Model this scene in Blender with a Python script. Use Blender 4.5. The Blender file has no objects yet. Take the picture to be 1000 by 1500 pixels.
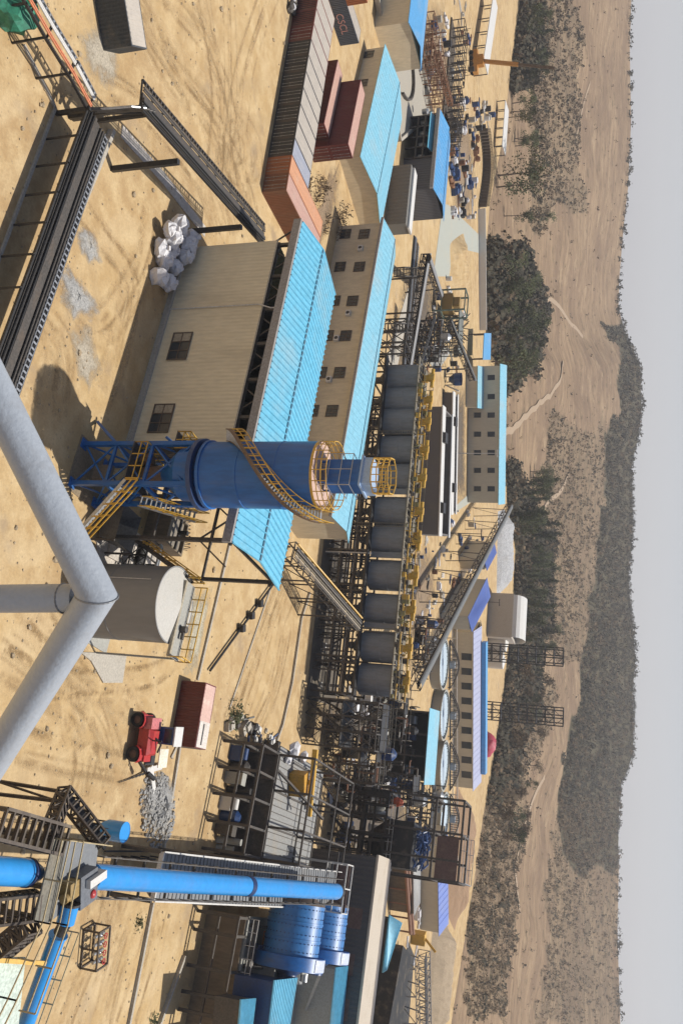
import bpy, math, random
from mathutils import Vector, Matrix, noise as mnoise
random.seed(7)
R = math.radians
S = bpy.context.scene
COL = S.collection
# ------------------------------------------------------------------ camera model (calibrated on the photograph)
F, PI_, RO, CH = 1250.0, .303, -.021, 39.37
cp, sp, cr, sr = math.cos(PI_), math.sin(PI_), math.cos(RO), math.sin(RO)
def ray(px, U):
    a0 = px - 500; b0 = U - 750
    b = (a0*cr - b0*sr)/F; a = (a0*sr + b0*cr)/F
    return Vector((a, cp + b*sp, -sp + b*cp))
def G(px, U, z=0.0):
    d = ray(px, U); t = (z - CH)/d.z
    return Vector((0, 0, CH)) + d*t
def D(px, U, dist): return Vector((0, 0, CH)) + ray(px, U)*dist
def PR(p):
    z = p[2] - CH; d = p[1]*cp - z*sp; up = p[1]*sp + z*cp
    a = F*p[0]/d; b = F*up/d
    return 500 + b*cr + a*sr, 750 + a*cr - b*sr
def HT(p, px):
    lo, hi = -5.0, 90.0
    for _ in range(50):
        m = (lo + hi)/2
        if PR((p[0], p[1], m))[0] < px: lo = m
        else: hi = m
    return m
cam = bpy.data.cameras.new("camera"); co = bpy.data.objects.new("camera", cam); COL.objects.link(co)
cam.sensor_fit = 'AUTO'; cam.sensor_width = 36; cam.lens = 36*F/1500
cam.clip_start = .1; cam.clip_end = 6000
fw = Vector((0, cp, -sp)); upv = Vector((0, sp, cp)); rt = Vector((1, 0, 0))
ex = upv*cr + rt*sr; eU = rt*cr - upv*sr
m = Matrix((ex, -eU, -fw)).transposed().to_4x4(); m.translation = Vector((0, 0, CH))
co.matrix_world = m
S.camera = co
# ------------------------------------------------------------------ light
SUND = Vector((.26, .22, 1)).normalized()
el = math.asin(SUND.z); az = math.atan2(SUND.x, SUND.y)
W = bpy.data.worlds.new("World"); S.world = W; W.use_nodes = True
nt = W.node_tree
sk = nt.nodes.new('ShaderNodeTexSky'); sk.sky_type = 'NISHITA'; sk.sun_disc = False
sk.sun_elevation = el; sk.sun_rotation = az
sk.air_density = 1.0; sk.dust_density = 6.0; sk.ozone_density = 2.5; sk.altitude = 1200
hzm = nt.nodes.new('ShaderNodeMix'); hzm.data_type = 'RGBA'; hzm.inputs[0].default_value = .62; hzm.inputs[7].default_value = (7.6, 7.55, 7.85, 1)   # milky haze over the whole sky
tcw = nt.nodes.new('ShaderNodeTexCoord'); sxw = nt.nodes.new('ShaderNodeSeparateXYZ'); mrw = nt.nodes.new('ShaderNodeMapRange')   # the milky layer lies low over the horizon
nt.links.new(tcw.outputs['Generated'], sxw.inputs[0]); nt.links.new(sxw.outputs['Z'], mrw.inputs[0])
for i_, v_ in ((1, .06), (2, .3), (3, .7), (4, .02)): mrw.inputs[i_].default_value = v_
nt.links.new(mrw.outputs[0], hzm.inputs[0])
nt.links.new(sk.outputs[0], hzm.inputs[6]); nt.links.new(hzm.outputs[2], nt.nodes['Background'].inputs[0]); nt.nodes['Background'].inputs[1].default_value = .09
sl = bpy.data.lights.new("sun", 'SUN'); sl.energy = 4.3; sl.angle = R(.6); sl.color = (1, .955, .88)
so = bpy.data.objects.new("sun", sl); COL.objects.link(so)
so.rotation_euler = (-SUND).to_track_quat('-Z', 'Y').to_euler(); so.location = (60, 60, 150)
S.cycles.transparent_max_bounces = 48
S.view_settings.view_transform = 'Standard'; S.view_settings.look = 'None'; S.view_settings.exposure = 0.12; S.view_settings.gamma = 1
# ------------------------------------------------------------------ materials
MATS = {}
def _new(name):
    m = bpy.data.materials.new(name); m.use_nodes = True
    return m, m.node_tree, m.node_tree.nodes['Principled BSDF']
def mix_col(nt, fac, a, b, mode='MIX'):
    n = nt.nodes.new('ShaderNodeMix'); n.data_type = 'RGBA'; n.blend_type = mode
    for s, v in ((0, fac), (6, a), (7, b)):
        if hasattr(v, 'default_value') or hasattr(v, 'is_output'): nt.links.new(v, n.inputs[s])
        else: n.inputs[s].default_value = v if s == 0 else (*v, 1)
    return n.outputs[2]
def noise(nt, scale, det=4, rough=.6, vec=None, dist=0.0):
    n = nt.nodes.new('ShaderNodeTexNoise'); n.inputs['Scale'].default_value = scale
    n.inputs['Detail'].default_value = det; n.inputs['Roughness'].default_value = rough; n.inputs['Distortion'].default_value = dist
    if vec is not None: nt.links.new(vec, n.inputs['Vector'])
    return n.outputs['Fac']
def ramp(nt, fac, a, b):
    n = nt.nodes.new('ShaderNodeMapRange'); n.inputs[1].default_value = a; n.inputs[2].default_value = b
    n.interpolation_type = 'SMOOTHSTEP'
    nt.links.new(fac, n.inputs[0]); return n.outputs[0]
def coords(nt, kind='Object', scale=(1, 1, 1), rotz=0):
    t = nt.nodes.new('ShaderNodeTexCoord'); mp = nt.nodes.new('ShaderNodeMapping')
    mp.inputs['Scale'].default_value = scale; mp.inputs['Rotation'].default_value = (0, 0, rotz)
    nt.links.new(t.outputs[kind], mp.inputs['Vector']); return mp.outputs[0]
def bump(nt, bs, h, strength=.3, dist=.05):
    b = nt.nodes.new('ShaderNodeBump'); b.inputs['Strength'].default_value = strength; b.inputs['Distance'].default_value = dist
    nt.links.new(h, b.inputs['Height']); nt.links.new(b.outputs[0], bs.inputs['Normal'])
def mat(name, c, rough=.6, metal=0.0, wear=.25, dirt=(.30, .24, .16), dscale=.6, damt=.35, fine=6.0, streak=False):
    """painted or raw surface with uneven tone, dirt patches and fine grain"""
    if name in MATS: return MATS[name]
    m, nt, bs = _new(name)
    v = coords(nt, 'Object', (1, 1, .25) if streak else (1, 1, 1))
    n1 = noise(nt, dscale, 5, .65, v); n2 = noise(nt, fine, 3, .6, v)
    dk = tuple(x*(1 - wear) for x in c); lt = tuple(min(1, x*(1 + wear*.6)) for x in c)
    c1 = mix_col(nt, ramp(nt, n2, .3, .7), dk, lt)
    d = nt.nodes.new('ShaderNodeMath'); d.operation = 'MULTIPLY'; d.inputs[1].default_value = damt
    nt.links.new(ramp(nt, n1, .48, .75), d.inputs[0])
    c2 = mix_col(nt, d.outputs[0], c1, dirt)
    nt.links.new(c2, bs.inputs['Base Color']); bs.inputs['Roughness'].default_value = rough; bs.inputs['Metallic'].default_value = metal
    bump(nt, bs, n2, .15, .02)
    MATS[name] = m; return m
# ------------------------------------------------------------------ mesh builder
class MB:
    def __init__(s, world=False): s.v = []; s.f = []; s.world = world; s.sm = False
    def add(s, vs, fs):
        o = len(s.v); s.v += [tuple(x) for x in vs]; s.f += [tuple(i + o for i in f) for f in fs]; return s
    def b(s, x0, x1, y0, y1, z0, z1):
        return s.add([(x0,y0,z0),(x1,y0,z0),(x1,y1,z0),(x0,y1,z0),(x0,y0,z1),(x1,y0,z1),(x1,y1,z1),(x0,y1,z1)],
                     [(3,2,1,0),(4,5,6,7),(0,1,5,4),(1,2,6,5),(2,3,7,6),(3,0,4,7)])
    def beam(s, p, q, w, h=None):
        p = Vector(p); q = Vector(q); h = h or w; d = q - p
        if d.length < 1e-6: return s
        d.normalize(); u = Vector((0, 0, 1)) if abs(d.z) < .95 else Vector((1, 0, 0))
        a = d.cross(u).normalized()*w/2; c = d.cross(a).normalized()*h/2
        vs = [x + i*a + j*c for x in (p, q) for i, j in ((-1,-1),(1,-1),(1,1),(-1,1))]
        return s.add(vs, [(0,1,2,3),(7,6,5,4),(0,4,5,1),(1,5,6,2),(2,6,7,3),(3,7,4,0)])
    def tube(s, p, q, r, n=8, r2=None, cap=True):
        p = Vector(p); q = Vector(q); r2 = r if r2 is None else r2; d = q - p
        if d.length < 1e-6: return s
        d.normalize(); u = Vector((0, 0, 1)) if abs(d.z) < .95 else Vector((1, 0, 0))
        a = d.cross(u).normalized(); c = d.cross(a)
        vs = []; s.sm = True
        for x, rr in ((p, r), (q, r2)):
            for i in range(n):
                t = 2*math.pi*i/n; vs.append(x + (a*math.cos(t) + c*math.sin(t))*rr)
        fs = [(i, (i+1) % n, n + (i+1) % n, n + i) for i in range(n)]
        if cap: fs += [tuple(range(n))[::-1], tuple(range(n, 2*n))]
        return s.add(vs, fs)
    def path(s, pts, r, n=7):
        for i in range(len(pts) - 1): s.tube(pts[i], pts[i+1], r, n)
        return s
    def lathe(s, prof, n=32, c=(0, 0, 0), mtx=None, t0=0.0, t1=2*math.pi):
        full = abs(t1 - t0 - 2*math.pi) < 1e-6; k = n if full else n + 1; vs = []; s.sm = True
        for r, z in prof:
            for i in range(k):
                t = t0 + (t1 - t0)*i/n
                p = Vector((r*math.cos(t), r*math.sin(t), z))
                if mtx is not None: p = mtx @ p
                vs.append(p + Vector(c))
        fs = []
        for j in range(len(prof) - 1):
            for i in range(n):
                i2 = (i + 1) % k
                fs.append((j*k + i, j*k + i2, (j+1)*k + i2, (j+1)*k + i))
        return s.add(vs, fs)
    def disc(s, c, r, n=32):
        return s.add([(c[0] + r*math.cos(2*math.pi*i/n), c[1] + r*math.sin(2*math.pi*i/n), c[2]) for i in range(n)], [tuple(range(n))])
    def prism(s, pts, z0, z1):
        n = len(pts)
        return s.add([(p[0], p[1], z0) for p in pts] + [(p[0], p[1], z1) for p in pts],
                     [tuple(range(n))[::-1], tuple(range(n, 2*n))] + [(i, (i+1) % n, n + (i+1) % n, n + i) for i in range(n)])
    def poly(s, pts): return s.add(pts, [tuple(range(len(pts)))])
    def slab(s, pts, t):
        """polygon in space thickened downward by t"""
        n = len(pts); pts = [Vector(p) for p in pts]; lo = [p - Vector((0, 0, t)) for p in pts]
        return s.add(pts + lo, [tuple(range(n)), tuple(range(n, 2*n))[::-1]] + [(i, n + i, n + (i+1) % n, (i+1) % n) for i in range(n)])
    def corr(s, p, q, z0, z1, depth=.05, pitch=.28, z0b=None, z1b=None):
        """corrugated sheet standing on the line p-q"""
        p = Vector((p[0], p[1])); q = Vector((q[0], q[1])); L = (q - p).length; d = (q - p)/L; nn = Vector((d.y, -d.x))
        k = max(2, int(L/pitch)); vs = []; fs = []
        z0b = z0 if z0b is None else z0b; z1b = z1 if z1b is None else z1b
        st = []
        for i in range(k):
            for t, o in ((0, 0), (.3, 0), (.5, 1), (.8, 1)): st.append(((i + t)/k, o))
        st.append((1, 0))
        for t, o in st:
            w = p + d*L*t + nn*depth*o
            vs += [(w.x, w.y, z0 + (z0b - z0)*t), (w.x, w.y, z1 + (z1b - z1)*t)]
        for i in range(len(st) - 1): fs.append((2*i, 2*i + 2, 2*i + 3, 2*i + 1))
        return s.add(vs, fs)
    def blob(s, c, rx, ry, rz, seed=0, n=8, m_=5, jit=.18, flat=True):
        rnd = random.Random(seed); vs = [(c[0], c[1], c[2] + rz)]; fs = []
        for j in range(1, m_):
            ph = math.pi*j/m_
            for i in range(n):
                t = 2*math.pi*(i + .5*(j % 2))/n; k = 1 + rnd.uniform(-jit, jit)
                vs.append((c[0] + rx*k*math.sin(ph)*math.cos(t), c[1] + ry*k*math.sin(ph)*math.sin(t), c[2] + rz*k*math.cos(ph)))
        vs.append((c[0], c[1], c[2] - rz*.9)); N = len(vs) - 1
        for i in range(n):
            fs.append((0, 1 + i, 1 + (i+1) % n)); fs.append((N, N - n + (i+1) % n, N - n + i))
        for j in range(m_ - 2):
            for i in range(n):
                a = 1 + j*n + i; b2 = 1 + j*n + (i+1) % n; fs.append((a, a + n, b2 + n, b2))
        return s.add(vs, fs)
    def build(s, name, material, parent=None, **kw):
        vs = s.v
        if s.world and parent is not None:
            inv = parent_matrix(parent).inverted(); vs = [inv @ Vector(x) for x in vs]
        me = bpy.data.meshes.new(name); me.from_pydata([tuple(x) for x in vs], [], s.f)
        me.materials.append(material); me.update()
        if s.sm:
            me.shade_smooth(); me.set_sharp_from_angle(angle=R(35))
        o = bpy.data.objects.new(name, me); COL.objects.link(o)
        if parent is not None: o.parent = parent
        for k, v in kw.items(): o[k] = v
        return o
def parent_matrix(o):
    m = Matrix.Identity(4)
    while o is not None:
        m = Matrix.Translation(o.location) @ Matrix.Rotation(o.rotation_euler.z, 4, 'Z') @ m; o = o.parent
    return m
def thing(name, label, cat, loc=(0, 0, 0), yaw=0.0, group=None):
    o = bpy.data.objects.new(name, None); COL.objects.link(o); o.empty_display_size = .5
    o.location = loc; o.rotation_euler = (0, 0, yaw); o['label'] = label; o['category'] = cat
    if group: o['group'] = group
    return o
def tag(o, label, cat, group=None):
    o['label'] = label; o['category'] = cat
    if group: o['group'] = group
    return o
def struct(o): o['kind'] = 'structure'; return o
def stuff(o, label=None, cat=None):
    o['kind'] = 'stuff'
    if label: o['label'] = label; o['category'] = cat
    return o
KIDS = {}
def dup(root, loc, yaw=0.0, label=None, scale=None, group=None):
    kids = lambda o: [c for c in COL.objects if c.parent is o]
    if root.name not in KIDS: KIDS[root.name] = [(c, kids(c)) for c in kids(root)]
    r = root.copy(); COL.objects.link(r); r.location = loc; r.rotation_euler = (0, 0, yaw)
    if label: r['label'] = label
    if group: r['group'] = group
    if scale is not None: r.scale = scale if hasattr(scale, '__len__') else (scale,)*3
    for ch, gs in KIDS[root.name]:
        c = ch.copy(); COL.objects.link(c); c.parent = r
        for g in gs:
            d = g.copy(); COL.objects.link(d); d.parent = c
    return r
YA = -.4453                                # the plant's own direction
AX = Vector((math.cos(YA), math.sin(YA), 0)); NX = Vector((-math.sin(YA), math.cos(YA), 0))
class Fr:
    """local frame: x along the plant, y away from the viewer"""
    def __init__(s, o, yaw=YA): s.o = Vector((o[0], o[1], o[2] if len(o) > 2 else 0)); s.yaw = yaw; s.c = math.cos(yaw); s.s = math.sin(yaw)
    def l(s, p):
        dx = p[0] - s.o.x; dy = p[1] - s.o.y
        return Vector((dx*s.c + dy*s.s, -dx*s.s + dy*s.c, (p[2] if len(p) > 2 else 0) - s.o.z))
    def w(s, x, y, z=0): return Vector((s.o.x + x*s.c - y*s.s, s.o.y + x*s.s + y*s.c, s.o.z + z))
    def thing(s, name, label, cat, group=None): return thing(name, label, cat, s.o, s.yaw, group)
def lerp(a, b, t): return a + (b - a)*t
def interp(tab, x):
    if x <= tab[0][0]: return tab[0][1]
    for (a, va), (b, vb) in zip(tab, tab[1:]):
        if x <= b: return va + (vb - va)*(x - a)/(b - a)
    return tab[-1][1]
def inpoly(poly, x, y):
    c = False; j = len(poly) - 1
    for i in range(len(poly)):
        xi, yi = poly[i]; xj, yj = poly[j]
        if (yi > y) != (yj > y) and x < (xj - xi)*(y - yi)/(yj - yi) + xi: c = not c
        j = i
    return c
# ------------------------------------------------------------------ ground
def sand_mat():
    m, nt, bs = _new('sand')
    v = coords(nt, 'Object')
    n1 = noise(nt, .05, 6, .6, v); n2 = noise(nt, .45, 6, .7, v); n3 = noise(nt, 5, 4, .7, v)
    base = mix_col(nt, ramp(nt, n1, .35, .65), (.50, .345, .165), (.395, .26, .128))
    base = mix_col(nt, ramp(nt, n2, .35, .72), base, (.60, .45, .25))
    base = mix_col(nt, ramp(nt, noise(nt, .16, 5, .6, v), .58, .72), base, (.37, .27, .165))
    # wheel tracks: rings and long sweeps pressed by trucks
    def tracks(origin, scale, dist, lo, hi):
        mp = nt.nodes.new('ShaderNodeMapping'); mp.inputs['Location'].default_value = (-origin[0], -origin[1], 0); nt.links.new(nt.nodes['Texture Coordinate'].outputs['Object'], mp.inputs[0])
        w = nt.nodes.new('ShaderNodeTexWave'); w.wave_type = 'RINGS'; w.rings_direction = 'Z'; w.inputs['Scale'].default_value = scale
        w.inputs['Distortion'].default_value = dist; w.inputs['Detail'].default_value = 3; w.inputs['Detail Scale'].default_value = .5
        nt.links.new(mp.outputs[0], w.inputs['Vector'])
        mu = nt.nodes.new('ShaderNodeMath'); mu.operation = 'MULTIPLY'
        nt.links.new(ramp(nt, w.outputs['Fac'], .45, .95), mu.inputs[0])
        mp2 = nt.nodes.new('ShaderNodeMapping'); mp2.inputs['Location'].default_value = (origin[0]*3.1, 7, 0); nt.links.new(nt.nodes['Texture Coordinate'].outputs['Object'], mp2.inputs[0])
        nt.links.new(ramp(nt, noise(nt, .06, 3, .5, mp2.outputs[0]), lo, hi), mu.inputs[1]); return mu.outputs[0]
    t1 = tracks((-60, 30), .05, 22.0, .5, .7); t2 = tracks((-30, 130), .06, 26.0, .5, .72); t3 = tracks((5, 20), .05, 24.0, .5, .7)
    for t, c, k in ((t1, (.62, .48, .29), .4), (t2, (.36, .25, .135), .35), (t3, (.60, .46, .28), .4)):
        mu = nt.nodes.new('ShaderNodeMath'); mu.operation = 'MULTIPLY'; mu.inputs[1].default_value = k; nt.links.new(t, mu.inputs[0])
        base = mix_col(nt, mu.outputs[0], base, c)
    vo = nt.nodes.new('ShaderNodeTexVoronoi'); vo.inputs['Scale'].default_value = 1.3; nt.links.new(v, vo.inputs['Vector'])
    mu = nt.nodes.new('ShaderNodeMath'); mu.operation = 'MULTIPLY'; mu.inputs[1].default_value = .5
    inv = nt.nodes.new('ShaderNodeMath'); inv.operation = 'SUBTRACT'; inv.inputs[0].default_value = 1; nt.links.new(ramp(nt, vo.outputs['Distance'], .05, .16), inv.inputs[1])
    nt.links.new(inv.outputs[0], mu.inputs[0])
    base = mix_col(nt, mu.outputs[0], base, (.24, .18, .12))
    base = mix_col(nt, ramp(nt, n3, .2, .85), mix_col(nt, .35, base, (.2, .15, .09)), base)
    nt.links.new(base, bs.inputs['Base Color']); bs.inputs['Roughness'].default_value = .95; bs.inputs['Specular IOR Level'].default_value = .1
    bump(nt, bs, n2, .5, .25)
    return m
M_SAND = sand_mat()
g = MB(); N = 60
for j in range(N + 1):
    for i in range(N + 1):
        x = -420 + 900*i/N; y = -80 + 640*j/N
        g.v.append((x, y, 0))
g.f = [(j*(N+1) + i, j*(N+1) + i + 1, (j+1)*(N+1) + i + 1, (j+1)*(N+1) + i) for j in range(N) for i in range(N)]
struct(g.build('ground', M_SAND))
# ------------------------------------------------------------------ hills behind the plant
FOOT = [(-150, 770), (0, 762), (100, 748), (200, 736), (300, 716), (400, 708), (500, 712), (560, 735), (740, 742), (800, 754), (900, 750), (1000, 738), (1100, 724), (1200, 706), (1300, 692), (1400, 676), (1500, 660), (1650, 640)]
SKY = [(-150, 922), (0, 924), (100, 921), (200, 923), (290, 919), (350, 912), (420, 906), (460, 905), (500, 916), (540, 936), (600, 939), (650, 932), (680, 924), (750, 926), (800, 924), (830, 919), (900, 925), (950, 930), (1000, 926), (1080, 927), (1110, 918), (1130, 908), (1200, 905), (1250, 906), (1330, 904), (1400, 906), (1450, 908), (1500, 908), (1650, 905)]
RT = 950.0
def elev(px, U):
    d = ray(px, U); return d.z/math.hypot(d.x, d.y)
def az_(U):
    d = ray(720, U); k = math.hypot(d.x, d.y); return d.x/k, d.y/k
def hill(U, s):
    """point on the hillside: U picks the bearing, s runs 0 at the foot to 1 on the ridge"""
    ax, ay = az_(U); ef = elev(interp(FOOT, U), U); et = elev(interp(SKY, U), U)
    rf = -CH/ef; r = rf + (RT - rf)*s**1.25
    e = ef + (et - ef)*s
    z = CH + r*e
    z += (math.sin(U*.021 + s*9) + .7*math.sin(U*.047 - s*17 + 1))*1.6*math.sin(math.pi*min(1, s))*min(1, s*2)
    z = max(z, .25 + 5*s) if s > 0 else z
    return Vector((ax*r, ay*r, z))
def px_on(U, s): return interp(FOOT, U) + (interp(SKY, U) - interp(FOOT, U))*s
FOREST = [[(478, 888), (540, 905), (600, 908), (652, 876), (700, 880), (780, 880), (860, 870), (940, 856), (1000, 846), (1060, 835), (1130, 816), (1240, 822), (1250, 900), (1110, 960), (478, 960)],
          [(360, 700), (560, 712), (560, 780), (450, 795), (380, 770)], [(690, 730), (960, 735), (1100, 722), (1100, 760), (960, 800), (830, 808), (700, 790)],
          [(0, 745), (130, 735), (130, 785), (0, 800)], [(960, 720), (1180, 712), (1160, 745), (960, 790)]]
SCRUB = [[(1000, 722), (1500, 670), (1500, 735), (1300, 760), (1150, 775), (1000, 815)], [(1130, 816), (1500, 790), (1500, 905), (1240, 905)], [(620, 800), (960, 800), (960, 880), (620, 880)], [(0, 790), (330, 770), (330, 850), (0, 850)]]
def cover(U, px):
    nv = Vector((U*.012, px*.03, 0)); U += 42*(mnoise.noise(nv)); px += 16*(mnoise.noise(nv + Vector((7, 3, 1))) + .5*mnoise.noise(nv*3))
    if any(inpoly(q, U, px) for q in FOREST): return 1.0
    if any(inpoly(q, U, px) for q in SCRUB): return .55
    return .12
def hill_mat():
    m, nt, bs = _new('hillside')
    uv = nt.nodes.new('ShaderNodeUVMap'); mp = nt.nodes.new('ShaderNodeMapping'); mp.inputs['Scale'].default_value = (16, 70, 1); nt.links.new(uv.outputs[0], mp.inputs[0])
    ter = noise(nt, 1.0, 8, .8, mp.outputs[0], .1)
    v = coords(nt, 'Object'); n1 = noise(nt, .02, 6, .65, v); n2 = noise(nt, .12, 5, .7, v)
    base = mix_col(nt, ramp(nt, ter, .36, .64), (.21, .148, .098), (.325, .232, .148))
    base = mix_col(nt, ramp(nt, n1, .4, .66), base, (.20, .14, .095)); base = mix_col(nt, ramp(nt, noise(nt, .045, 8, .8, v, .2), .52, .66), base, (.34, .25, .16))
    base = mix_col(nt, ramp(nt, n2, .52, .72), base, (.125, .095, .06))
    at = nt.nodes.new('ShaderNodeAttribute'); at.attribute_name = 'cover'
    mu = nt.nodes.new('ShaderNodeMath'); mu.operation = 'MULTIPLY_ADD'; mu.inputs[1].default_value = 1.0; mu.inputs[2].default_value = -.25
    nt.links.new(at.outputs['Fac'], mu.inputs[0])
    ad = nt.nodes.new('ShaderNodeMath'); nt.links.new(mu.outputs[0], ad.inputs[0]); 
    sc = nt.nodes.new('ShaderNodeMath'); sc.operation = 'MULTIPLY'; sc.inputs[1].default_value = .6; nt.links.new(n2, sc.inputs[0]); nt.links.new(sc.outputs[0], ad.inputs[1])
    base = mix_col(nt, ramp(nt, ad.outputs[0], .35, 1.0), base, (.10, .088, .06))
    nt.links.new(base, bs.inputs['Base Color']); bs.inputs['Roughness'].default_value = 1; bs.inputs['Specular IOR Level'].default_value = 0
    bump(nt, bs, n2, .6, 2.0)
    return m
nu, ns = 260, 90
hm = MB(); us = [-150 + 1800*i/nu for i in range(nu + 1)]
for j in range(ns + 3):
    s = j/ns
    for U in us:
        p = hill(U, min(s, 1))
        if j == 0: p = p - Vector((0, 0, .3))
        if j > ns: k = 1 + .3*(j - ns); p = Vector((p.x*k, p.y*k, p.z - 25*(j - ns)))
        hm.v.append(p)
W1_ = nu + 1
hm.f = [(j*W1_ + i, j*W1_ + i + 1, (j+1)*W1_ + i + 1, (j+1)*W1_ + i) for j in range(ns + 2) for i in range(nu)]
hm.sm = True
M_HILL = hill_mat()
ho = struct(hm.build('hillside', M_HILL)); me = ho.data
at = me.attributes.new('cover', 'FLOAT', 'POINT'); uvl = me.uv_layers.new(name='UVMap')
for j in range(ns + 3):
    for i, U in enumerate(us): at.data[j*W1_ + i].value = cover(U, px_on(U, min(1, j/ns)))
for lp in me.loops:
    k = lp.vertex_index; uvl.data[lp.index].uv = ((k % W1_)/nu, (k//W1_)/ns)
# ------------------------------------------------------------------ trees
def leaf_mat(name, a, b):
    m, nt, bs = _new(name)
    v = coords(nt, 'Object'); n = noise(nt, .9, 3, .6, v)
    oi = nt.nodes.new('ShaderNodeObjectInfo')
    c = mix_col(nt, ramp(nt, n, .35, .65), a, b)
    hs = nt.nodes.new('ShaderNodeHueSaturation'); 
    mr = nt.nodes.new('ShaderNodeMapRange'); mr.inputs[3].default_value = .75; mr.inputs[4].default_value = 1.3; nt.links.new(oi.outputs['Random'], mr.inputs[0]); nt.links.new(mr.outputs[0], hs.inputs['Value'])
    nt.links.new(c, hs.inputs['Color']); nt.links.new(hs.outputs[0], bs.inputs['Base Color']); bs.inputs['Roughness'].default_value = .9; bs.inputs['Specular IOR Level'].default_value = .1
    return m
M_LEAF = leaf_mat('foliage', (.058, .068, .034), (.125, .130, .066)); M_LEAF2 = leaf_mat('dry_foliage', (.125, .092, .058), (.20, .145, .09))
M_BARK = mat('bark', (.16, .12, .085), .95)
def tree_proto(name, label, h, w, seed, kind):
    rnd = random.Random(seed)
    t = thing(name, label, 'tree', (0, 0, 0)); tr = MB()
    lean = rnd.uniform(-.4, .4); top = Vector((lean, rnd.uniform(-.4, .4), h*.93))
    tr.tube((0, 0, -.3), top*.5, .22, 7, .15); tr.tube(top*.5, top, .15, 6, .04)
    cr_ = MB(); cl = []
    for k in range(11 if kind != 'conifer' else 16):
        z = rnd.uniform(.32, 1.0)*h if kind != 'conifer' else (.2 + .8*k/15)*h
        wr = w*(.75 if kind == 'gum' else 1)*(math.sin(math.pi*min(.97, max(.12, (z/h - .12)/1.0)))**.7 if kind != 'conifer' else (1.05 - z/h))
        a = rnd.uniform(0, 6.28); r = rnd.uniform(.1, .75)*wr
        c = top*(z/h)*1 + Vector((math.cos(a)*r, math.sin(a)*r, 0)); cl.append((c, rnd.uniform(.45, .8)*w*.55))
        tr.tube(top*max(.15, (z/h - .18)), c, .07, 5, .025)
    for c, rr in cl:
        for _ in range(46):
            d = Vector((rnd.gauss(0, 1), rnd.gauss(0, 1), rnd.gauss(0, .75)))*rr*.55; p = c + d
            u = Vector((rnd.gauss(0, 1), rnd.gauss(0, 1), rnd.gauss(0, 1))).normalized(); q = u.orthogonal().normalized(); sz = rnd.uniform(.2, .42)
            cr_.add([p - u*sz, p + q*sz*.6, p + u*sz, p - q*sz*.6], [(0, 1, 2, 3)])
    tr.build('trunk', M_BARK, t); cr_.build('crown', M_LEAF if kind != 'dry' else M_LEAF2, t)
    return t
PROT = [tree_proto('broad_tree', 'x', 12, 5.0, 1, 'broad'), tree_proto('gum_tree', 'x', 15, 4.2, 2, 'gum'), tree_proto('conifer', 'x', 13, 3.2, 3, 'conifer'), tree_proto('dry_tree', 'x', 9, 4.5, 4, 'dry'), tree_proto('broad_tree', 'x', 11, 6, 5, 'broad')]
used = set()
def plant(k, U, px, h, label, group=None):
    f = interp(FOOT, U); p = hill(U, max(0, (px - f)/(interp(SKY, U) - f))) if px > f else G(px, U)
    pr = PROT[k]; s = h/(12, 15, 13, 9, 11)[k]
    sc = (s*random.uniform(.85, 1.15), s*random.uniform(.85, 1.15), s)
    if k not in used:
        used.add(k); pr.location = p; pr.rotation_euler = (0, 0, random.uniform(0, 6)); pr.scale = sc; pr['label'] = label
        if group: pr['group'] = group
        return pr
    return dup(pr, p, random.uniform(0, 6), label, sc, group)
plant(4, 258, 728, 17, 'big round dark tree standing before the brown hill beside the mobile crane yard')
plant(4, 275, 726, 15, 'dark round tree touching the biggest round tree by the striped green field')
plant(1, 318, 735, 13, 'short bushy tree at the foot of the two tree spur')
plant(1, 322, 772, 14, 'tall slim dark tree standing alone above the striped green field')
plant(0, 388, 722, 12, 'lone leafy tree at the end of the striped green field')
gA, gB, gC, gD = 'trees of the grove behind the boundary wall', 'trees of the dark wood behind the stone heap', 'trees scattered on the slope behind the scaffold towers', 'trees along the foot of the far sand yard'
for i in range(36):
    plant(random.choice((0, 1, 1, 4)), random.uniform(405, 560), random.uniform(712, 760), random.uniform(6.5, 14), 'leafy tree in the grove behind the white boundary wall', gA)
for i in range(70):
    U = random.uniform(690, 965); plant(random.choice((2, 2, 0, 1)), U, interp(FOOT, U) + random.uniform(2, 46), random.uniform(9, 14), 'dark tree in the wood behind the stone heap and white tanks', gB)
for i in range(34):
    U = random.uniform(965, 1240); plant(random.choice((0, 3, 3, 3)), U, interp(FOOT, U) + random.uniform(6, 50), random.uniform(6, 10), 'scattered tree on the slope behind the scaffold towers', gC)
for i in range(22):
    U = random.uniform(0, 225); plant(random.choice((0, 2, 1)), U, interp(FOOT, U) + random.uniform(0, 34), random.uniform(7, 12), 'tree in the thin row at the far edge of the sand yard', gD)
def tuft(mb, c, r, n):
    for _ in range(n):
        d = Vector((random.gauss(0, .5), random.gauss(0, .5), random.gauss(0, .42)))*r; u = Vector((random.gauss(0, 1), random.gauss(0, 1), random.gauss(0, 1))).normalized(); v = u.orthogonal().normalized(); z = r*random.uniform(.25, .55); p = c + d
        mb.add([p - u*z, p + v*z*.7, p + u*z, p - v*z*.7], [(0, 1, 2, 3)])
sb = {0: MB(), 1: MB()}
cnt = 0
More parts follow.
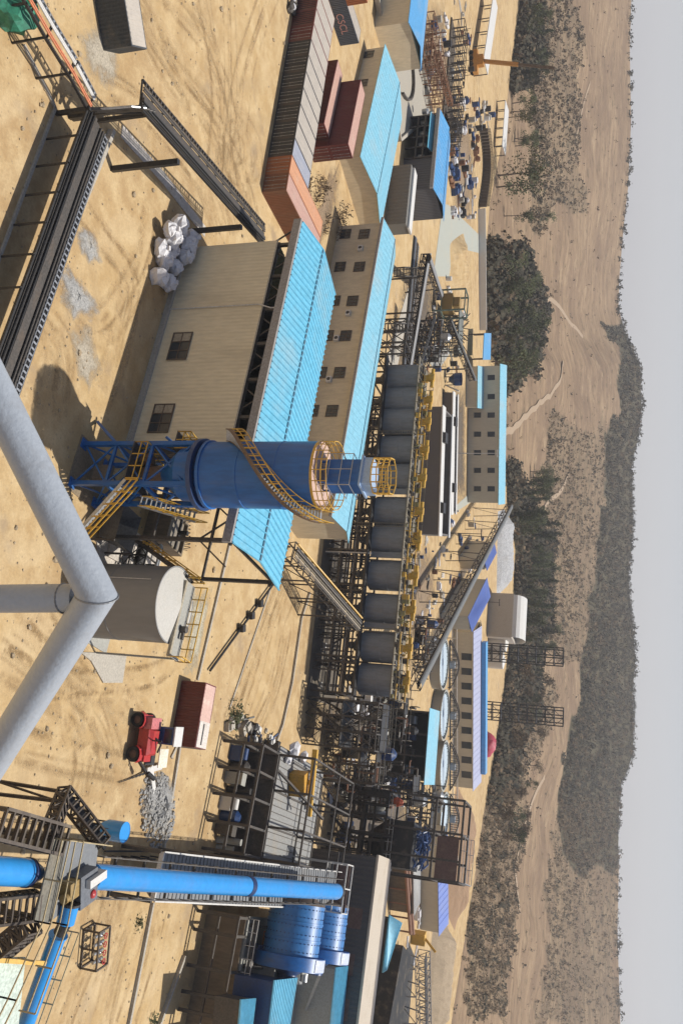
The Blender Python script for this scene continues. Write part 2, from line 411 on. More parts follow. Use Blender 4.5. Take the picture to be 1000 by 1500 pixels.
for i in range(74000):
    U = random.uniform(-60, 1560); s = random.random(); px = px_on(U, s); c = cover(U, px)
    if random.random() > (.9 if c > .9 else (.38 if c > .2 else .014))*(.55 + .9*max(0, .5 + mnoise.noise(Vector((U*.03, px*.09, 2))))): continue
    p = hill(U, s); r = random.choice((.55, .75, .9, 1.2, 1.7))*random.uniform(.8, 1.2)*(1.3 if c > .9 else .75)
    q = sb[0 if random.random() < (.75 if c > .9 and U < 1150 else .3) else 1]
    tuft(q, p + Vector((0, 0, r*.7)), r*random.uniform(.8, 1.3), 13 if c > .5 else 9); cnt += 1
for i in range(620):
    U = random.uniform(-60, 1560)
    if not (470 < U < 1110) and random.random() < .45: continue
    p = hill(U, random.uniform(.97, 1)); h = random.uniform(2, 5.5); q = sb[0]
    tuft(q, p + Vector((0, 0, h*.55)), h*.5, 16)
M_FARW = leaf_mat('far_wood', (.050, .046, .034), (.088, .077, .053))
stuff(sb[0].build('hillside_wood', M_FARW), 'dark woods and bushes covering the hillside behind the plant', 'wood')
stuff(sb[1].build('dry_scrub', M_LEAF2), 'dry brown scrub dotted over the hillside behind the plant', 'scrub')
# ------------------------------------------------------------------ haze
hz = MB(); hz.b(-1500, 1500, -150, 1700, -32, 118)
m, nt, bs = _new('haze'); nt.nodes.remove(bs)
pv = nt.nodes.new('ShaderNodeVolumePrincipled'); pv.inputs['Density'].default_value = .00021; pv.inputs['Color'].default_value = (.95, .94, .95, 1); pv.inputs['Anisotropy'].default_value = .2
nt.links.new(pv.outputs[0], nt.nodes['Material Output'].inputs['Volume'])
stuff(hz.build('haze', m))
# ------------------------------------------------------------------ palette
STEEL = mat('weathered_steel', (.085, .075, .065), .6, .3, .3, (.16, .11, .07), .8, .4)
STEELD = mat('dark_steel', (.035, .034, .034), .55, .3, .3, (.09, .07, .05), .8, .35)
GALV = mat('galvanised_steel', (.42, .43, .44), .4, .6, .2, (.3, .26, .2), .7, .3)
GREY = mat('grey_paint', (.25, .27, .29), .5, 0, .12, (.22, .19, .15), .5, .35)
BEIGE = mat('beige_cladding', (.70, .60, .41), .55, 0, .08, (.40, .33, .22), .25, .35, 3, True)
BEIGE2 = mat('beige_plaster', (.62, .53, .37), .8, 0, .1, (.38, .31, .21), .3, .4, 3, True)
TURQ = mat('turquoise_roof', (.14, .45, .61), .4, 0, .12, (.36, .44, .44), .15, .45, 2, True)
TURQ2 = mat('pale_turquoise_roof', (.22, .49, .61), .45, 0, .12, (.40, .45, .43), .15, .45, 2, True)
BLUER = mat('bright_blue_roof', (.10, .33, .60), .4, 0, .1, (.35, .38, .4), .25, .35, 2, True)
CONC = mat('concrete', (.40, .365, .305), .9, 0, .2, (.30, .24, .16), .3, .5)
CONCG = mat('grey_concrete', (.33, .325, .29), .9, 0, .15, (.36, .29, .19), .15, .5)
WHITE = mat('white_paint', (.60, .585, .55), .5, 0, .08, (.5, .44, .34), .5, .3)
YEL = mat('yellow_paint', (.62, .36, .045), .45, 0, .15, (.25, .17, .08), 1.2, .35)
BLUE = mat('blue_paint', (.012, .115, .36), .4, 0, .16, (.10, .12, .17), .7, .6, 3, True)
BLUEL = mat('bright_blue_paint', (.035, .28, .66), .2, 0, .06, (.12, .24, .50), .35, .4, 2, True)
BLUED = mat('navy_paint', (.02, .055, .16), .4, 0, .2, (.08, .08, .09), .6, .3)
RED = mat('red_paint', (.42, .03, .03), .4, 0, .15, (.2, .1, .06), 1, .3)
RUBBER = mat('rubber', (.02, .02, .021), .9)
GLASS = mat('window_glass', (.035, .045, .055), .12, 0, .2, (.1, .1, .1), 1, .2)
BROWNP = mat('brown_shutter', (.10, .07, .05), .6, 0, .2)
DARKIN = mat('interior_shade', (.02, .019, .018), .9)
GRAVEL = mat('grey_gravel', (.34, .335, .32), .95, 0, .45, (.42, .36, .26), .5, .4, 9)
PIPEW = mat('pale_pipe', (.58, .56, .52), .5, 0, .15, (.35, .28, .2), 1, .4)
ORANGEP = mat('orange_pipe', (.55, .17, .06), .5)
SACK = mat('white_woven_sack', (.66, .65, .66), .85, 0, .12, (.45, .40, .33), 1.5, .35, 8)
BRICKB = mat('brown_wall', (.20, .155, .105), .9, 0, .2, (.12, .10, .07), .5, .5, 4, True)
def wallhit(fr, px, U):
    """where the sight line meets the local plane y=0 of a frame"""
    d = ray(px, U); o = fr.l((0, 0, CH)); e = Vector((d.x*fr.c + d.y*fr.s, -d.x*fr.s + d.y*fr.c, d.z))
    t = -o.y/e.y; p = o + e*t; return p.x, p.z
def vdir(p, q): return math.atan2(q[1] - p[1], q[0] - p[0])
def railing(mb, pts, h=1.05, r=.025, step=1.6):
    for p, q in zip(pts, pts[1:]):
        p = Vector(p); q = Vector(q); L = (q - p).length; k = max(1, int(L/step))
        for i in range(k + 1):
            a = p.lerp(q, i/k); mb.beam(a, a + Vector((0, 0, h)), r*2)
        for hh in (h, h*.5): mb.beam(p + Vector((0, 0, hh)), q + Vector((0, 0, hh)), r*2)
def lattice(mb, p, q, w, h, bays, t=.12, top=True):
    """box girder of angle iron from p to q"""
    p = Vector(p); q = Vector(q); d = (q - p).normalized(); s = d.cross(Vector((0, 0, 1)))
    if s.length < .1: s = Vector((1, 0, 0))
    s = s.normalized()*w/2; u = s.cross(d).normalized()*h
    cs = [-s, s, s + u, -s + u]
    for c in cs: mb.beam(p + c, q + c, t)
    for i in range(bays + 1):
        a = p.lerp(q, i/bays)
        for c, e in zip(cs, cs[1:] + cs[:1]): mb.beam(a + c, a + e, t*.8)
        if i < bays:
            b = p.lerp(q, (i+1)/bays)
            for c, e in ((cs[0], cs[3]), (cs[1], cs[2])):
                if i % 2: mb.beam(a + c, b + e, t*.7)
                else: mb.beam(a + e, b + c, t*.7)
def frame_bays(mb, xs, ys, zs, t=.28, brace=None, tb=.1):
    """columns on a grid, beams on every storey, optional crossed braces"""
    for x in xs:
        for y in ys: mb.beam((x, y, 0), (x, y, zs[-1]), t)
    for z in zs:
        for y in ys: mb.beam((xs[0], y, z), (xs[-1], y, z), t*.8)
        for x in xs: mb.beam((x, ys[0], z), (x, ys[-1], z), t*.8)
    if brace:
        for i in range(len(xs) - 1):
            if brace == 'all' or i % 2 == 0:
                zz = [0] + list(zs)
                for z0, z1 in zip(zz, zz[1:]):
                    if z1 - z0 > .5:
                        mb.beam((xs[i], ys[0], z0), (xs[i+1], ys[0], z1), tb); mb.beam((xs[i+1], ys[0], z0), (xs[i], ys[0], z1), tb)
def stair(mb, rail, p, q, w=.9, n=14, rs=.03):
    p = Vector(p); q = Vector(q); d = q - p; s = Vector((d.y, -d.x, 0)).normalized()*w/2
    for c in (-s, s): mb.beam(p + c, q + c, .08, .22)
    for i in range(n):
        a = p.lerp(q, (i + .5)/n); mb.beam(a - s, a + s, .26, .05)
    for c in (-s, s):
        for hh in (.55, 1.05): rail.beam(p + c + Vector((0, 0, hh)), q + c + Vector((0, 0, hh)), rs*2)
        for i in range(6):
            a = p.lerp(q, i/5) + c; rail.beam(a, a + Vector((0, 0, 1.05)), rs*2)
SOFT = {}
def soften(m0):
    """same material thinning out to bare ground towards the rim"""
    if m0.name in SOFT: return SOFT[m0.name]
    m = m0.copy(); nt = m.node_tree; bs = nt.nodes['Principled BSDF']; at = nt.nodes.new('ShaderNodeAttribute'); at.attribute_name = 'edge'
    n1 = noise(nt, .9, 6, .7, coords(nt, 'Object')); sc = nt.nodes.new('ShaderNodeMath'); sc.operation = 'MULTIPLY_ADD'; sc.inputs[1].default_value = 1.5; sc.inputs[2].default_value = -.62; nt.links.new(n1, sc.inputs[0])
    ad = nt.nodes.new('ShaderNodeMath'); nt.links.new(sc.outputs[0], ad.inputs[0]); nt.links.new(at.outputs['Fac'], ad.inputs[1])
    tr_ = nt.nodes.new('ShaderNodeBsdfTransparent'); mx = nt.nodes.new('ShaderNodeMixShader'); nt.links.new(ramp(nt, ad.outputs[0], .06, .85), mx.inputs[0])
    nt.links.new(tr_.outputs[0], mx.inputs[1]); nt.links.new(bs.outputs[0], mx.inputs[2]); nt.links.new(mx.outputs[0], nt.nodes['Material Output'].inputs['Surface']); SOFT[m0.name] = m; return m
def patch(name, label, material, poly, z=.006, n=3, jit=.25, h=0.0, cat='gravel'):
    """irregular thin spread on the ground, outline given in world metres"""
    rnd = random.Random(len(poly)*7 + int(poly[0][0])); pts = []
    for a, b in zip(poly, poly[1:] + poly[:1]):
        for k in range(n):
            t = k/n; pts.append(Vector((lerp(a[0], b[0], t) + rnd.uniform(-jit, jit), lerp(a[1], b[1], t) + rnd.uniform(-jit, jit), z)))
    c = sum(pts, Vector())/len(pts); mb = MB(); N_ = len(pts); rings = 6
    for j in range(rings + 1):
        k = j/rings
        for p in pts:
            q = c.lerp(p, k) if j else c.copy()
            q.z = z + h*(1 - k)*(1 + rnd.uniform(-.35, .35))
            mb.v.append(tuple(q))
    for j in range(rings):
        for i in range(N_): mb.f.append((j*N_ + i, (j+1)*N_ + i, (j+1)*N_ + (i+1) % N_, j*N_ + (i+1) % N_))
    o = mb.build(name, soften(material)); at = o.data.attributes.new('edge', 'FLOAT', 'POINT')
    for j in range(rings + 1):
        for i in range(N_): at.data[j*N_ + i].value = 1 - j/rings
    stuff(o, label, cat); return o
# ------------------------------------------------------------------ the railing of the lookout, close to the lens
t = thing('pipe_railing', 'pale grey welded pipe railing with a three way joint, close to the lens', 'railing', D(150, 885, 2.6))
ap = D(142, 872, 2.6)
def mitred(mb, p, c, q, r, n=28):
    """two pipes cut and welded on the bisector of their bend"""
    d1 = (c - p).normalized(); d2 = (q - c).normalized(); bn = (d1 + d2).normalized(); nb = d1.cross(d2).normalized(); rings = []
    for o, d, kind in ((p, d1, 0), (c, d1, 1), (q, d2, 0)):
        e = d.cross(nb).normalized(); rg = []
        for i in range(n):
            t = 2*math.pi*i/n; x = o + (nb*math.cos(t) + e*math.sin(t))*r
            if kind: x = x + d*(-(x - c).dot(bn)/d.dot(bn))
            rg.append(x)
        rings.append(rg)
    mb.sm = True; vs = [x for rg in rings for x in rg]
    mb.add(vs, [(j*n + i, j*n + (i+1) % n, (j+1)*n + (i+1) % n, (j+1)*n + i) for j in range(2) for i in range(n)])
q1 = D(-45, 498, 2.5); q2 = D(-25, 1140, 3.05)
a1 = MB(True); mitred(a1, q1 + (q1 - ap)*.6, ap, q2 + (q2 - ap)*.6, .057)
a1.build('bent_pipe', GREY_L := mat('railing_paint', (.34, .37, .405), .38, 0, .04, (.2, .18, .16), 9, .3, 60), t)
a3 = MB(True); q = D(-60, 876, 2.72); a3.tube(D(112, 876, 2.66), q + (q - ap)*.8, .045, 20); a3.build('strut', GREY_L, t)
wd = MB(True); d1 = (ap - q1).normalized(); d2 = (q2 - ap).normalized(); bn = (d1 + d2).normalized(); nb = d1.cross(d2).normalized(); e = d1.cross(nb).normalized(); wp = []
for i in range(29):
    tt = 2*math.pi*i/28; x = ap + (nb*math.cos(tt) + e*math.sin(tt))*.0572; wp.append(x + d1*(-(x - ap).dot(bn)/d1.dot(bn)))
wd.path(wp, .0032, 6)
for sg_ in (0,):
    cc = D(112, 876, 2.66)
    ax_ = (q - ap).normalized(); ua = ax_.orthogonal().normalized(); ub = ax_.cross(ua)
    wd.path([cc - ax_*-.045 + (ua*math.cos(2*math.pi*i/20) + ub*math.sin(2*math.pi*i/20))*.0452 for i in range(21)], .004, 6)
wd.build('weld_seam', mat('weld_metal', (.24, .25, .26), .6, .4, .3), t)
# ------------------------------------------------------------------ pipe racks
def rack(name, label, pts, w, z, posts, group=None, tray=True, mats=(STEELD, GALV, PIPEW, ORANGEP), side=1, legw=.13):
    t = thing(name, label, 'pipe rack', (pts[0][0], pts[0][1], 0)); fr = MB(True); tr = MB(True); pp = MB(True); p2 = MB(True); lad = MB(True)
    for p, q in zip(pts, pts[1:]):
        p = Vector((p[0], p[1], z)); q = Vector((q[0], q[1], z)); d = (q - p).normalized(); s = Vector((-d.y, d.x, 0))*side
        for o in (0, w): fr.beam(p + s*o, q + s*o, .16, .2)
        k = int((q - p).length/1.5)
        for i in range(k + 1):
            a = p.lerp(q, i/max(1, k)); fr.beam(a, a + s*w, .1, .12)
        u = Vector((0, 0, 1))
        if tray: tr.beam(p + s*w*.3 + u*.12, q + s*w*.3 + u*.12, w*.5, .1); tr.beam(p + s*w*.3 + u*.24, q + s*w*.3 + u*.24, .25, .16)
        for o in (.1, .22): p2.tube(p + s*w*o + u*.28, q + s*w*o + u*.28, .07)
        for o in (.62, .72): pp.tube(p + s*w*o + u*.2, q + s*w*o + u*.2, .08)
        for o in (.80, .95): lad.beam(p + s*w*o + u*.22, q + s*w*o + u*.22, .05)
        kk = int((q - p).length/.45)
        for i in range(kk): a = p.lerp(q, (i + .5)/kk) + u*.22; lad.beam(a + s*w*.8, a + s*w*.95, .14, .05)
    fr.build('frame', mats[0], t)
    if tray: tr.build('cable_tray', STEEL, t)
    if tray and z < 3:
        dk0 = MB(True)
        for p, q in zip(pts, pts[1:]):
            p = Vector((p[0], p[1], z + .06)); q = Vector((q[0], q[1], z + .06)); d = (q - p).normalized(); s = Vector((-d.y, d.x, 0))*side; dk0.slab([p + s*.05, q + s*.05, q + s*(w*.97), p + s*(w*.97)], .05)
        dk0.build('deck_plate', STEELD, t)
    p2.build('pipe', mats[3], t); pp.build('pipe', mats[2], t); lad.build('cable_ladder', mats[1], t)
    for a in posts:
        pm = MB(True); pm.beam((a[0], a[1], -.05), (a[0], a[1], z + .1), legw); pm.build('post', mats[0], t)
    return t
Z2 = 2.65
r2 = [G(128, 160, Z2), G(98, 241, Z2), G(50, 374, Z2), G(-30, 590, Z2)]
rack('pipe_rack', 'low dark pipe rack with a white cable ladder running over a shadowed trench', r2, 2.8, Z2,
     [G(85, 164), G(67, 204), G(52, 244), G(36, 286.4), G(18, 330), G(0, 376), G(-20, 424)], mats=(STEELD, GALV, STEEL, STEELD))
r1 = [G(128, 160, Z2), G(101, 110, Z2), G(68, 57, Z2), G(22, -22, Z2)]
rack('pipe_rack', 'low pipe rack carrying orange and white pipes towards the green cover', r1[::-1], 1.7, Z2, [G(53, 115), G(18, 63), G(-12, 14)], tray=False, mats=(STEELD, GALV, PIPEW, ORANGEP))
Z3 = 6.0
e0, e1 = G(205, 158, Z3), G(378, 352, Z3); ed = (e1 - e0).normalized()
r3 = [e0, e1 + ed*1.0]
rack('pipe_rack', 'tall pipe rack of dark pipes rising on posts towards the beige warehouse', r3, 2.2, Z3, [G(164, 248), G(268, 340)], mats=(STEELD, STEEL, STEEL, STEELD), legw=.42)
t = thing('rack_portal', 'dark steel portal joining the low pipe racks to the tall rack, with bent pipes', 'portal', G(140, 152))
mb = MB(True)
pa, pb = G(128, 160, Z2), G(205, 158, Z3)
for off in (0, 1.0, 2.0):
    s = Vector((-.3, 1, 0)).normalized()*off
    mb.beam(Vector((pa.x, pa.y, Z2)) + s, pb + s, .22)
for a in (pa, pb): mb.beam((a.x, a.y, 0), (a.x, a.y, a.z + .3), .3); mb.beam((a.x - .5, a.y + 2, 0), (a.x - .5, a.y + 2, a.z), .3)
mb.build('frame', STEELD, t)
for k in range(4):
    b = MB(True); s = Vector((-.25, 1, 0)).normalized()*(.3 + .45*k); u = Vector((0, 0, .35))
    b.path([Vector((pa.x, pa.y, Z2)) + s + u, Vector((lerp(pa.x, pb.x, .35), lerp(pa.y, pb.y, .35), Z3 - .6)) + s + u, pb + s + u], .09); b.build('pipe', GALV if k == 0 else STEEL, t)
# kerb of the trench
def strip(name, label, cat, pts, w, h, material):
    mb = MB()
    for p, q in zip(pts, pts[1:]): mb.beam((p[0], p[1], h/2), (q[0], q[1], h/2), w, h)
    return tag(mb.build(name, material), label, cat)
strip('kerb', 'pale concrete kerb along the shadowed trench of the low pipe rack', 'kerb', [G(160, 192), G(66, 420), G(12, 545)], .35, .55, CONC)
strip('kerb', 'thin concrete kerb in front of the rack posts', 'kerb', [G(34, 66), G(80, 158), G(-10, 400)], .25, .15, CONC)
strip('kerb', 'white edged walkway slabs under the tall pipe rack', 'kerb', [G(178, 192), G(240, 262), G(300, 340)], 1.1, .08, mat('pale_slab', (.50, .45, .39), .9))
# dark container and green cover in the corner
def container(name, label, p, yaw, L, W, H, paint, roofm, group=None, doors=True, z=0, textd=None):
    t = thing(name, label, 'container', (p[0], p[1], z), yaw, group); dk = paint
    b = MB(); b.corr((0, L), (0, 0), .12, H - .1, .05); b.corr((W, 0), (W, L), .12, H - .1, .05); b.corr((W, L), (0, L), .12, H - .1, .05)
    if not doors: b.corr((0, 0), (W, 0), .12, H - .1, .05)
    b.b(.02, W - .02, .02, L - .02, 0.02, .12); b.build('side_panels', paint, t)
    f = MB()
    for x in (-.03, W - .09):
        for y in (-.03, L - .09): f.b(x, x + .12, y, y + .12, 0, H)
    for x in (-.035, W - .085):
        for zz in (.003, H - .13): f.b(x, x + .12, .09, L - .09, zz, zz + .13)
    for y in (-.035, L - .085):
        for zz in (.004, H - .131): f.b(.09, W - .09, y, y + .12, zz, zz + .13)
    f.build('corner_frame', paint, t)
    r = MB(); k = int(L/.35)
    r.b(.0, W, .0, L, H - .05, H - .005)
    for i in range(k): y = L*(i + .2)/k; r.b(.12, W - .12, y, y + .18, H - .006, H + .02)
    r.build('roof', roofm, t)
    if doors:
        for i in range(2):
            d = MB(); x0 = .1 + i*(W/2 - .08); x1 = x0 + W/2 - .12
            d.b(x0, x1, -.015, .03, .14, H - .15)
            for zz in (.55, 1.15, 1.75, 2.3): d.b(x0 + .06, x1 - .06, -.03, -.015, zz, zz + .3)
            do = d.build('door', paint, t)
            lb = MB()
            for x in (x0 + .32, x1 - .32):
                lb.tube((x, -.06, .18), (x, -.06, H - .2), .022, 6)
                for zz in (.3, 1.2, H - .35): lb.b(x - .06, x + .06, -.07, -.03, zz, zz + .06)
            lb.build('lock_bars', GALV, do)
    return t
def cpaint(n, c): return mat(n, c, .55, 0, .14, (.16, .11, .07), .7, .35, 4, True)
C_OR = cpaint('orange_container', (.33, .105, .035)); C_BR = cpaint('brown_container', (.20, .075, .035)); C_BK = cpaint('black_container', (.028, .03, .032)); C_RD = cpaint('dark_red_container', (.135, .026, .022)); C_GY = cpaint('slate_container', (.06, .075, .10))
RT_OR = mat('dusty_orange_roof', (.58, .30, .17), .8, 0, .1, (.5, .38, .3), .5, .4); RT_PK = mat('dusty_pink_roof', (.50, .31, .25), .8, 0, .1, (.5, .4, .32), .5, .4)
RT_GY = mat('dusty_grey_roof', (.43, .385, .33), .8, 0, .1, (.52, .46, .38), .25, .5); RT_BL = mat('dusty_blue_roof', (.33, .345, .40), .8, 0, .1, (.5, .45, .4), .4, .45)
cy = -.33; cn = Vector((math.sin(.33), math.cos(.33), 0)); ca = Vector((-math.cos(.33), math.sin(.33), 0))
c0 = Vector((-37.05, 92.14, 0)); grp = 'containers standing in the long row'
specs = [('brown', C_BR, RT_PK, 'brown container with dusty pink roof at the near end of the long row'), ('orange', C_OR, RT_OR, 'bright orange container second from the warehouse end of the long row')]
specs += [('black', C_BK, RT_BL if i == 0 else RT_GY, l) for i, l in enumerate(['black container with a bluish dusty roof touching the bright orange one', 'black container in the long row, second away from the orange one', 'black container in the long row, third away from the orange one', 'black container in the middle of the long row', 'black container in the long row, third before the open containers', 'black container in the long row, second before the open containers', 'black container at the end of the black run next to the red one'])]
specs += [('red', C_RD, RT_GY, 'dark red container between the black run and the open containers')]
for i, (k, pm, rm, lab) in enumerate(specs):
    container('shipping_container', lab, c0 + ca*(2.52*(i + 1)), cy, 12.19 if i < 2 else 6.06, 2.44, 3.05, pm, rm, grp)
for i, lab in ((10, 'open ended red container in the long row with rubbish spilling out'), (11, 'open ended red container in the long row, farther from the warehouse'), (12, 'brown container at the far cut off end of the long row')):
    o = container('shipping_container', lab, c0 + ca*(2.52*(i + 1)), cy, 6.06, 2.44, 3.05, C_RD if i < 12 else C_BR, RT_GY, grp, doors=i == 12)
    if i < 12:
        ins = MB(); ins.b(.15, 2.29, -.01, .0, .16, 2.85); ins.build('mouth_shade', DARKIN, o)  # dark sheet stands in for the shade inside the open end
for i in range(9):
    b = MB(); b.blob((0, 0, .3), random.uniform(.3, .7), random.uniform(.3, .6), random.uniform(.25, .5), i, 8, 5, .3); w = c0 + ca*(2.52*random.uniform(10.2, 12)) - cn*random.uniform(.5, 1.8)
    o = b.build('rubbish_bag', SACK if i % 2 else STEEL); o.location = w; tag(o, 'bag of rubbish dumped before the open red containers', 'bag', 'rubbish before the open containers')
p = G(498, 67)
dk = container('shipping_container', 'slate grey container with faded lettering behind the long row', p - cn*12.19 + ca*2.44, cy, 12.19, 2.44, 2.9, C_GY, RT_GY)
def text(body, name, size, material, parent, loc, rot, ext=.01):
    cu = bpy.data.curves.new(name, 'FONT'); cu.body = body; cu.size = size; cu.extrude = ext; cu.align_x = 'CENTER'
    o = bpy.data.objects.new(name, cu); COL.objects.link(o); cu.materials.append(material)
    me = bpy.data.meshes.new_from_object(o); bpy.data.objects.remove(o); o = bpy.data.objects.new(name, me); COL.objects.link(o)
    o.rotation_euler = rot; o.location = loc; o.parent = parent; return o
FADED = mat('faded_lettering', (.42, .22, .20), .7); 
text('CSCL', 'lettering', 1.5, FADED, dk, (2.505, 8.6, .85), (R(90), 0, R(90)))
text('RS', 'lettering', 1.0, WHITE, dk, (2.505, 2.4, 1.5), (R(90), 0, R(90)))
container('shipping_container', 'orange container stacked on top of the slate grey one', p - cn*18.5 + ca*2.44, cy, 12.19, 2.44, 2.9, C_OR, RT_OR, z=2.93)
q = G(479, 213.6, 2.62)
def lie(label, corner, z, H=2.75, yaw=YA, L=12.19):
    """container lying along the plant: its long side faces the viewer, its doors the far right"""
    a = Vector((math.cos(yaw), math.sin(yaw), 0)); n_ = Vector((-math.sin(yaw), math.cos(yaw), 0))
    return container('shipping_container', label, corner, yaw + R(90), L, 2.44, H, C_RD, RT_PK, z=z)
q3 = Vector((q.x, q.y, 0))
lie('dark red container stacked on another beside the blue roofed hall', q3, 2.78)
lie('lower dark red container under the stacked one', q3, 0)
lie('dark red container on the ground in front of the stacked pair', q3 - NX*2.6 - AX*1.2, 0)
k0 = G(128, 33)
o = container('shipping_container', 'charcoal container with ribbed side alone beside the sand road', k0 - Vector((.15, 0, 0)) , R(16), 6.06, 2.44, 2.6, mat('charcoal_container', (.05, .06, .07), .6), RT_GY, doors=False)
o.location = k0 + Vector((-2.44*math.cos(R(16)), -2.44*math.sin(R(16)), 0)) ; o.rotation_euler.z = R(-68); o.location = k0 - Vector((math.cos(R(22)), -math.sin(R(22)), 0))*6.0
GREENT = mat('green_tarpaulin', (.03, .20, .12), .6, 0, .3, (.1, .3, .22), 1, .5)
t_ = MB(); gp = G(4, 6); t_.blob((0, 0, 1.0), 1.9, 1.8, 1.4, 11, 18, 10, .16); t_.sm = True
o = t_.build('tarpaulin_mound', GREENT); o.location = gp; tag(o, 'green tarpaulin draped over a mound at the frame corner', 'tarpaulin')
# gravel spreads on the yard
patch('gravel_spread', 'grey gravel spread in a patch beside the pipe rack trench', GRAVEL, [G(84, 395), G(100, 390), G(124, 410), G(146, 455), G(140, 474), G(108, 472), G(86, 440)], .01, h=.25)
patch('gravel_spread', 'smaller grey gravel patch near the white sacks', GRAVEL, [G(108, 335), G(125, 330), G(145, 350), G(150, 380), G(138, 392), G(116, 375)], .01, h=.22)
patch('gravel_spread', 'grey gravel washed around the charcoal container', mat('thin_gravel', (.40, .35, .27), .95, 0, .35, (.45, .37, .25), .4, .5, 7), [G(112, 50), G(150, 30), G(172, 50), G(178, 120), G(160, 138), G(130, 110)], .008, h=.03)
patch('gravel_spread', 'thin grey gravel in front of the beige warehouse', MATS['thin_gravel'], [G(100, 480), G(135, 475), G(150, 540), G(130, 575), G(112, 545)], .008, h=.03)
# ------------------------------------------------------------------ beige warehouse
w0 = G(270, 363); WF = Fr(w0)
wt = WF.thing('beige_warehouse', 'large beige warehouse under a wide turquoise ribbed roof', 'warehouse')
HW, HR = 9.6, 11.8
xR = WF.l(G(186, 655)).x
b = MB(); b.corr((0, 0), (xR, 0), .5, HW, .022, .38); b.corr((0, 9.5), (0, 0), .5, HW, .05, .45); b.build('wall', BEIGE, wt)
b = MB(); b.b(-.12, xR + .1, -.35, -.004, 0, .5); b.b(-.12, -.004, 0, 9.5, 0, .5); b.b(-.1, xR, -.03, -.002, HW - .02, HW + .12); b.build('plinth', CONC, wt)
b = MB(); b.b(0, xR, 9.3, 9.45, .5, HR - .2); b.b(xR - .15, xR - .05, .1, 9.3, 0, HW); b.build('rear_wall', mat('shaded_cladding', (.10, .09, .075), .8), wt)  # shade of the interior is put into this dark wall colour
A_, B_ = WF.l(G(442, 334, HR)), WF.l(G(338, 798, HR)); C_, D_ = WF.l(G(404, 860, HR)), WF.l(G(488, 432, HR))
S0, S1 = WF.l(G(470, 388, HR + .9)), WF.l(G(378, 832, HR + .9))
x0, x1 = (A_.x + D_.x)/2 - .3, (B_.x + C_.x)/2; y0, y1 = (A_.y + B_.y)/2, (C_.y + D_.y)/2; ym = (S0.y + S1.y)/2
print('W1', xR, A_, B_, C_, D_, S0, S1)
rf = MB(); k = int((x1 - x0)/.62)
for ya, za, yb, zb in ((y0, HR, ym, HR + .9), (ym, HR + .9, y1, HR + .25)):
    rf.slab([(x0, ya, za), (x1, ya, za), (x1, yb, zb), (x0, yb, zb)], .06)
    for i in range(k + 1):
        x = x0 + (x1 - x0 - .12)*i/k; sg = .12
        rf.add([(x, ya, za), (x + .05, ya, za + sg), (x + .1, ya, za + sg), (x + .15, ya, za), (x, yb, zb), (x + .05, yb, zb + sg), (x + .1, yb, zb + sg), (x + .15, yb, zb)], [(0, 1, 5, 4), (1, 2, 6, 5), (2, 3, 7, 6), (0, 3, 2, 1)])
ro = rf.build('roof', TURQ, wt)
rc = MB(); rc.beam((x0, ym - .02, HR + .93), (x1, ym - .02, HR + .93), .22, .05); rc.build('ridge_seam', mat('dark_turquoise_seam', (.06, .17, .25), .6), ro)  # ridge joint in a darker turquoise than the roof
gt = MB(); gt.b(x0 - .05, x1 + .05, y0 - .32, y0 - .02, HR - .75, HR - .02); gt.build('gutter', mat('gutter', (.30, .28, .26), .5), wt)
st = MB()
for i in range(9):
    x = lerp(.3, x1 - .4, i/8)
    st.beam((x, .35, 0), (x, .35, HR - .3), .3); st.beam((x, 9.2, 0), (x, 9.2, HR - .3), .3)
    for sgn in (-1, 1):
        st.beam((x, .35, HW - 1.0), (x + 2.2*sgn, .35, HR - .4), .12)
    st.beam((x, .3, HR - .35), (x, y1 - .2, HR + .0), .2)
st.beam((0, .35, HW + .1), (x1, .35, HW + .1), .2); st.beam((0, .3, HR - .4), (x1, .3, HR - .4), .25); st.beam((0, 9.2, HR - .3), (x1, 9.2, HR - .3), .25)
st.beam((xR, .35, 4.5), (x1 - .4, .35, 4.5), .2); st.beam((xR, 9.2, 5), (x1, 9.2, 5), .2)
st.build('columns_and_girts', STEEL, wt)
for (pa, ua, pb, ub) in ((245, 488, 283, 528), (217, 593, 257, 634)):
    xa, za = wallhit(WF, pb, ua); xb, zb = wallhit(WF, pa, ub)
    w = MB(); w.b(xa, xb, -.10, -.06, min(za, zb), max(za, zb)); wo = w.build('window', GLASS, wt)
    f = MB(); zl, zh = min(za, zb), max(za, zb)
    for i in range(4):
        x = lerp(xa, xb, i/3); f.b(x - .05, x + .05, -.15, -.105, zl - .05, zh + .05)
    for z in (zl, (zl + zh)/2, zh): f.b(xa, xb, -.14, -.103, z - .05, z + .05)
    f.build('frame', BROWNP, wo)
    sb_ = MB(); sb_.b(xa + .05, lerp(xa, xb, .33) - .05, -.104, -.101, zl + .1, zh - .1); sb_.build('blind', mat('beige_blind', (.35, .3, .22), .8), wo)
dp = MB(); xd = wallhit(WF, 240, 455)[0]; dp.path([(xd, -.14, 0), (xd, -.14, HW - .3), (xd + .6, -.3, HW + 1), (xd + .6, -.3, HR - .7)], .06); dp.build('downpipe', PIPEW, wt)
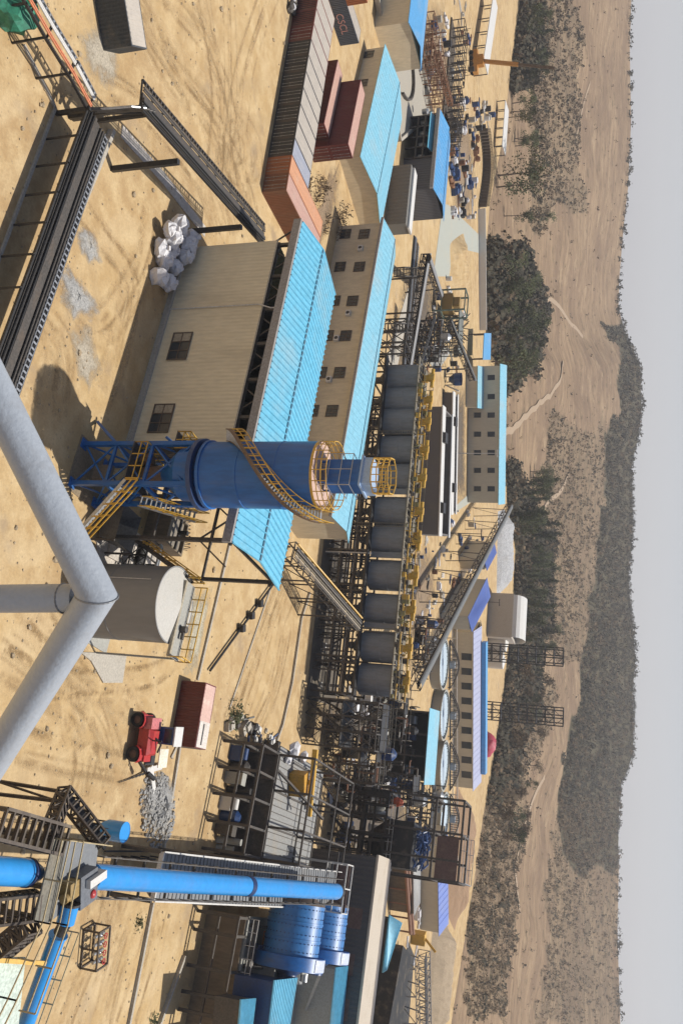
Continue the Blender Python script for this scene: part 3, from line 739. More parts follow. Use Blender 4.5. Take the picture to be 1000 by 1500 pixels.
# sacks against the wall
spots = [(228, 405), (243, 415), (236, 380), (250, 392), (232, 365), (246, 368), (262, 362), (240, 350), (256, 346), (236, 338), (250, 332), (268, 350), (258, 378)]
for i, (px, U) in enumerate(spots):
    zz = .55 if i < 4 else random.choice((.5, 1.2)); w = G(px - 4, U, 0)
    b = MB(); b.blob((0, 0, zz + .1), random.uniform(.75, 1.0), random.uniform(.7, .95), random.uniform(.6, .85), 20 + i, 11, 7, .2); b.b(-.2, .2, -.1, .15, zz + .5, zz + .95)
    o = b.build('bulk_sack', SACK); o.location = w; tag(o, 'bulging white bulk sack in the pile at the warehouse corner', 'sack', 'white sacks piled at the warehouse corner')
# ------------------------------------------------------------------ two storey beige block
E2 = 7.0
p0 = G(562, 320, E2); p1 = G(486, 757, E2); p2_ = G(509, 791, E2); p3_ = G(580, 368, E2)
F2 = Fr((p0.x, p0.y, 0), vdir(p0, p1)); L2 = (p1 - p0).length; D2 = (F2.l(p2_).y + F2.l(p3_).y)/2
print('B2', L2, D2, F2.yaw)
bt = F2.thing('beige_block', 'long two storey beige building with a shallow turquoise roof behind the warehouse', 'building')
b = MB(); b.b(.35, L2 - .35, .45, D2 - .35, 0, E2 - .02); b.add([(L2 - .35, .45, E2 - .02), (L2 - .35, D2 - .35, E2 - .02), (L2 - .35, D2*.55, E2 + .6)], [(0, 1, 2)]); b.add([(.35, .45, E2 - .02), (.35, D2 - .35, E2 - .02), (.35, D2*.55, E2 + .6)], [(0, 2, 1)]); b.build('wall', BEIGE2, bt)
r = MB()
for ya, za, yb, zb in ((0, E2, D2*.55, E2 + .8), (D2*.55, E2 + .8, D2, E2 + .1)): r.slab([(0, ya, za), (L2, ya, za), (L2, yb, zb), (0, yb, zb)], .08)
for i in range(int(L2/1.0)):
    x = i*1.0 + .3
    for ya, za, yb, zb in ((0, E2, D2*.55, E2 + .8), (D2*.55, E2 + .8, D2, E2 + .1)): r.beam((x, ya, za + .01), (x, yb, zb + .01), .06, .05)
ro = r.build('roof', TURQ2, bt)
s_ = MB(); s_.beam((0, D2*.55, E2 + .83), (L2, D2*.55, E2 + .83), .12, .05); s_.build('ridge_seam', MATS['dark_turquoise_seam'], ro)
gt = MB(); gt.b(-.02, L2, -.28, -.02, E2 - .35, E2 + .02); gt.build('gutter', MATS['gutter'], bt)
FW2 = Fr(F2.w(0, .45), F2.yaw)
for U, pu, pl in ((343, 533, 506), (391, 526, 498), (441, 516, 490), (492, 506, 480), (546, 497, 470), (602, 486, 458)):
    for px in (pu, pl):
        x, z = wallhit(FW2, px, U); w = MB(); w.b(x - .85, x + .85, .40, .44, z - .75, z + .75); wo = w.build('window', GLASS, bt)
        f = MB()
        for xx in (x - .9, x - .3, x + .3, x + .85): f.b(xx, xx + .07, .36, .398, z - .8, z + .8)
        for zz in (z - .8, z + .05, z + .75): f.b(x - .9, x + .92, .362, .399, zz, zz + .07)
        f.build('frame', BROWNP, wo)
for U, px in ((365, 528), (460, 510), (557, 482), (497, 493)):
    x, z = wallhit(FW2, px, U); a = MB(); a.b(x - .45, x + .45, .05, .44, z - .35, z + .35); ao = a.build('air_conditioner', WHITE, bt); d = MB(); d.lathe([(.02, 0), (.26, 0)], 16, (x, .045, z), Matrix.Rotation(R(90), 4, 'X')); d.build('fan_grille', STEELD, ao)
# ------------------------------------------------------------------ blue roofed hall and its neighbours
g0 = G(495, 234); E3 = HT(g0, 527); e3r = G(527.5, 229, E3); e3l = G(564, 64, E3); e3f = G(561, 316, E3)
F3 = Fr((e3r.x, e3r.y, 0), vdir(e3l, e3r)); L3 = (e3l - e3r).length; D3 = F3.l(e3f).y
print('B3', E3, L3, D3, F3.yaw)
bt = F3.thing('blue_roofed_hall', 'beige hall with a broad sky blue roof behind the stacked red containers', 'building')
b = MB(); b.b(-L3 + .3, -.3, .3, D3 - .3, 0, E3 - .02)
for x in (-.3, -L3 + .3): b.add([(x, .3, E3 - .02), (x, D3 - .3, E3 - .02), (x, D3/2, E3 + .85)], [(0, 1, 2) if x > -1 else (0, 2, 1)])
b.build('wall', BEIGE2, bt)
r = MB()
for ya, za, yb, zb in ((0, E3, D3/2, E3 + 1.0), (D3/2, E3 + 1.0, D3, E3)):
    r.slab([(-L3, ya, za), (0, ya, za), (0, yb, zb), (-L3, yb, zb)], .08)
    for i in range(int(L3/1.0)): r.beam((-i - .3, ya, za + .01), (-i - .3, yb, zb + .01), .06, .05)
ro = r.build('roof', TURQ2, bt); s_ = MB(); s_.beam((-L3, D3/2, E3 + 1.03), (0, D3/2, E3 + 1.03), .12, .05); s_.build('ridge_seam', MATS['dark_turquoise_seam'], ro)
FW3 = Fr(F3.w(0, .3), F3.yaw)
for px, U in ((540, 80), (531, 122)):
    x, z = wallhit(FW3, px, U); w = MB(); w.b(x - .8, x + .8, .25, .29, z - .8, z + .8); wo = w.build('window', GLASS, bt); f = MB()
    for xx in (x - .85, x - .03, x + .8): f.b(xx, xx + .07, .21, .248, z - .85, z + .85)
    f.build('frame', BROWNP, wo)
# dark shed
g4 = G(600, 332); E4 = HT(g4, 647); n4 = G(635, 276, E4); f4 = G(647.5, 330, E4); l4 = G(645, 163, E4)
F4 = Fr((n4.x, n4.y, 0), vdir(l4, n4)); L4 = (l4 - n4).length; D4 = F4.l(f4).y
print('B4', E4, L4, D4, F4.yaw)
bt = F4.thing('dark_shed', 'open fronted slate grey shed with a bright blue roof', 'shed')
b = MB(); b.corr((-.2, .2), (-.2, D4 - .2), 0, E4, .05, .5); b.corr((-L4 + .2, D4 - .2), (-L4 + .2, .2), 0, E4, .05, .5); b.corr((-.2, D4 - .2), (-L4 + .2, D4 - .2), 0, E4, .05, .5); b.corr((-7.5, .4), (-.2, .4), 0, E4 - .1, .04, .5); b.build('wall', mat('slate_cladding', (.085, .088, .10), .6, 0, .1, (.12, .11, .1), .4, .3), bt)
r = MB()
for ya, za, yb, zb in ((-.3, E4, D4*.5, E4 + .9), (D4*.5, E4 + .9, D4 + .2, E4 + .2)):
    r.slab([(-L4 - .2, ya, za), (.2, ya, za), (.2, yb, zb), (-L4 - .2, yb, zb)], .1)
    for i in range(int(L4)): r.beam((-i - .3, ya, za + .01), (-i - .3, yb, zb + .01), .06, .05)
ro = r.build('roof', BLUER, bt); s_ = MB(); s_.beam((-L4, D4/2, E4 + .93), (0, D4/2, E4 + .93), .14, .05); s_.build('ridge_seam', mat('deep_blue_seam', (.03, .1, .22), .6), ro)
gt = MB(); gt.b(-L4 - .2, .2, -.75, -.3, E4 - .7, E4 - .02); gt.build('gutter', MATS['gutter'], bt)
st = MB(); xs4 = [-L4 + .4 + (L4 - 8)*i/4 for i in range(5)]
for x in xs4: st.beam((x, .3, 0), (x, .3, E4 - .2), .3)
for z in (2.2, E4*.55): st.beam((xs4[0], .3, z), (xs4[-1], .3, z), .3)
st.build('open_frame', STEEL, bt)
fl = MB(); fl.b(-L4 + .5, -7.6, .6, D4 - .5, 2.1, 2.25); fl.build('floor_deck', STEELD, bt)
aw = MB(); aw.slab([(-L4 + 1, -1.4, E4 - 1.6), (-8.4, -1.4, E4 - 1.6), (-8.4, .1, E4 - 1.0), (-L4 + 1, .1, E4 - 1.0)], .07); aw.build('awning', TURQ, bt)
for i in range(5):
    m_ = MB(); x = -9 - i*2.7; m_.lathe([(0, 2.3), (.55, 2.35), (.6, 3.3), (.4, 3.6), (.0, 3.65)], 14, (x, 2.0, 0)); o = m_.build('process_vessel', GALV); o.location = F4.w(0, 0); o.rotation_euler.z = F4.yaw
    tag(o, 'rounded metal vessel standing on the deck of the open dark shed', 'vessel', 'vessels inside the dark shed')
# ribbed grey annexe
q = F4.w(-.2, -7.8); FX = Fr(q, F4.yaw)
bt = FX.thing('ribbed_annexe', 'low grey ribbed building with white roof edge beside the dark shed', 'building')
b = MB(); b.corr((.5, 0), (13, 0), 0, 3.9, .06, .7); b.b(.5, 13, .01, 3.2, 0, 3.88); b.build('wall', mat('ribbed_grey', (.17, .165, .15), .7, 0, .15, (.2, .16, .12), .4, .4), bt)
b = MB(); b.b(.4, 13.1, 1.2, 3.4, 3.9, 4.25); b.build('roof', WHITE, bt)
# round settling slab beyond the hall
SLAB = mat('pond_slab', (.34, .31, .255), .9, 0, .12, (.42, .35, .24), .1, .5)
t = thing('settling_pond', 'large grey concrete settling pond with an arched inlet behind the blue hall', 'pond', G(575, 60))
b = MB(True); b.slab([G(548, -30, .5), G(585, 205, .5), G(632, 165, .5), G(606, 40, .5), G(590, -30, .5)], .6); b.build('basin_floor', SLAB, t)
b = MB(True)
for a_, c_ in (((548, -30), (585, 205)), ((585, 205), (632, 165)), ((632, 165), (606, 40)), ((606, 40), (590, -30))): b.beam(G(*a_, .7), G(*c_, .7), .6, .8)
b.build('rim_wall', CONC, t)
b = MB(True); c_ = G(588, 90, .5); 
for i in range(12):
    a0 = math.pi*i/12; a1 = math.pi*(i+1)/12
    b.beam(c_ + Vector((-6*math.cos(a0), 9*math.sin(a0), .3)), c_ + Vector((-6*math.cos(a1), 9*math.sin(a1), .3)), .35, .6)
b.build('arched_wall', STEEL, t)
t = thing('beige_hall', 'beige building end with blue roof at the cut off edge beyond the pond', 'building', G(545, 15))
b = MB(True); p = G(548, 40); F5 = Fr(p, -.3); bb = MB(); bb.b(-20, 0, 0, 10, 0, 6); 
t.location = F5.o; t.rotation_euler.z = F5.yaw; bb.build('wall', BEIGE2, t); b = MB(); b.slab([(-20.2, -.3, 6), (.3, -.3, 6), (.3, 5, 7), (-20.2, 5, 7)], .1); b.slab([(-20.2, 5, 7), (.3, 5, 7), (.3, 10.3, 6), (-20.2, 10.3, 6)], .1); b.build('roof', BLUER, t)
def AY(px, U, Y):
    d = ray(px, U); return Vector((0, 0, CH)) + d*(Y/d.y)
# ------------------------------------------------------------------ blue silo on legs
SC = Vector((-2.6, 58.65, 0)); SF = Fr(SC)
t = SF.thing('blue_silo', 'tall blue steel silo on braced legs with a yellow stair winding round it', 'silo')
RS, Z0, ZT = 2.5, 10.7, 19.5
mb = MB(); mb.lathe([(RS, Z0), (RS, 13.6), (RS + .04, 13.62), (RS + .04, 13.74), (RS, 13.76), (RS, 16.6), (RS + .03, 16.62), (RS + .03, 16.72), (RS, 16.74), (RS, ZT)], 56); mb.build('shell', BLUE, t)
mb = MB(); mb.lathe([(RS + .12, Z0 - .1), (RS + .12, Z0 + .12), (RS, Z0 + .12)], 48); mb.lathe([(RS + .12, Z0 - .1), (2.05, Z0 - .12), (2.05, 8.5), (.55, 6.6), (.55, 6.2)], 40); mb.build('hopper', BLUE, t)
mb = MB(); mb.lathe([(2.2, 9.9), (2.75, 9.9), (2.75, 10.25), (2.2, 10.25)], 40)
for i in range(20):
    a = i*math.pi/10; mb.beam((2.1*math.cos(a), 2.1*math.sin(a), 10.25), (2.6*math.cos(a), 2.6*math.sin(a), Z0 - .1), .08)
mb.build('ring_beam', BLUED, t)
mb = MB(); mb.disc((0, 0, ZT + .02), RS - .02, 40); mb.build('roof_plate', mat('pink_dust_roof', (.52, .36, .29), .9, 0, .12, (.6, .5, .4), .8, .5), t)
mb = MB(); hs = 1.72; cs = [(-hs, -hs), (hs, -hs), (hs, hs), (-hs, hs)]
for x, y in cs:
    l = MB(); l.beam((x, y, -.05), (x, y, 10.0), .34); l.b(x - .4, x + .4, y - .4, y + .4, 0, .12); l.build('leg', BLUE, t)
for (xa, ya), (xb, yb) in zip(cs, cs[1:] + cs[:1]):
    for z in (3.0, 6.2, 9.6): mb.beam((xa, ya, z), (xb, yb, z), .22)
    for z0_, z1_ in ((.2, 3.0), (3.0, 6.2), (6.2, 9.6)):
        mb.beam((xa, ya, z0_), (xb, yb, z1_), .12); mb.beam((xb, yb, z0_), (xa, ya, z1_), .12)
mb.beam((-hs - 2.4, -hs + .6, .2), (-hs, -hs, 3.0), .22); mb.beam((-hs - 2.0, .6, 5.6), (-hs, hs, 8.4), .18)
mb.build('bracing', BLUE, t)
# winding stair: left flank, round the front, up to the right rim
tr = MB(); rl = MB(); sg = MB(); A0, A1 = R(183) - YA, R(352) - YA; ZA, ZB = 12.0, ZT + .1; n = 46; prev = None
for i in range(n + 1):
    k = i/n; a = lerp(A0, A1, k); z = lerp(ZA, ZB, k); ci, si = math.cos(a), math.sin(a)
    pi = Vector((ci*(RS + .06), si*(RS + .06), z)); po = Vector((ci*(RS + .95), si*(RS + .95), z))
    tr.beam(pi, po, .26, .05)
    if prev:
        sg.beam(prev[1], po, .07, .26); sg.beam(prev[0], pi, .05, .22)
        for hh in (.55, 1.05): rl.beam(prev[1] + Vector((0, 0, hh)), po + Vector((0, 0, hh)), .06)
        rl.beam(prev[0] + Vector((ci*.12, si*.12, 1.0)), pi + Vector((ci*.12, si*.12, 1.0)), .05)
    if i % 3 == 0: rl.beam(po, po + Vector((0, 0, 1.05)), .06); rl.beam(pi + Vector((ci*.12, si*.12, 0)), pi + Vector((ci*.12, si*.12, 1.0)), .045)
    prev = (pi, po)
so_ = tr.build('stair', GALV, t); sg.build('stringer', mat('brown_stringer', (.16, .10, .06), .6), so_); rl.build('handrail', YEL, so_)
mb = MB()
for i in range(20):
    a0, a1 = 2*math.pi*i/20, 2*math.pi*(i+1)/20
    p, q = Vector((RS*math.cos(a0), RS*math.sin(a0), ZT)), Vector((RS*math.cos(a1), RS*math.sin(a1), ZT))
    for hh in (.35, .7, 1.1): mb.beam(p + Vector((0, 0, hh)), q + Vector((0, 0, hh)), .055)
    mb.beam(p, p + Vector((0, 0, 1.1)), .05)
mb.lathe([(RS + .02, ZT - .1), (RS + .06, ZT - .1), (RS + .06, ZT + .08), (RS + .02, ZT + .08)], 40)
mb.build('top_railing', YEL, t)
d = MB(); d.b(-.95, .95, -.75, .95, ZT + .5, 22.6); d.beam((-.8, -.6, ZT), (-.8, -.6, ZT + .6), .12); d.beam((.8, -.6, ZT), (.8, -.6, ZT + .6), .12); d.beam((-.8, .8, ZT), (-.8, .8, ZT + .6), .12); d.beam((.8, .8, ZT), (.8, .8, ZT + .6), .12)
do = d.build('dust_filter', BLUE, t)
d = MB(); d.b(-1.2, 1.2, -1.0, 1.2, 22.6, 22.75); d.b(-1.05, 1.05, -.85, 1.05, 22.75, 23.45); d.build('filter_cap', mat('pale_blue_paint', (.33, .45, .62), .4, 0, .1), do)
d = MB()
for hh in (20.3, 21.2, 22): 
    for p, q in zip([(-1.25, -1.05), (1.25, -1.05), (1.25, 1.2), (-1.25, 1.2)], [(1.25, -1.05), (1.25, 1.2), (-1.25, 1.2), (-1.25, -1.05)]): d.beam((*p, hh), (*q, hh), .045)
for p in [(-1.25, -1.05), (1.25, -1.05), (0, -1.05)]: d.beam((*p, ZT), (*p, 22), .045)
d.build('filter_guard', GALV, do)
d = MB(); pts = [Vector((1.35*math.cos(i*math.pi/4), 1.35*math.sin(i*math.pi/4), 23.5)) for i in range(9)]
for p, q in zip(pts, pts[1:]):
    for hh in (0, .4, .8, 1.2): d.beam(p + Vector((0, 0, hh)), q + Vector((0, 0, hh)), .07)
    d.beam(p, p + Vector((0, 0, 1.2)), .07); m_ = (p + q)/2; d.beam(m_, m_ + Vector((0, 0, 1.2)), .05)
d.build('cap_railing', YEL, do)
# working deck between the legs
dk_ = MB(); dk_.b(-1.6, 1.6, -2.4, 1.6, 4.9, 5.0); dk_.b(-3.2, -1.6, -1.2, .6, 7.6, 7.68); dk_.build('deck', STEEL, t)
rr = MB(); railing(rr, [(-1.55, 1.5, 5), (-1.55, -2.35, 5), (1.55, -2.35, 5)], 1.1, .035, .8); railing(rr, [(-1.7, .6, 7.65), (-3.15, .6, 7.65), (-3.15, -1.15, 7.65), (-1.7, -1.15, 7.65)], 1.1, .035, .7); rr.build('deck_railing', YEL, t)
s1 = MB(); r1_ = MB(); stair(s1, r1_, (-3.0, .2, 7.7), (-2.6, .9, 12.0), .8, 14, .035); s1.build('side_stair', GALV, t); r1_.build('side_handrail', YEL, t)
s1 = MB(); r1_ = MB(); stair(s1, r1_, SF.l(G(108, 790)), (1.4, -1.9, 5.0), .9, 18, .05); s1.build('ground_stair', GALV, t); r1_.build('ground_handrail', YEL, t)
s1 = MB(); r1_ = MB(); stair(s1, r1_, (2.2, .2, 5.0), (2.2, 3.0, 8.6), .8, 12, .035); s1.build('rear_stair', GALV, t); r1_.build('rear_handrail', YEL, t)
f = MB(); f.lathe([(.7, 5.05), (.8, 5.6), (.75, 6.4), (.4, 6.9)], 16, (.2, -.1, 0)); f.tube((-.9, -.6, 5.5), (1.4, .4, 5.9), .28, 10); f.b(-1.2, -.5, -1.2, -.5, 5.0, 5.9); f.build('feeder', mat('rusty_feeder', (.22, .12, .06), .7), t)
cb = MB(); cb.b(-.6, .6, -.2, .2, .4, 2.0); o = cb.build('control_cabinet', mat('brown_cabinet', (.2, .16, .12), .6)); o.location = G(132, 692); o.rotation_euler.z = YA; tag(o, 'brown control cabinet standing between the blue silo legs', 'cabinet')
gr = strip('kerb', 'concrete pad under the blue silo', 'kerb', [SF.w(-2.3, 0), SF.w(2.3, 0)], 4.6, .05, mat('brown_shade_concrete', (.25, .19, .12), .9, 0, .2, (.1, .08, .06), .4, .5))  # brown shade beneath the silo is put into the pad's colour
# ------------------------------------------------------------------ grey tank
TC = Vector((7.55, 59.9, 0)); TF = Fr(TC)
t = TF.thing('grey_tank', 'squat grey storage tank with a white roof and a walkway behind it', 'tank')
TG = mat('tank_grey', (.215, .215, .21), .5, 0, .06, (.24, .22, .19), .2, .3, 3, True)
RTK, HTK = 3.0, 7.1
mb = MB(); mb.lathe([(RTK, 0), (RTK, 2.6), (RTK + .03, 2.62), (RTK + .03, 2.7), (RTK, 2.72), (RTK, HTK), (RTK + .06, HTK), (RTK + .06, HTK + .08), (RTK - .05, HTK + .08)], 64); mb.build('shell', TG, t)
mb = MB(); mb.lathe([(RTK - .05, HTK + .06), (0, HTK + .45)], 64); 
ro = mb.build('roof', mat('white_roof', (.46, .44, .395), .7, 0, .08, (.5, .42, .32), .5, .3), t)
mb = MB(); a_ = -1.9; mb.path([(3.06*math.cos(a_), 3.06*math.sin(a_), z) for z in (2.7, 6.3)], .035); mb.path([(3.07*math.cos(a), 3.07*math.sin(a), 2.9 - .5*abs(a + 1.2)) for a in [(-1.9 + .1*i) for i in range(12)]], .05); mb.build('pipe', PIPEW, t)
wa, wb = TF.l(G(272, 848, 7.5)), TF.l(G(250, 962, 7.5))
mb = MB(); yv = (wa.y + wb.y)/2; mb.b(wa.x, wb.x, yv, yv + .25, 7.25, 7.5); mb.b(wa.x, wb.x, yv + 1.5, yv + 1.7, 7.25, 7.5); mb.build('walkway_beam', mat('tan_steel', (.36, .31, .22), .6), t)
mb = MB(); mb.b(wa.x, wb.x, yv + .25, yv + 1.5, 7.42, 7.48)
for i in range(5):
    x = lerp(wa.x + .2, wb.x - .2, i/4); mb.beam((x, yv + 1.6, 0), (x, yv + 1.6, 7.3), .14)
mb.build('walkway', CONCG, t)
rr = MB(); railing(rr, [(wa.x, yv + 1.65, 7.5), (wb.x, yv + 1.65, 7.5), (wb.x, yv + .1, 7.5)], 1.1, .04, 1.0); rr.build('walkway_railing', YEL, t)
mb = MB(); mb.lathe([(.0, 7.5), (.28, 7.5), (.28, 8.0), (0, 8.05)], 12, (wb.x - 2.4, yv + .9, 0)); mb.tube((wb.x - 2.4, yv + .9, 7.75), (wb.x - 1.6, yv + .9, 7.75), .16, 8); mb.build('agitator_motor', STEEL, t)
s1 = MB(); r1_ = MB(); stair(s1, r1_, TF.l(G(196, 789, 1.0)), TF.l(G(280, 850, 7.5)), .9, 20, .04); s1.build('stair', STEEL, t); r1_.build('handrail', YEL, t)
mb = MB(); mb.b(-3.4, 3.4, -3.4, 3.4, 0, .1)
mb.build('foundation', CONCG, t)
def slab_on(name, label, cat, quad, z, material):
    b = MB(); b.slab([(p.x, p.y, z) for p in quad], z); return tag(b.build(name, material), label, cat)
slab_on('concrete_pad', 'pale concrete pad beside the grey tank on the red container side', 'pad', [G(116, 955), G(132, 968), G(150, 1000), G(178, 1000), G(184, 958)], .14, CONC)
slab_on('concrete_pad', 'white concrete slab under the pump machinery between silo and tank', 'pad', [G(140, 790), G(150, 850), G(222, 850), G(240, 812), G(200, 780)], .12, mat('pale_slab', (.50, .45, .39), .9))
# pump machinery
t = thing('pump_skid', 'dark jumbled pump machinery on a pale slab between the silo and the grey tank', 'pump', G(178, 812), YA)
mb = MB(); frame_bays(mb, [-1.6, 0, 1.6], [0, 2.2], [.9, 2.4], .14, 'all', .08); mb.build('frame', STEELD, t)
mb = MB(); mb.tube((-1.2, .8, 1.3), (.4, .8, 1.3), .42, 16); mb.tube((.4, .8, 1.3), (1.4, .8, 1.3), .3, 14); mb.build('motor', STEELD, t)
mb = MB(); mb.path([(-1.6, 1.6, .5), (-1.6, 1.6, 2.6), (.8, 1.6, 2.6), (.8, .4, 2.2), (.8, .4, .3)], .14, 10); mb.path([(1.9, -.4, .3), (1.9, 1.8, .3), (1.9, 1.8, 2.0), (2.8, 1.8, 2.0)], .12, 10); mb.build('pipe', GALV, t)
mb = MB(); mb.lathe([(0, .2), (.55, .2), (.55, 1.5), (.2, 1.8), (0, 1.8)], 16, (2.4, .6, 0)); mb.build('surge_drum', STEEL, t)
for px, U, s in ((212, 832, 1.4), (165, 800, 1.1), (225, 812, .9)):
    b = MB(); b.b(-s, s, -s*.7, s*.7, .12, .32); o = b.build('precast_block', mat('pale_slab', (.5, .45, .39))); o.location = G(px, U); o.rotation_euler.z = YA + .1*s; tag(o, 'pale flat concrete block lying by the pump machinery', 'block', 'pale blocks by the pump machinery')
t = thing('dark_hopper', 'dark grey steel hopper box beside the blue silo stairs', 'hopper', G(145, 772), YA)
mb = MB(); v_ = [(-1.6, -1.2), (1.6, -1.2), (1.6, 1.6), (-1.6, 1.6)]; w_ = [(-.9, -.4), (.9, -.4), (.9, .8), (-.9, .8)]
mb.add([(*p, 2.6) for p in v_] + [(*p, .5) for p in w_], [(0, 1, 5, 4), (1, 2, 6, 5), (2, 3, 7, 6), (3, 0, 4, 7), (4, 5, 6, 7)]); mb.build('bin', mat('dull_grey_steel', (.11, .11, .11), .6), t)
mb = MB()
for x, y in v_: mb.beam((x, y, 0), (x, y, 2.6), .14)
mb.build('legs', STEEL, t)
t = thing('mixing_tank', 'open brown rectangular tank with a small mixer beyond the hopper', 'tank', G(207, 792), YA)
mb = MB(); mb.b(-3.2, -.0, 0, .18, 0, 2.4); mb.b(-3.2, 0, 3.2, 3.38, 0, 2.4); mb.b(-3.2, -3.02, .18, 3.2, 0, 2.4); mb.b(-.18, 0, .18, 3.2, 0, 2.4); mb.build('wall', BRICKB, t)
mb = MB(); mb.b(-3.02, -.18, .18, 3.2, 2.0, 2.05); mb.build('slurry', mat('grey_slurry', (.22, .19, .15), .5), t)
mb = MB(); mb.beam((-3.2, 1.7, 2.5), (0, 1.7, 2.5), .2); mb.tube((-1.6, 1.7, 2.6), (-1.6, 1.7, 3.4), .22, 10); mb.build('mixer', STEELD, t)
t = MB(); pts = []
c0_, c1_ = G(263, 742), G(262, 806)
for i in range(150):
    k = i/149; p = c0_.lerp(c1_, k); a = k*2*math.pi*12; pts.append(p + Vector((0, .55*math.cos(a), .6 + .55*math.sin(a))))
t.path(pts, .035, 5); tag(t.build('wire_coil', STEELD), 'long coil of wire lying on the sand beyond the mixing tank', 'wire coil')
mb = MB(); mb.tube(G(396, 856) + Vector((0, 0, .35)), G(304, 982) + Vector((0, 0, .3)), .14, 8)
for k in (.25, .4, .55): p = G(396, 856).lerp(G(304, 982), k); mb.b(p.x - .4, p.x + .4, p.y - .4, p.y + .4, .1, .75)
tag(mb.build('drill_pipe', STEELD), 'long dark drill pipe with couplings lying across the sand', 'pipe')
strip('kerb', 'straight concrete kerb running past the grey tank towards the red container', 'kerb', [G(335, 797), G(288, 996)], .3, .22, CONC)
strip('kerb', 'second concrete kerb on the open sand beyond the drill pipe', 'kerb', [G(398, 855), G(336, 1036)], .2, .12, CONC)
strip('kerb', 'short kerb beyond the red container', 'kerb', [G(262, 1085), G(250, 1110)], .3, .15, CONC)
patch('rubble_spread', 'loose pale rubble between the grey tank walkway and the kerb', mat('pale_rubble', (.42, .38, .28), .95, 0, .4, (.3, .25, .15), .8, .5, 8), [G(282, 860), G(312, 860), G(300, 920), G(290, 990), G(268, 990), G(272, 930)], .01, h=.15, cat='rubble')
# ------------------------------------------------------------------ red container and the red machine
cpos = G(249.5, 1090.5)
t = container('shipping_container', 'dark red container with a striped pinkish roof behind the red tractor', cpos, R(70), 6.06, 2.44, 2.59, C_RD, mat('pink_white_roof', (.56, .37, .31), .8, 0, .1, (.72, .6, .5), 1.0, .5))
mb = MB(); mb.b(.1, 2.34, .05, 2.5, 2.6, 2.66); mb.build('roof_sheet', mat('pale_sheet', (.62, .56, .50), .7), t); mb = MB(); mb.b(.9, 1.15, .3, 2.3, 2.662, 2.68); mb.build('roof_slot', STEELD, t)
tp = G(190, 1078); tf = Fr(tp, R(-14)); t = tf.thing('red_tractor', 'red tractor with big dark wheels, a blue cab and a cream deck plate', 'tractor')
for x, y, r_ in ((-1.45, 0, .62), (1.45, 0, .66), (-1.45, 1.9, .62), (1.45, 1.9, .66)):
    w = MB(); M90 = Matrix.Rotation(R(90), 4, 'X'); w.lathe([(r_*.55, -.22), (r_*.93, -.24), (r_, -.16), (r_, .16), (r_*.93, .24), (r_*.55, .22)], 26, (x, y, r_), M90); wo = w.build('wheel', RUBBER, t)
    h = MB(); h.lathe([(0, -.14), (.14, -.2), (.16, -.1), (r_*.54, -.12), (r_*.58, .1), (0, .1)], 18, (x, y, r_), M90); h.build('rim', mat('rusty_rim', (.12, .06, .045), .6), wo)
b = MB(); b.b(-1.9, 1.9, .3, 1.6, .7, 1.15); b.b(-.75, 1.5, .15, 1.75, 1.15, 1.75); b.b(1.5, 2.05, .35, 1.55, .8, 1.5); b.add([(-.75, .15, 1.75), (1.5, .15, 1.75), (1.5, 1.75, 1.75), (-.75, 1.75, 1.75), (-.6, .5, 2.1), (1.3, .5, 2.0), (1.3, 1.4, 2.0), (-.6, 1.4, 2.1)], [(0, 1, 5, 4), (1, 2, 6, 5), (2, 3, 7, 6), (3, 0, 4, 7), (4, 5, 6, 7)]); b.build('body', RED, t)
for x in (-1.45, 1.45):
    f = MB(); f.lathe([(.78, -.3), (.8, .3)], 14, (x, .0, .62), Matrix.Rotation(R(90), 4, 'X'), R(20), R(160)); f.add(*[(lambda q: (q, [(0, 1, 2, 3)]))([(x - .5, -.3, 1.3), (x + .5, -.3, 1.3), (x + .5, .3, 1.34), (x - .5, .3, 1.34)])][0]); f.build('mudguard', RED, t)
b = MB(); b.b(-1.7, -.75, .1, 1.8, 1.2, 1.95); b.build('cowl', mat('pink_faded_red', (.52, .16, .16), .45), t)
b = MB(); b.b(-1.0, .5, 1.9, 3.2, 1.6, 3.3); cabo = b.build('cab', mat('cab_blue', (.02, .07, .20), .4), t)
b = MB(); b.b(-1.1, .6, 1.8, 3.3, 3.3, 3.42); b.build('cab_roof', WHITE, cabo); b = MB(); b.b(-.85, .35, 1.86, 1.895, 2.35, 3.05); b.build('windscreen', GLASS, cabo)
b = MB()
for x in (-.9, .4):
    for y in (2.0, 3.1): b.beam((x, y, 1.0), (x, y, 1.65), .14)
b.b(-1.0, 2.4, 1.6, 3.3, .85, 1.0); b.build('chassis', STEELD, t)
b = MB(); b.slab([(.9, 1.7, 2.25), (2.5, 1.7, 2.25), (2.5, 3.0, 2.4), (.9, 3.0, 2.4)], .08); b.build('deck_plate', mat('cream_plate', (.72, .66, .52), .6), t)
b = MB(); b.path([(0, .9, 2.1), (.5, 1.2, 2.5), (1.2, 1.5, 2.1)], .09); b.beam((2.0, .6, .9), (3.3, 1.6, 1.5), .22); b.tube((3.0, 1.4, 1.5), (3.5, 2.0, 1.9), .2, 10); b.build('boom', STEELD, t)
b = MB(); b.tube((.2, .5, 2.0), (.2, .5, 2.9), .06); b.build('exhaust', STEELD, t)
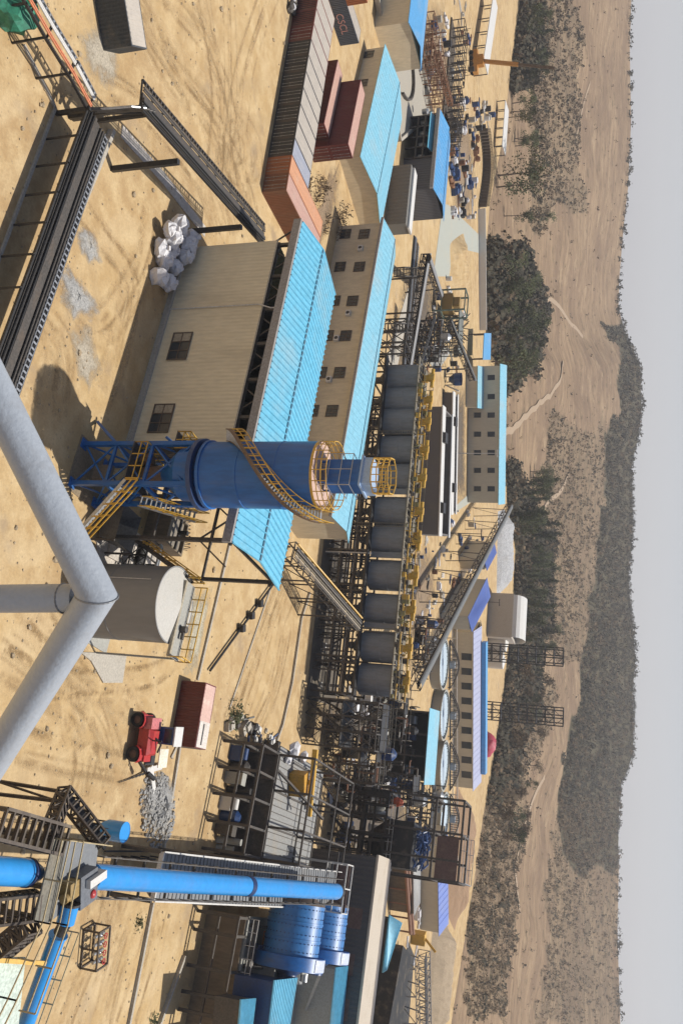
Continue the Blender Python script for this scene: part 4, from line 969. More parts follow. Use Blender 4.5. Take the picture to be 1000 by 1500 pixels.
# gravel heap, planks and rods
patch('gravel_heap', 'heap of coarse grey gravel beyond the red tractor', GRAVEL, [G(206, 1148), G(240, 1122), G(256, 1150), G(252, 1200), G(240, 1240), G(214, 1236), G(203, 1195)], .01, n=4, jit=.4, h=.9)
rk = MB()
for i in range(420):
    a = random.random()**.5; th_ = random.uniform(0, 6.28); px = 229 + 26*a*math.sin(th_); U = 1185 + 58*a*math.cos(th_); p = G(px, U); r_ = random.uniform(.06, .22); rk.blob(p + Vector((0, 0, .85*(1 - a) + .05)), r_, r_, r_*.8, i, 5, 3, .3)
stuff(rk.build('gravel_stones', GRAVEL), 'loose stones over the grey gravel heap', 'gravel')
for i, (a_, c_, w_) in enumerate((((214, 1122), (221, 1160), .55), ((208, 1128), (232, 1122), .5))):
    b = MB(); b.beam(G(*a_) + Vector((0, 0, .5)), G(*c_) + Vector((0, 0, .35)), w_, .16); tag(b.build('white_plank', WHITE), ('long white plank lying from the tractor to the gravel heap', 'short white plank across the end of the long white plank')[i], 'plank')
b = MB()
for i in range(9): b.tube(G(172 + i*5, 1146 - i*1.5) + Vector((0, 0, .15)), G(205 + i*3, 1134 - i*2) + Vector((0, 0, .2 + .04*i)), .035, 5)
tag(b.build('rod_bundle', STEELD), 'bundle of thin dark rods fanned out by the white planks', 'rods')
# junk pile and bush
for i in range(26):
    px = random.uniform(330, 402); U = 1045 + (px - 330)*.55 + random.uniform(-8, 22); b = MB(); s = random.uniform(.3, .95)
    if i % 3 == 0: b.beam((-s*1.6, 0, .2), (s*1.6, .3, random.uniform(.3, 1.0)), .18)
    elif i % 3 == 1: b.b(-s, s, -s*.6, s*.6, 0, s*.7); b.b(-s*.8, s*.3, -s*.4, s*.4, s*.7, s)
    else: b.blob((0, 0, s*.5), s, s*.8, s*.6, i, 7, 4, .35)
    o = b.build('scrap_piece', (STEELD, WHITE, STEEL, BLUED, CONC, STEELD)[i % 6]); o.location = G(px, U); o.rotation_euler.z = random.uniform(0, 6); tag(o, 'piece of scrap in the pile at the corner of the steel workshop', 'scrap', 'scrap pieces piled by the steel workshop')
def bush(px, U, r_, label, n=160, material=None, h=1.0, group=None):
    b = MB()
    for _ in range(n):
        d = Vector((random.gauss(0, 1), random.gauss(0, 1), abs(random.gauss(0, .8))))*r_*.5; u = Vector((random.gauss(0, 1), random.gauss(0, 1), random.gauss(0, 1))).normalized(); q = u.orthogonal().normalized(); sz = random.uniform(.12, .3)*max(.6, r_*.6)
        b.add([d - u*sz, d + q*sz*.5, d + u*sz, d - q*sz*.5], [(0, 1, 2, 3)])
    for k in range(4): b.tube((0, 0, -.1), (random.uniform(-.5, .5)*r_, random.uniform(-.5, .5)*r_, r_*.7), .04, 5)
    o = b.build('bush', material or M_LEAF); o.location = G(px, U); return tag(o, label, 'bush', group)
bush(340, 1047, 1.6, 'green bush growing at the end of the scrap pile')
bush(202, 1352, .7, 'small green weed clump below the corrugated gallery', 60)
bush(222, 1494, .9, 'green weed clump at the edge by the long kerb', 80)
# ------------------------------------------------------------------ leach tanks in their steel frame
la, lb = G(477, 800), G(454, 1005); LY = vdir(la, lb); LD = Vector((math.cos(LY), math.sin(LY), 0)); LN = Vector((-LD.y, LD.x, 0))
LF = Fr(la, LY)
def on_line(U, z, off):
    lo, hi = -60.0, 60.0
    for _ in range(50):
        m_ = (lo + hi)/2
        if PR(la + LD*m_ + LN*off + Vector((0, 0, z)))[1] < U: lo = m_
        else: hi = m_
    return lo
TU = [556, 588, 619, 660, 701, 750, 792, 843, 893, 948, 996]
LZ0, LZ1, LR = 6.4, 11.3, 2.25
LT = mat('tank_slate', (.20, .21, .225), .55, .1, .14, (.20, .16, .12), .5, .6, 3, True)
lx = [on_line(U, 9, 3.2) for U in TU]
print('leach x', [round(x, 1) for x in lx], [round(PR(LF.w(lx[3], 3.2 - LR, z))[0]) for z in (LZ0, LZ1)], [round(PR(LF.w(lx[9], 3.2 - LR, z))[0]) for z in (LZ0, LZ1)])
RUSTBAR = mat('rusty_walkway', (.19, .165, .12), .7, .2, .2, (.25, .2, .12), .8, .5)
t0_ = None
def leach_tank(x, lab):
    t = thing('leach_tank', lab, 'tank', LF.w(x, 3.2), LY, 'slate leach tanks in the long steel frame')
    b = MB(); b.lathe([(LR, LZ0), (LR, 9.1), (LR + .03, 9.12), (LR + .03, 9.22), (LR, 9.24), (LR, LZ1), (LR + .1, LZ1), (LR + .1, LZ1 + .12), (LR - .1, LZ1 + .12), (LR - .1, LZ1 - .5)], 40); b.build('shell', LT, t)
    b = MB(); b.disc((0, 0, LZ1 - .5), LR - .08, 30); b.build('slurry', mat('dark_slurry', (.09, .08, .065), .3), t)
    b = MB(); b.lathe([(LR - .05, LZ0), (.5, LZ0 - 1.6), (.5, LZ0 - 2.2)], 30); b.build('cone_bottom', LT, t)
    b = MB()
    for a in (R(230), R(310)): b.tube((2.2*math.cos(a), 2.2*math.sin(a), LZ0), (2.2*math.cos(a), 2.2*math.sin(a), LZ1), .05, 6)
    b.build('riser_pipe', LT, t)
    b = MB(); b.b(-.45, .45, -.45, .45, LZ1 + .5, LZ1 + 1.1); b.tube((0, 0, LZ1 + 1.1), (0, 0, LZ1 + 1.95), .42, 14); b.tube((-1.6, 0, LZ1 + 1.8), (1.4, 0, LZ1 + 1.8), .27, 10); b.b(-.7, .3, -.3, .3, LZ1 + 1.1, LZ1 + 2.1)
    for sx in (-.6, .6): b.beam((sx, -.6, LZ1 + .3), (sx, .6, LZ1 + .3), .2)
    b.build('agitator_drive', YEL, t)
    b = MB(); b.tube((0, 0, LZ1 - .5), (0, 0, LZ1 + .5), .12, 8); b.beam((-LR, 0, LZ1 + .25), (LR, 0, LZ1 + .25), .35, .3); b.build('bridge', STEEL, t)
    return t
lab = ['slate leach tank farthest from the lattice tower end, mostly behind the turquoise roof'] + ['slate leach tank %s' % s for s in ('second beyond the turquoise roof', 'third beyond the turquoise roof, partly behind it', 'directly behind the top cage of the blue silo', 'just past the top of the blue silo', 'fourth before the black steel tower', 'in the pair standing behind the stair gallery top, farther one', 'in the pair above the gallery with the yellow rail, first', 'beside the upper end of the yellow railed gallery', 'second from the lattice tower end of the row', 'at the lattice tower end of the row')]
for i, x in enumerate(lx): leach_tank(x, lab[i])
t = LF.thing('tank_gantry', 'long dark steel frame carrying the row of slate tanks', 'frame')
bm_ = MB(); brs = MB(); xs = []
for a, b2 in zip(lx, lx[1:]): xs.append((a + b2)/2)
xs = [lx[0] - 2.6] + xs + [lx[-1] + 2.7]
for i, x in enumerate(xs):
    for y in (0, .9, 6.2):
        MB().beam((x - .3, y, 0), (x - .3, y, LZ0), .24).build('column', STEEL, t)
        if i not in (0, len(xs) - 1) and i % 2 == 0: MB().beam((x + .5, y, 0), (x + .5, y, LZ0), .24).build('column', STEEL, t)
    for z in (2.4, 4.6):
        bm_.beam((x - .3, 0, z), (x - .3, 6.2, z), .2)
    if i % 2 == 0 and i < len(xs) - 1:
        for z0_, z1_ in ((0, 2.4), (2.4, 4.6), (4.6, LZ0)):
            brs.beam((x - .3, 0, z0_), (x + 1.7, 0, z1_), .1); brs.beam((x + 1.7, 0, z0_), (x - .3, 0, z1_), .1)
        MB().beam((x + 1.7, 0, 0), (x + 1.7, 0, LZ0), .2).build('column', STEEL, t)
for y in (0, .9, 6.2):
    for z in (2.4, 4.6, LZ0 - .15): bm_.beam((xs[0], y, z), (xs[-1], y, z), .26)
bm_.build('beams', STEEL, t); brs.build('bracing', STEEL, t)
dk_ = MB()
for a, b2, in zip(xs, xs[1:]): dk_.b(a + .02, b2 - .02, -.4, 1.0, LZ0 - .02, LZ0 + .12)
for i, x in enumerate(xs):
    pass
dk_.build('deck', STEELD, t)
for i in (5, 7, 9):
    x = xs[i]; b = MB(); b.b(x - .42, x + .42, 1.3, 1.5, LZ0 + .13, LZ1 + .05); b.b(x - .5, x + .5, 1.0, 1.3, LZ1 - .3, LZ1 + .1); b.build('infill_panel', LT, t)
wk = MB(); wk.b(xs[0], xs[-1], 5.0, 6.6, LZ1 + .1, LZ1 + .25); wk.b(xs[0], xs[-1], .35, 1.0, LZ1 + .05, LZ1 + .2)
for i in range(int(xs[-1] - xs[0])): wk.b(xs[0] + i, xs[0] + i + .15, 1.0, 5.0, LZ1 + .12, LZ1 + .2)
wk.build('walkway', RUSTBAR, t)
rr = MB(); railing(rr, [(xs[0], .4, LZ1 + .2), (xs[-1], .4, LZ1 + .2), (xs[-1], 6.5, LZ1 + .2), (xs[0], 6.5, LZ1 + .2)], 1.1, .03, 1.5); rr.build('railing', RUSTBAR, t)
pp = MB()
for z in (3.2, 3.6, 5.3): pp.tube((xs[2], .5, z), (xs[-1], .5, z), .13, 7)
pp.build('pipe', STEEL, t)
pp = MB(); pp.tube((xs[1], 4.6, LZ1 + .9), (xs[-1], 4.6, LZ1 + 1.3), .1, 8); pp.tube((xs[1], 2.2, LZ1 + .5), (xs[-1], 2.2, LZ1 + .5), .1, 8); pp.build('air_header', YEL, t)
rp = random.Random(17)
fit = [MB(), MB(), MB()]
for i in range(150):
    x = rp.uniform(xs[1], xs[-1]); y = rp.uniform(.6, 6.4); q_ = fit[rp.choice((0, 0, 1, 2))]; s_ = rp.uniform(.12, .4); z = LZ1 + .25
    if i % 3: q_.b(x - s_, x + s_, y - s_*.6, y + s_*.6, z, z + s_*rp.uniform(1, 3))
    else: q_.path([(x, y, z), (x, y, z + rp.uniform(.5, 1.4)), (x + rp.uniform(-1.2, 1.2), y, z + rp.uniform(.5, 1.4))], .07, 6)
for q_, m_ in zip(fit, (STEEL, mat('olive_paint', (.28, .24, .08), .6), YEL)): q_.build('top_fittings', m_, t)
for nm, m_, n_ in (('pipework', STEEL, 90), ('pipework', PIPEW, 16), ('pipework', mat('rusty_pipe', (.25, .12, .07), .7), 14)):
    pp = MB()
    for i in range(n_):
        x = rp.uniform(xs[2], xs[-1]); y = rp.uniform(-.3, 5.5); z = rp.uniform(.4, LZ0 - .8); k = i % 3
        if k == 0: pp.path([(x, y, z), (x + rp.uniform(1, 5), y, z), (x + rp.uniform(1, 5), y, z + rp.uniform(.5, 2))], rp.uniform(.07, .15), 6)
        elif k == 1: pp.tube((x, y, 0), (x, y, z + 1.5), rp.uniform(.06, .14), 6)
        else: pp.path([(x, y, z), (x, y + rp.uniform(1, 3), z), (x, y + rp.uniform(1, 3), 0)], rp.uniform(.07, .14), 6)
    pp.build(nm, m_, t)
for i in (3, 6, 9):
    lad_ = MB(); x = xs[i] + .8
    for o in (-.25, .25): lad_.beam((x + o, -.5, 0), (x + o, -.5, LZ1 + .9), .06)
    for j in range(34): lad_.beam((x - .25, -.5, .3 + j*.36), (x + .25, -.5, .3 + j*.36), .045)
    lad_.build('ladder', RUSTBAR, t)
for i in range(14):
    x = lerp(xs[3], xs[-1], (i + .5)/14); b = MB(); b.tube((0, 0, .2), (0, 0, random.uniform(1.6, 4.6)), .22, 8); b.b(-.35, .35, -.3, .3, 0, .5)
    o = b.build('standpipe', PIPEW if i % 2 else STEEL); o.location = LF.w(x, 2.2 + 1.4*(i % 2)); tag(o, 'pump standpipe in the shade under the leach tank frame', 'standpipe', 'standpipes under the leach tank frame')
slab_on('concrete_pad', 'concrete slab darkened by oil and painted shade under the leach tank frame', 'pad', [LF.w(xs[2], -1.2), LF.w(xs[-1] + 1, -1.2), LF.w(xs[-1] + 1, 12.5), LF.w(xs[1], 12.5)], .1, mat('oily_shade_concrete', (.10, .08, .055), .8, 0, .2, (.2, .16, .1), .3, .5))  # dirt and the shade behind the frame are both in this colour
# lattice and junk at the end of the row, crawler of hoses
t = LF.thing('lattice_tower', 'tangled dark lattice stair tower at the end of the leach tank row', 'tower'); t.location = LF.w(xs[-1] + .4, -.6)
b = MB(); frame_bays(b, [.3, 2.4, 4.4, 6.6], [0, 2.5, 6], [2.6, 5.2, 7.8, 10.2], .22, 'all', .1); b.build('frame', STEEL, t)
b = MB(); b.b(.2, 6.7, -.1, 6.2, 5.15, 5.25); b.b(.2, 6.7, 2.4, 6.2, 10.2, 10.3); b.build('deck', STEELD, t)
s1 = MB(); r1_ = MB(); stair(s1, r1_, (1, .6, .1), (4.2, .6, 5.2), .9, 14); stair(s1, r1_, (4.2, 1.8, 5.2), (1, 1.8, 10.2), .9, 14); railing(r1_, [(.2, 6.1, 10.3), (6.7, 6.1, 10.3), (6.7, 2.5, 10.3), (.2, 2.5, 10.3)], 1.1, .03); s1.build('stair', STEEL, t); r1_.build('railing', RUSTBAR, t)
b = MB()
for i in range(16): b.beam((random.uniform(.5, 6.4), random.uniform(-.4, 6), random.uniform(.3, 9.5)), (random.uniform(.5, 6.4), random.uniform(-.4, 6), random.uniform(2, 11.2)), .1)
for i in range(6): b.tube((.5 + i, random.uniform(0, 5), random.uniform(1, 5)), (1.6 + i*.8, random.uniform(0, 5), random.uniform(3, 9)), .14, 7)
b.build('pipework', STEEL, t)
# gallery with the yellow rail
ga, gb = G(420, 806, 2.2), G(515, 914, LZ0 + .4)
t = thing('pipe_gallery', 'sloping pipe gallery with a yellow rail rising from the warehouse end to the leach tanks', 'gallery', (ga.x, ga.y, 0))
b = MB(True); lattice(b, ga, gb, 2.2, 1.0, 12, .13)
for k in (.05, .3, .55, .8): p = ga.lerp(gb, k); b.beam((p.x - .9, p.y, 0), (p.x - .9, p.y, p.z), .18); b.beam((p.x + .9, p.y, 0), (p.x + .9, p.y, p.z), .18); b.beam((p.x - .9, p.y, 0), (p.x + .9, p.y, p.z), .1)
b.build('girder', STEEL, t)
gd = (gb - ga).normalized(); gs = Vector((gd.y, -gd.x, 0)).normalized()
for o, mt, r_ in ((-1.0, YEL, .12), (-.5, STEELD, .1), (-.15, STEEL, .16), (.3, MATS['rusty_walkway'], .1), (.65, mat('tan_pipe', (.36, .30, .22), .6), .1), (.95, STEEL, .08)):
    b = MB(True); b.tube(ga + gs*o + Vector((0, 0, 1.25)), gb + gs*o + Vector((0, 0, 1.25)), r_, 8); b.build('pipe', mt, t)
# kerb and shaded slab before the frame
strip('kerb', 'pale kerb along the sand in front of the leach tank frame', 'kerb', [G(452, 868), G(440, 905), G(426, 1000), G(412, 1062), G(398, 1100)], .3, .3, CONC)
# ------------------------------------------------------------------ long pipe and belt rack left of the tanks
pa_, pb_ = G(606, 345, 6), G(584, 592, 6)
rack('pipe_rack', 'long dark raised pipe rack beyond the two storey building', [pa_, pb_], 3.6, 6, [G(576, 396), G(566, 460), G(562, 520)], mats=(STEELD, GALV, STEEL, GALV))
for i, (ax_, bx_, z, hh) in enumerate((((577, 399), (603, 399), 6.0, 1.7), ((564, 481), (590, 481), 6.0, 1.7))):
    b = MB(); lattice(b, G(*ax_, z), G(*bx_, z), 1.4, hh, 6, .16); tag(b.build('truss_bridge', STEEL), ('short truss bridge to the roof edge near the ribbed annexe', 'short truss bridge to the middle of the long roof edge')[i], 'truss')
t = LF.thing('lattice_tower', 'dark braced lattice bay at the start of the leach tank row', 'tower'); t.location = LF.w(xs[0] - 6.5, .5)
b = MB(); frame_bays(b, [0, 2, 4, 6], [0, 4], [3, 6, 9], .2, 'all', .12); b.build('frame', STEEL, t)
def conveyor(label, p, q, w=1.6, h=1.4, bays=14, legs=(), cover=None, material=STEEL, belt=STEELD):
    t = thing('belt_conveyor', label, 'conveyor', (p[0], p[1], 0)); b = MB(True); lattice(b, p, q, w, h, bays, .14); d = (Vector(q) - Vector(p)).normalized(); s = Vector((d.y, -d.x, 0)).normalized()
    for k in legs:
        a = Vector(p).lerp(Vector(q), k)
        for o in (-w*.55, w*.55): b.beam(a + s*o, (a.x + s.x*o*1.4, a.y + s.y*o*1.4, 0), .2)
        b.beam(a + s*w*.55, (a.x - s.x*w*.75, a.y - s.y*w*.75, 0), .12)
    b.build('girder', material, t)
    b = MB(True); b.beam(Vector(p) + Vector((0, 0, h*.75)), Vector(q) + Vector((0, 0, h*.75)), w*.7, .12); b.build('belt', belt, t)
    if cover:
        b = MB(True); n = 8; P0, P1 = Vector(p) + Vector((0, 0, h)), Vector(q) + Vector((0, 0, h))
        arc = [(s*math.cos(math.pi*i/n)*w*.45 + Vector((0, 0, math.sin(math.pi*i/n)*w*.22))) for i in range(n + 1)]
        vs = [P0 + a for a in arc] + [P1 + a for a in arc]; b.add(vs, [(i, i + 1, n + 2 + i, n + 1 + i) for i in range(n)]); b.build('cover', cover, t)
    return t
conveyor('covered belt conveyor slanting up beside the long pipe rack', G(590, 540, 5.5), G(618, 372, 9.5), 1.5, 1.2, 16, (.2, .5, .8), mat('mid_grey_cover', (.22, .22, .22), .6))
conveyor('short silver conveyor branching to the yellow crusher', G(640, 432, 4), G(620, 378, 10), 1.3, 1.0, 8, (.3, .7), mat('mid_grey_cover', (.22, .22, .22), .6))
conveyor('dark lattice conveyor climbing to the turquoise lean to of the far building', G(652, 470, 2.5), G(688, 558, 8), 1.6, 1.3, 12, (.2, .5, .8), mat('grey_cover', (.15, .155, .15), .6))
conveyor('long dark covered conveyor running up from the lattice tower to the far building', G(600, 1004, 8), G(741, 742, 9), 1.7, 1.7, 34, (.1, .22, .34, .46, .58, .7, .82, .94), mat('grey_cover', (.15, .155, .15), .6))
conveyor('dark open conveyor trough beside the long pipe rack', G(606, 536, 4), G(628, 462, 6), 2.4, 1.6, 8, (.3, .8), None, STEELD)
t = thing('yellow_crusher', 'yellow and brown crusher housing under a green steel portal', 'crusher', G(634, 442), LY)
b = MB(); b.b(-2, 2, 0, 3, 2, 4.5); b.b(-1.2, 1.2, .5, 2.5, 4.5, 6); b.build('housing', mat('ochre_paint', (.28, .18, .05), .6, 0, .25), t)
b = MB(); frame_bays(b, [-2.6, 2.6], [-.5, 3.5], [2, 7.4], .3); b.build('portal', mat('dull_green_paint', (.12, .17, .14), .6), t)
t = thing('screening_frame', 'grey green lattice screening frame in the yard', 'frame', G(640, 482), LY + .2); b = MB(); frame_bays(b, [-5, -2.5, 0, 2.5, 5], [0, 3, 6], [2.5, 5], .22, 'all', .14); b.b(-5, 5, 0, 6, 5.0, 5.15); b.build('frame', mat('grey_green_steel', (.17, .18, .16), .6, .2), t)
b = MB()
for i in range(18): b.beam((random.uniform(-6, 6), random.uniform(-1, 7), 0), (random.uniform(-6, 6), random.uniform(-1, 7), 6.5), .16)
b.build('braces', STEEL, t)
t = thing('blue_hopper', 'blue feed hopper with a white chute in the yard before the far building', 'hopper', G(652, 556), LY); b = MB(); b.lathe([(1.6, 4), (1.6, 2.4), (.5, .9)], 20); b.build('bin', BLUED, t); b = MB(); b.beam((1.6, 0, .3), (3.2, 0, 3.6), .3); b.build('chute', WHITE, t); b = MB()
for a in range(4): b.beam((1.5*math.cos(a*1.57), 1.5*math.sin(a*1.57), 0), (1.5*math.cos(a*1.57), 1.5*math.sin(a*1.57), 3.5), .16)
b.build('legs', STEEL, t)
slab_on('concrete_pad', 'pale concrete road between the two storey building and the pipe rack', 'pad', [G(556, 560), G(598, 420), G(604, 424), G(574, 575)], .06, CONC)
slab_on('concrete_pad', 'grey concrete yard before the far cream building', 'pad', [G(648, 298), G(656, 300), G(707, 350), G(707, 372), G(664, 362), G(657, 405), G(634, 405)], .05, MATS.get('green_grey_concrete') or mat('green_grey_concrete', (.36, .37, .32), .9, 0, .1, (.42, .36, .25), .2, .5))
slab_on('concrete_pad', 'wide grey concrete yard strip at the end of the white edged sumps', 'pad', [G(605, 790), G(690, 735), G(690, 720), G(655, 752), G(612, 775)], .05, mat('green_grey_concrete', (.36, .37, .32), .9, 0, .1, (.42, .36, .25), .2, .5))
slab_on('concrete_pad', 'long pale concrete strip beside the feed hopper', 'pad', [G(618, 520), G(640, 500), G(660, 515), G(640, 545)], .05, CONCG)
# white edged concrete sumps
def sump(label, a, b2, dep, h, cw=3.2):
    p, q = G(*a), G(*b2); fr = Fr(p, vdir(p, q)); L = (q - p).length; t = fr.thing('concrete_sump', label, 'sump')
    b = MB(); b.b(0, L, 0, .4, 0, h); b.b(0, L, dep, dep + .4, 0, h); b.b(0, .4, .4, dep, 0, h); b.b(L - .4, L, .4, dep, 0, h); b.build('wall', mat('sump_wall', (.13, .12, .115), .9, 0, .15, (.2, .17, .12), .3, .4), t)
    b = MB(); b.b(.4, L - .4, .4, dep, h*.3, h*.35); b.build('slurry', mat('grey_slurry', (.22, .19, .15), .5), t)
    b = MB(); b.b(-.3, L + .3, -.3, cw, h + .003, h + .25); b.b(-.3, L + .3, dep - .6, dep + .9, h + .002, h + .25); b.build('coping', WHITE, t)
    for k in (.2, .75):
        b = MB(); b.b(L*k, L*k + 2.2, .3, cw - .2, h + .26, h + .9); b.build('pump_box', STEELD, t)
    return t
sump('long concrete sump with white copings behind the leach tanks', (612, 596), (606, 782), 12, 5.2)
sump('second white edged sump just before the far cream building', (648, 575), (645, 752), 7, 2.4)
# ------------------------------------------------------------------ concrete workshop deck, lower middle
q0 = G(328, 1085); WKF = Fr(q0); wz = 4.6
wl = WKF.l(G(300, 1243)).x
t = WKF.thing('steel_workshop', 'open steel workshop bays with a grey deck behind, seen from the sand side', 'workshop')
b = MB(); frame_bays(b, [wl*i/4 for i in range(5)], [0, 5], [2.4, wz], .3, None); b.build('frame', STEEL, t)
b = MB(); b.b(-1, wl + 1, 5.2, 5.5, 0, wz - .2); b.build('back_wall', mat('dark_wall', (.07, .065, .06), .9), t)
DY = WKF.l(G(470, 1160, wz)).y
b = MB(); b.b(-1, wl + 1.5, 5.5, DY, wz - .35, wz - .05); b.build('deck', mat('ribbed_deck', (.25, .25, .24), .8, 0, .2, (.3, .25, .18), .4, .5), t)
b = MB()
for i in range(int((wl + 2)/.7)): b.b(-1 + i*.7, -.93 + i*.7, 5.5, DY, wz - .049, wz + .02)
b.build('deck_joints', STEEL, t)
b = MB(); frame_bays(b, [wl*.0, wl*.35, wl*.7, wl], [5.6, DY*.7, DY - .2], [wz, wz + 4.2], .24, None)
b.beam((wl*.15, 5.7, wz), (wl*.5, DY*.6, wz + 3.6), .25); b.build('upper_frame', STEEL, t)
for i in range(8):
    x = lerp(.8, wl - 1, i/7); m_ = MB(); k = i % 4
    if k == 0: m_.b(-.8, .8, -.5, .5, 0, 1.3); m_.tube((-.6, 0, 1.6), (.6, 0, 1.6), .4, 12)
    elif k == 1: m_.lathe([(0, 0), (.7, 0), (.7, 1.8), (.3, 2.2), (0, 2.2)], 14)
    elif k == 2: m_.b(-.6, .6, -.5, .5, 0, 2.0); m_.b(-.7, .7, -.6, .6, 2.0, 2.1)
    else: m_.tube((-.2, 0, 0), (-.2, 0, 2.8), .35, 10); m_.tube((.5, .2, 0), (.5, .2, 2.0), .25, 10)
    o = m_.build('machine_unit', (BLUED, STEEL, CONCG, STEELD, WHITE)[i % 5]); o.location = WKF.w(x, 2.6 + .8*(i % 2)); o.rotation_euler.z = YA; tag(o, 'pump or motor unit standing inside an open workshop bay', 'machine', 'machines inside the workshop bays')
# yellow hoist on the deck
t = thing('yellow_crane', 'yellow jib crane with a long beam standing on the workshop deck', 'crane', WKF.w(*WKF.l(G(436, 1148, wz))[:2]), YA)
ya_ = Vector((t.location.x, t.location.y, 0)); b = MB(True); ja, jb = G(462, 1098, wz + 2.4), G(452, 1196, wz + 2.4); b.beam(ja, jb, .5, .6); b.build('jib', YEL, t)
b = MB(True); jc = ja.lerp(jb, .5); b.beam((jc.x, jc.y, wz), jc, .4); b.beam((jc.x - .8, jc.y - .5, wz), (jc.x + .8, jc.y + .5, wz), .3); b.build('mast', YEL, t)
b = MB(True); hp = G(438, 1147, wz + .9); b.b(hp.x - 1.3, hp.x + 1.3, hp.y - 1, hp.y + .6, wz, wz + 1.9); b.build('hoist_box', mat('amber_paint', (.5, .26, .03), .5), t)
for px, U, s in ((425, 1098, .9), (440, 1108, .7), (418, 1112, .6), (448, 1180, .6)):
    b = MB(); b.blob((0, 0, s*.6), s, s*.9, s*.7, int(U), 9, 5, .25); o = b.build('white_bundle', SACK); w_ = G(px, U, wz); o.location = w_; tag(o, 'pale bundle lying on the workshop deck near the yellow crane', 'bundle', 'bundles on the workshop deck')
# ------------------------------------------------------------------ black steel tower
tw = G(490, 1150); TWF = Fr(tw); 
print('tower', [HT(tw, p) for p in (575, 640, 685)], TWF.l(G(478, 1245)))
tx = TWF.l(G(478, 1258)).x; th1, th2, th3 = HT(tw, 570), HT(tw, 640), HT(tw, 680)
t = TWF.thing('black_tower', 'tall black open steel tower holding a black bin and a tangle of blue hoses', 'tower')
b = MB(); frame_bays(b, [0, tx*.34, tx*.67, tx], [0, 7], [3.4, 6.8, th1], .38, None); b.beam((0, 0, th1*.6), (tx, 0, th1*.6), .5); b.build('lower_frame', STEELD, t)
b = MB()
for x in (0, tx*.45, tx*.8, tx + .6):
    for y in (.2, 6.8): b.beam((x, y, th1), (x, y, th3), .3)
for z in (th2, th3):
    for y in (.2, 6.8): b.beam((0, y, z), (tx + .6, y, z), .3)
    for x in (0, tx*.45, tx + .6): b.beam((x, .2, z), (x, 6.8, z), .28)
b.beam((0, .2, th1), (tx*.45, .2, th2), .14); b.beam((tx*.45, .2, th1), (0, .2, th2), .14)
b.build('upper_frame', STEEL, t)
b = MB(); b.b(tx*.36, tx*.98, .6, 6.4, th1 + .3, th1 + 4.2); b.add([(tx*.36, .6, th1 + .3), (tx*.98, .6, th1 + .3), (tx*.98, 6.4, th1 + .3), (tx*.36, 6.4, th1 + .3), (tx*.55, 2.5, th1 - 3), (tx*.8, 2.5, th1 - 3), (tx*.8, 4.5, th1 - 3), (tx*.55, 4.5, th1 - 3)], [(0, 4, 5, 1), (1, 5, 6, 2), (2, 6, 7, 3), (3, 7, 4, 0)]); b.build('bin', mat('black_bin', (.018, .018, .02), .6), t)
b = MB()
for i in range(46):
    c = Vector((random.uniform(tx*.42, tx*.92), random.uniform(1, 6), th1 + 4.3 + random.uniform(0, 1.6))); a = random.uniform(0, 6.28); d = Vector((math.cos(a), math.sin(a), random.uniform(-.3, .3)))*random.uniform(.6, 1.3)
    b.path([c - d, c + Vector((0, 0, .35)), c + d], .13, 6)
b.build('hose_tangle', BLUED, t)
b = MB(); b.b(tx*.5, tx + .6, .1, .18, th2 + .6, th3 - .3); b.build('side_panel', mat('rust_red_panel', (.12, .07, .06), .7), t)
rr = MB(); railing(rr, [(0, .1, th1 + .1), (tx, .1, th1 + .1)], 1.1, .035); railing(rr, [(tx*.45, 6.8, th3), (tx + .6, 6.8, th3), (tx + .6, .2, th3), (tx*.45, .2, th3)], 1.0, .04); rr.build('railing', GALV, t)
b = MB(); b.b(tx*.02, tx*.1, -.6, -.1, 4, 9); b.tube((tx*.2, -.5, 0), (tx*.2, -.5, 9), .25, 8); b.tube((tx*.6, -.4, 2), (tx*.6, -.4, 10), .3, 8); b.tube((0, 1, 5), (tx, 1, 5), .5, 10); b.build('pipework', STEELD, t)
b = MB(); b.blob((tx*.12, .4, th1 + 1.5), .7, .6, .8, 4, 9, 5, .2); b.build('red_bag', mat('orange_red', (.45, .08, .03), .6), t)
t2 = TWF.thing('platform_cage', 'galvanised railed stair platform with red brown panels at the foot of the black tower', 'platform'); t2.location = TWF.w(*TWF.l(G(480, 1262, 9))[:2]); p9 = TWF.w(*TWF.l(G(480, 1262, 9))[:2])
b = MB(); frame_bays(b, [0, 2.6, 5.2], [0, 2.6], [9, 10.2, 11.4], .16); b.build('cage', PIPEW, t2); b = MB(); b.b(.1, 5.1, 2.3, 2.4, 9.1, 11.2); b.build('panel', mat('rust_red_panel', (.12, .07, .06)), t2); b = MB(); b.b(0, 5.2, 0, 2.6, 8.9, 9.0); b.build('deck', STEELD, t2)
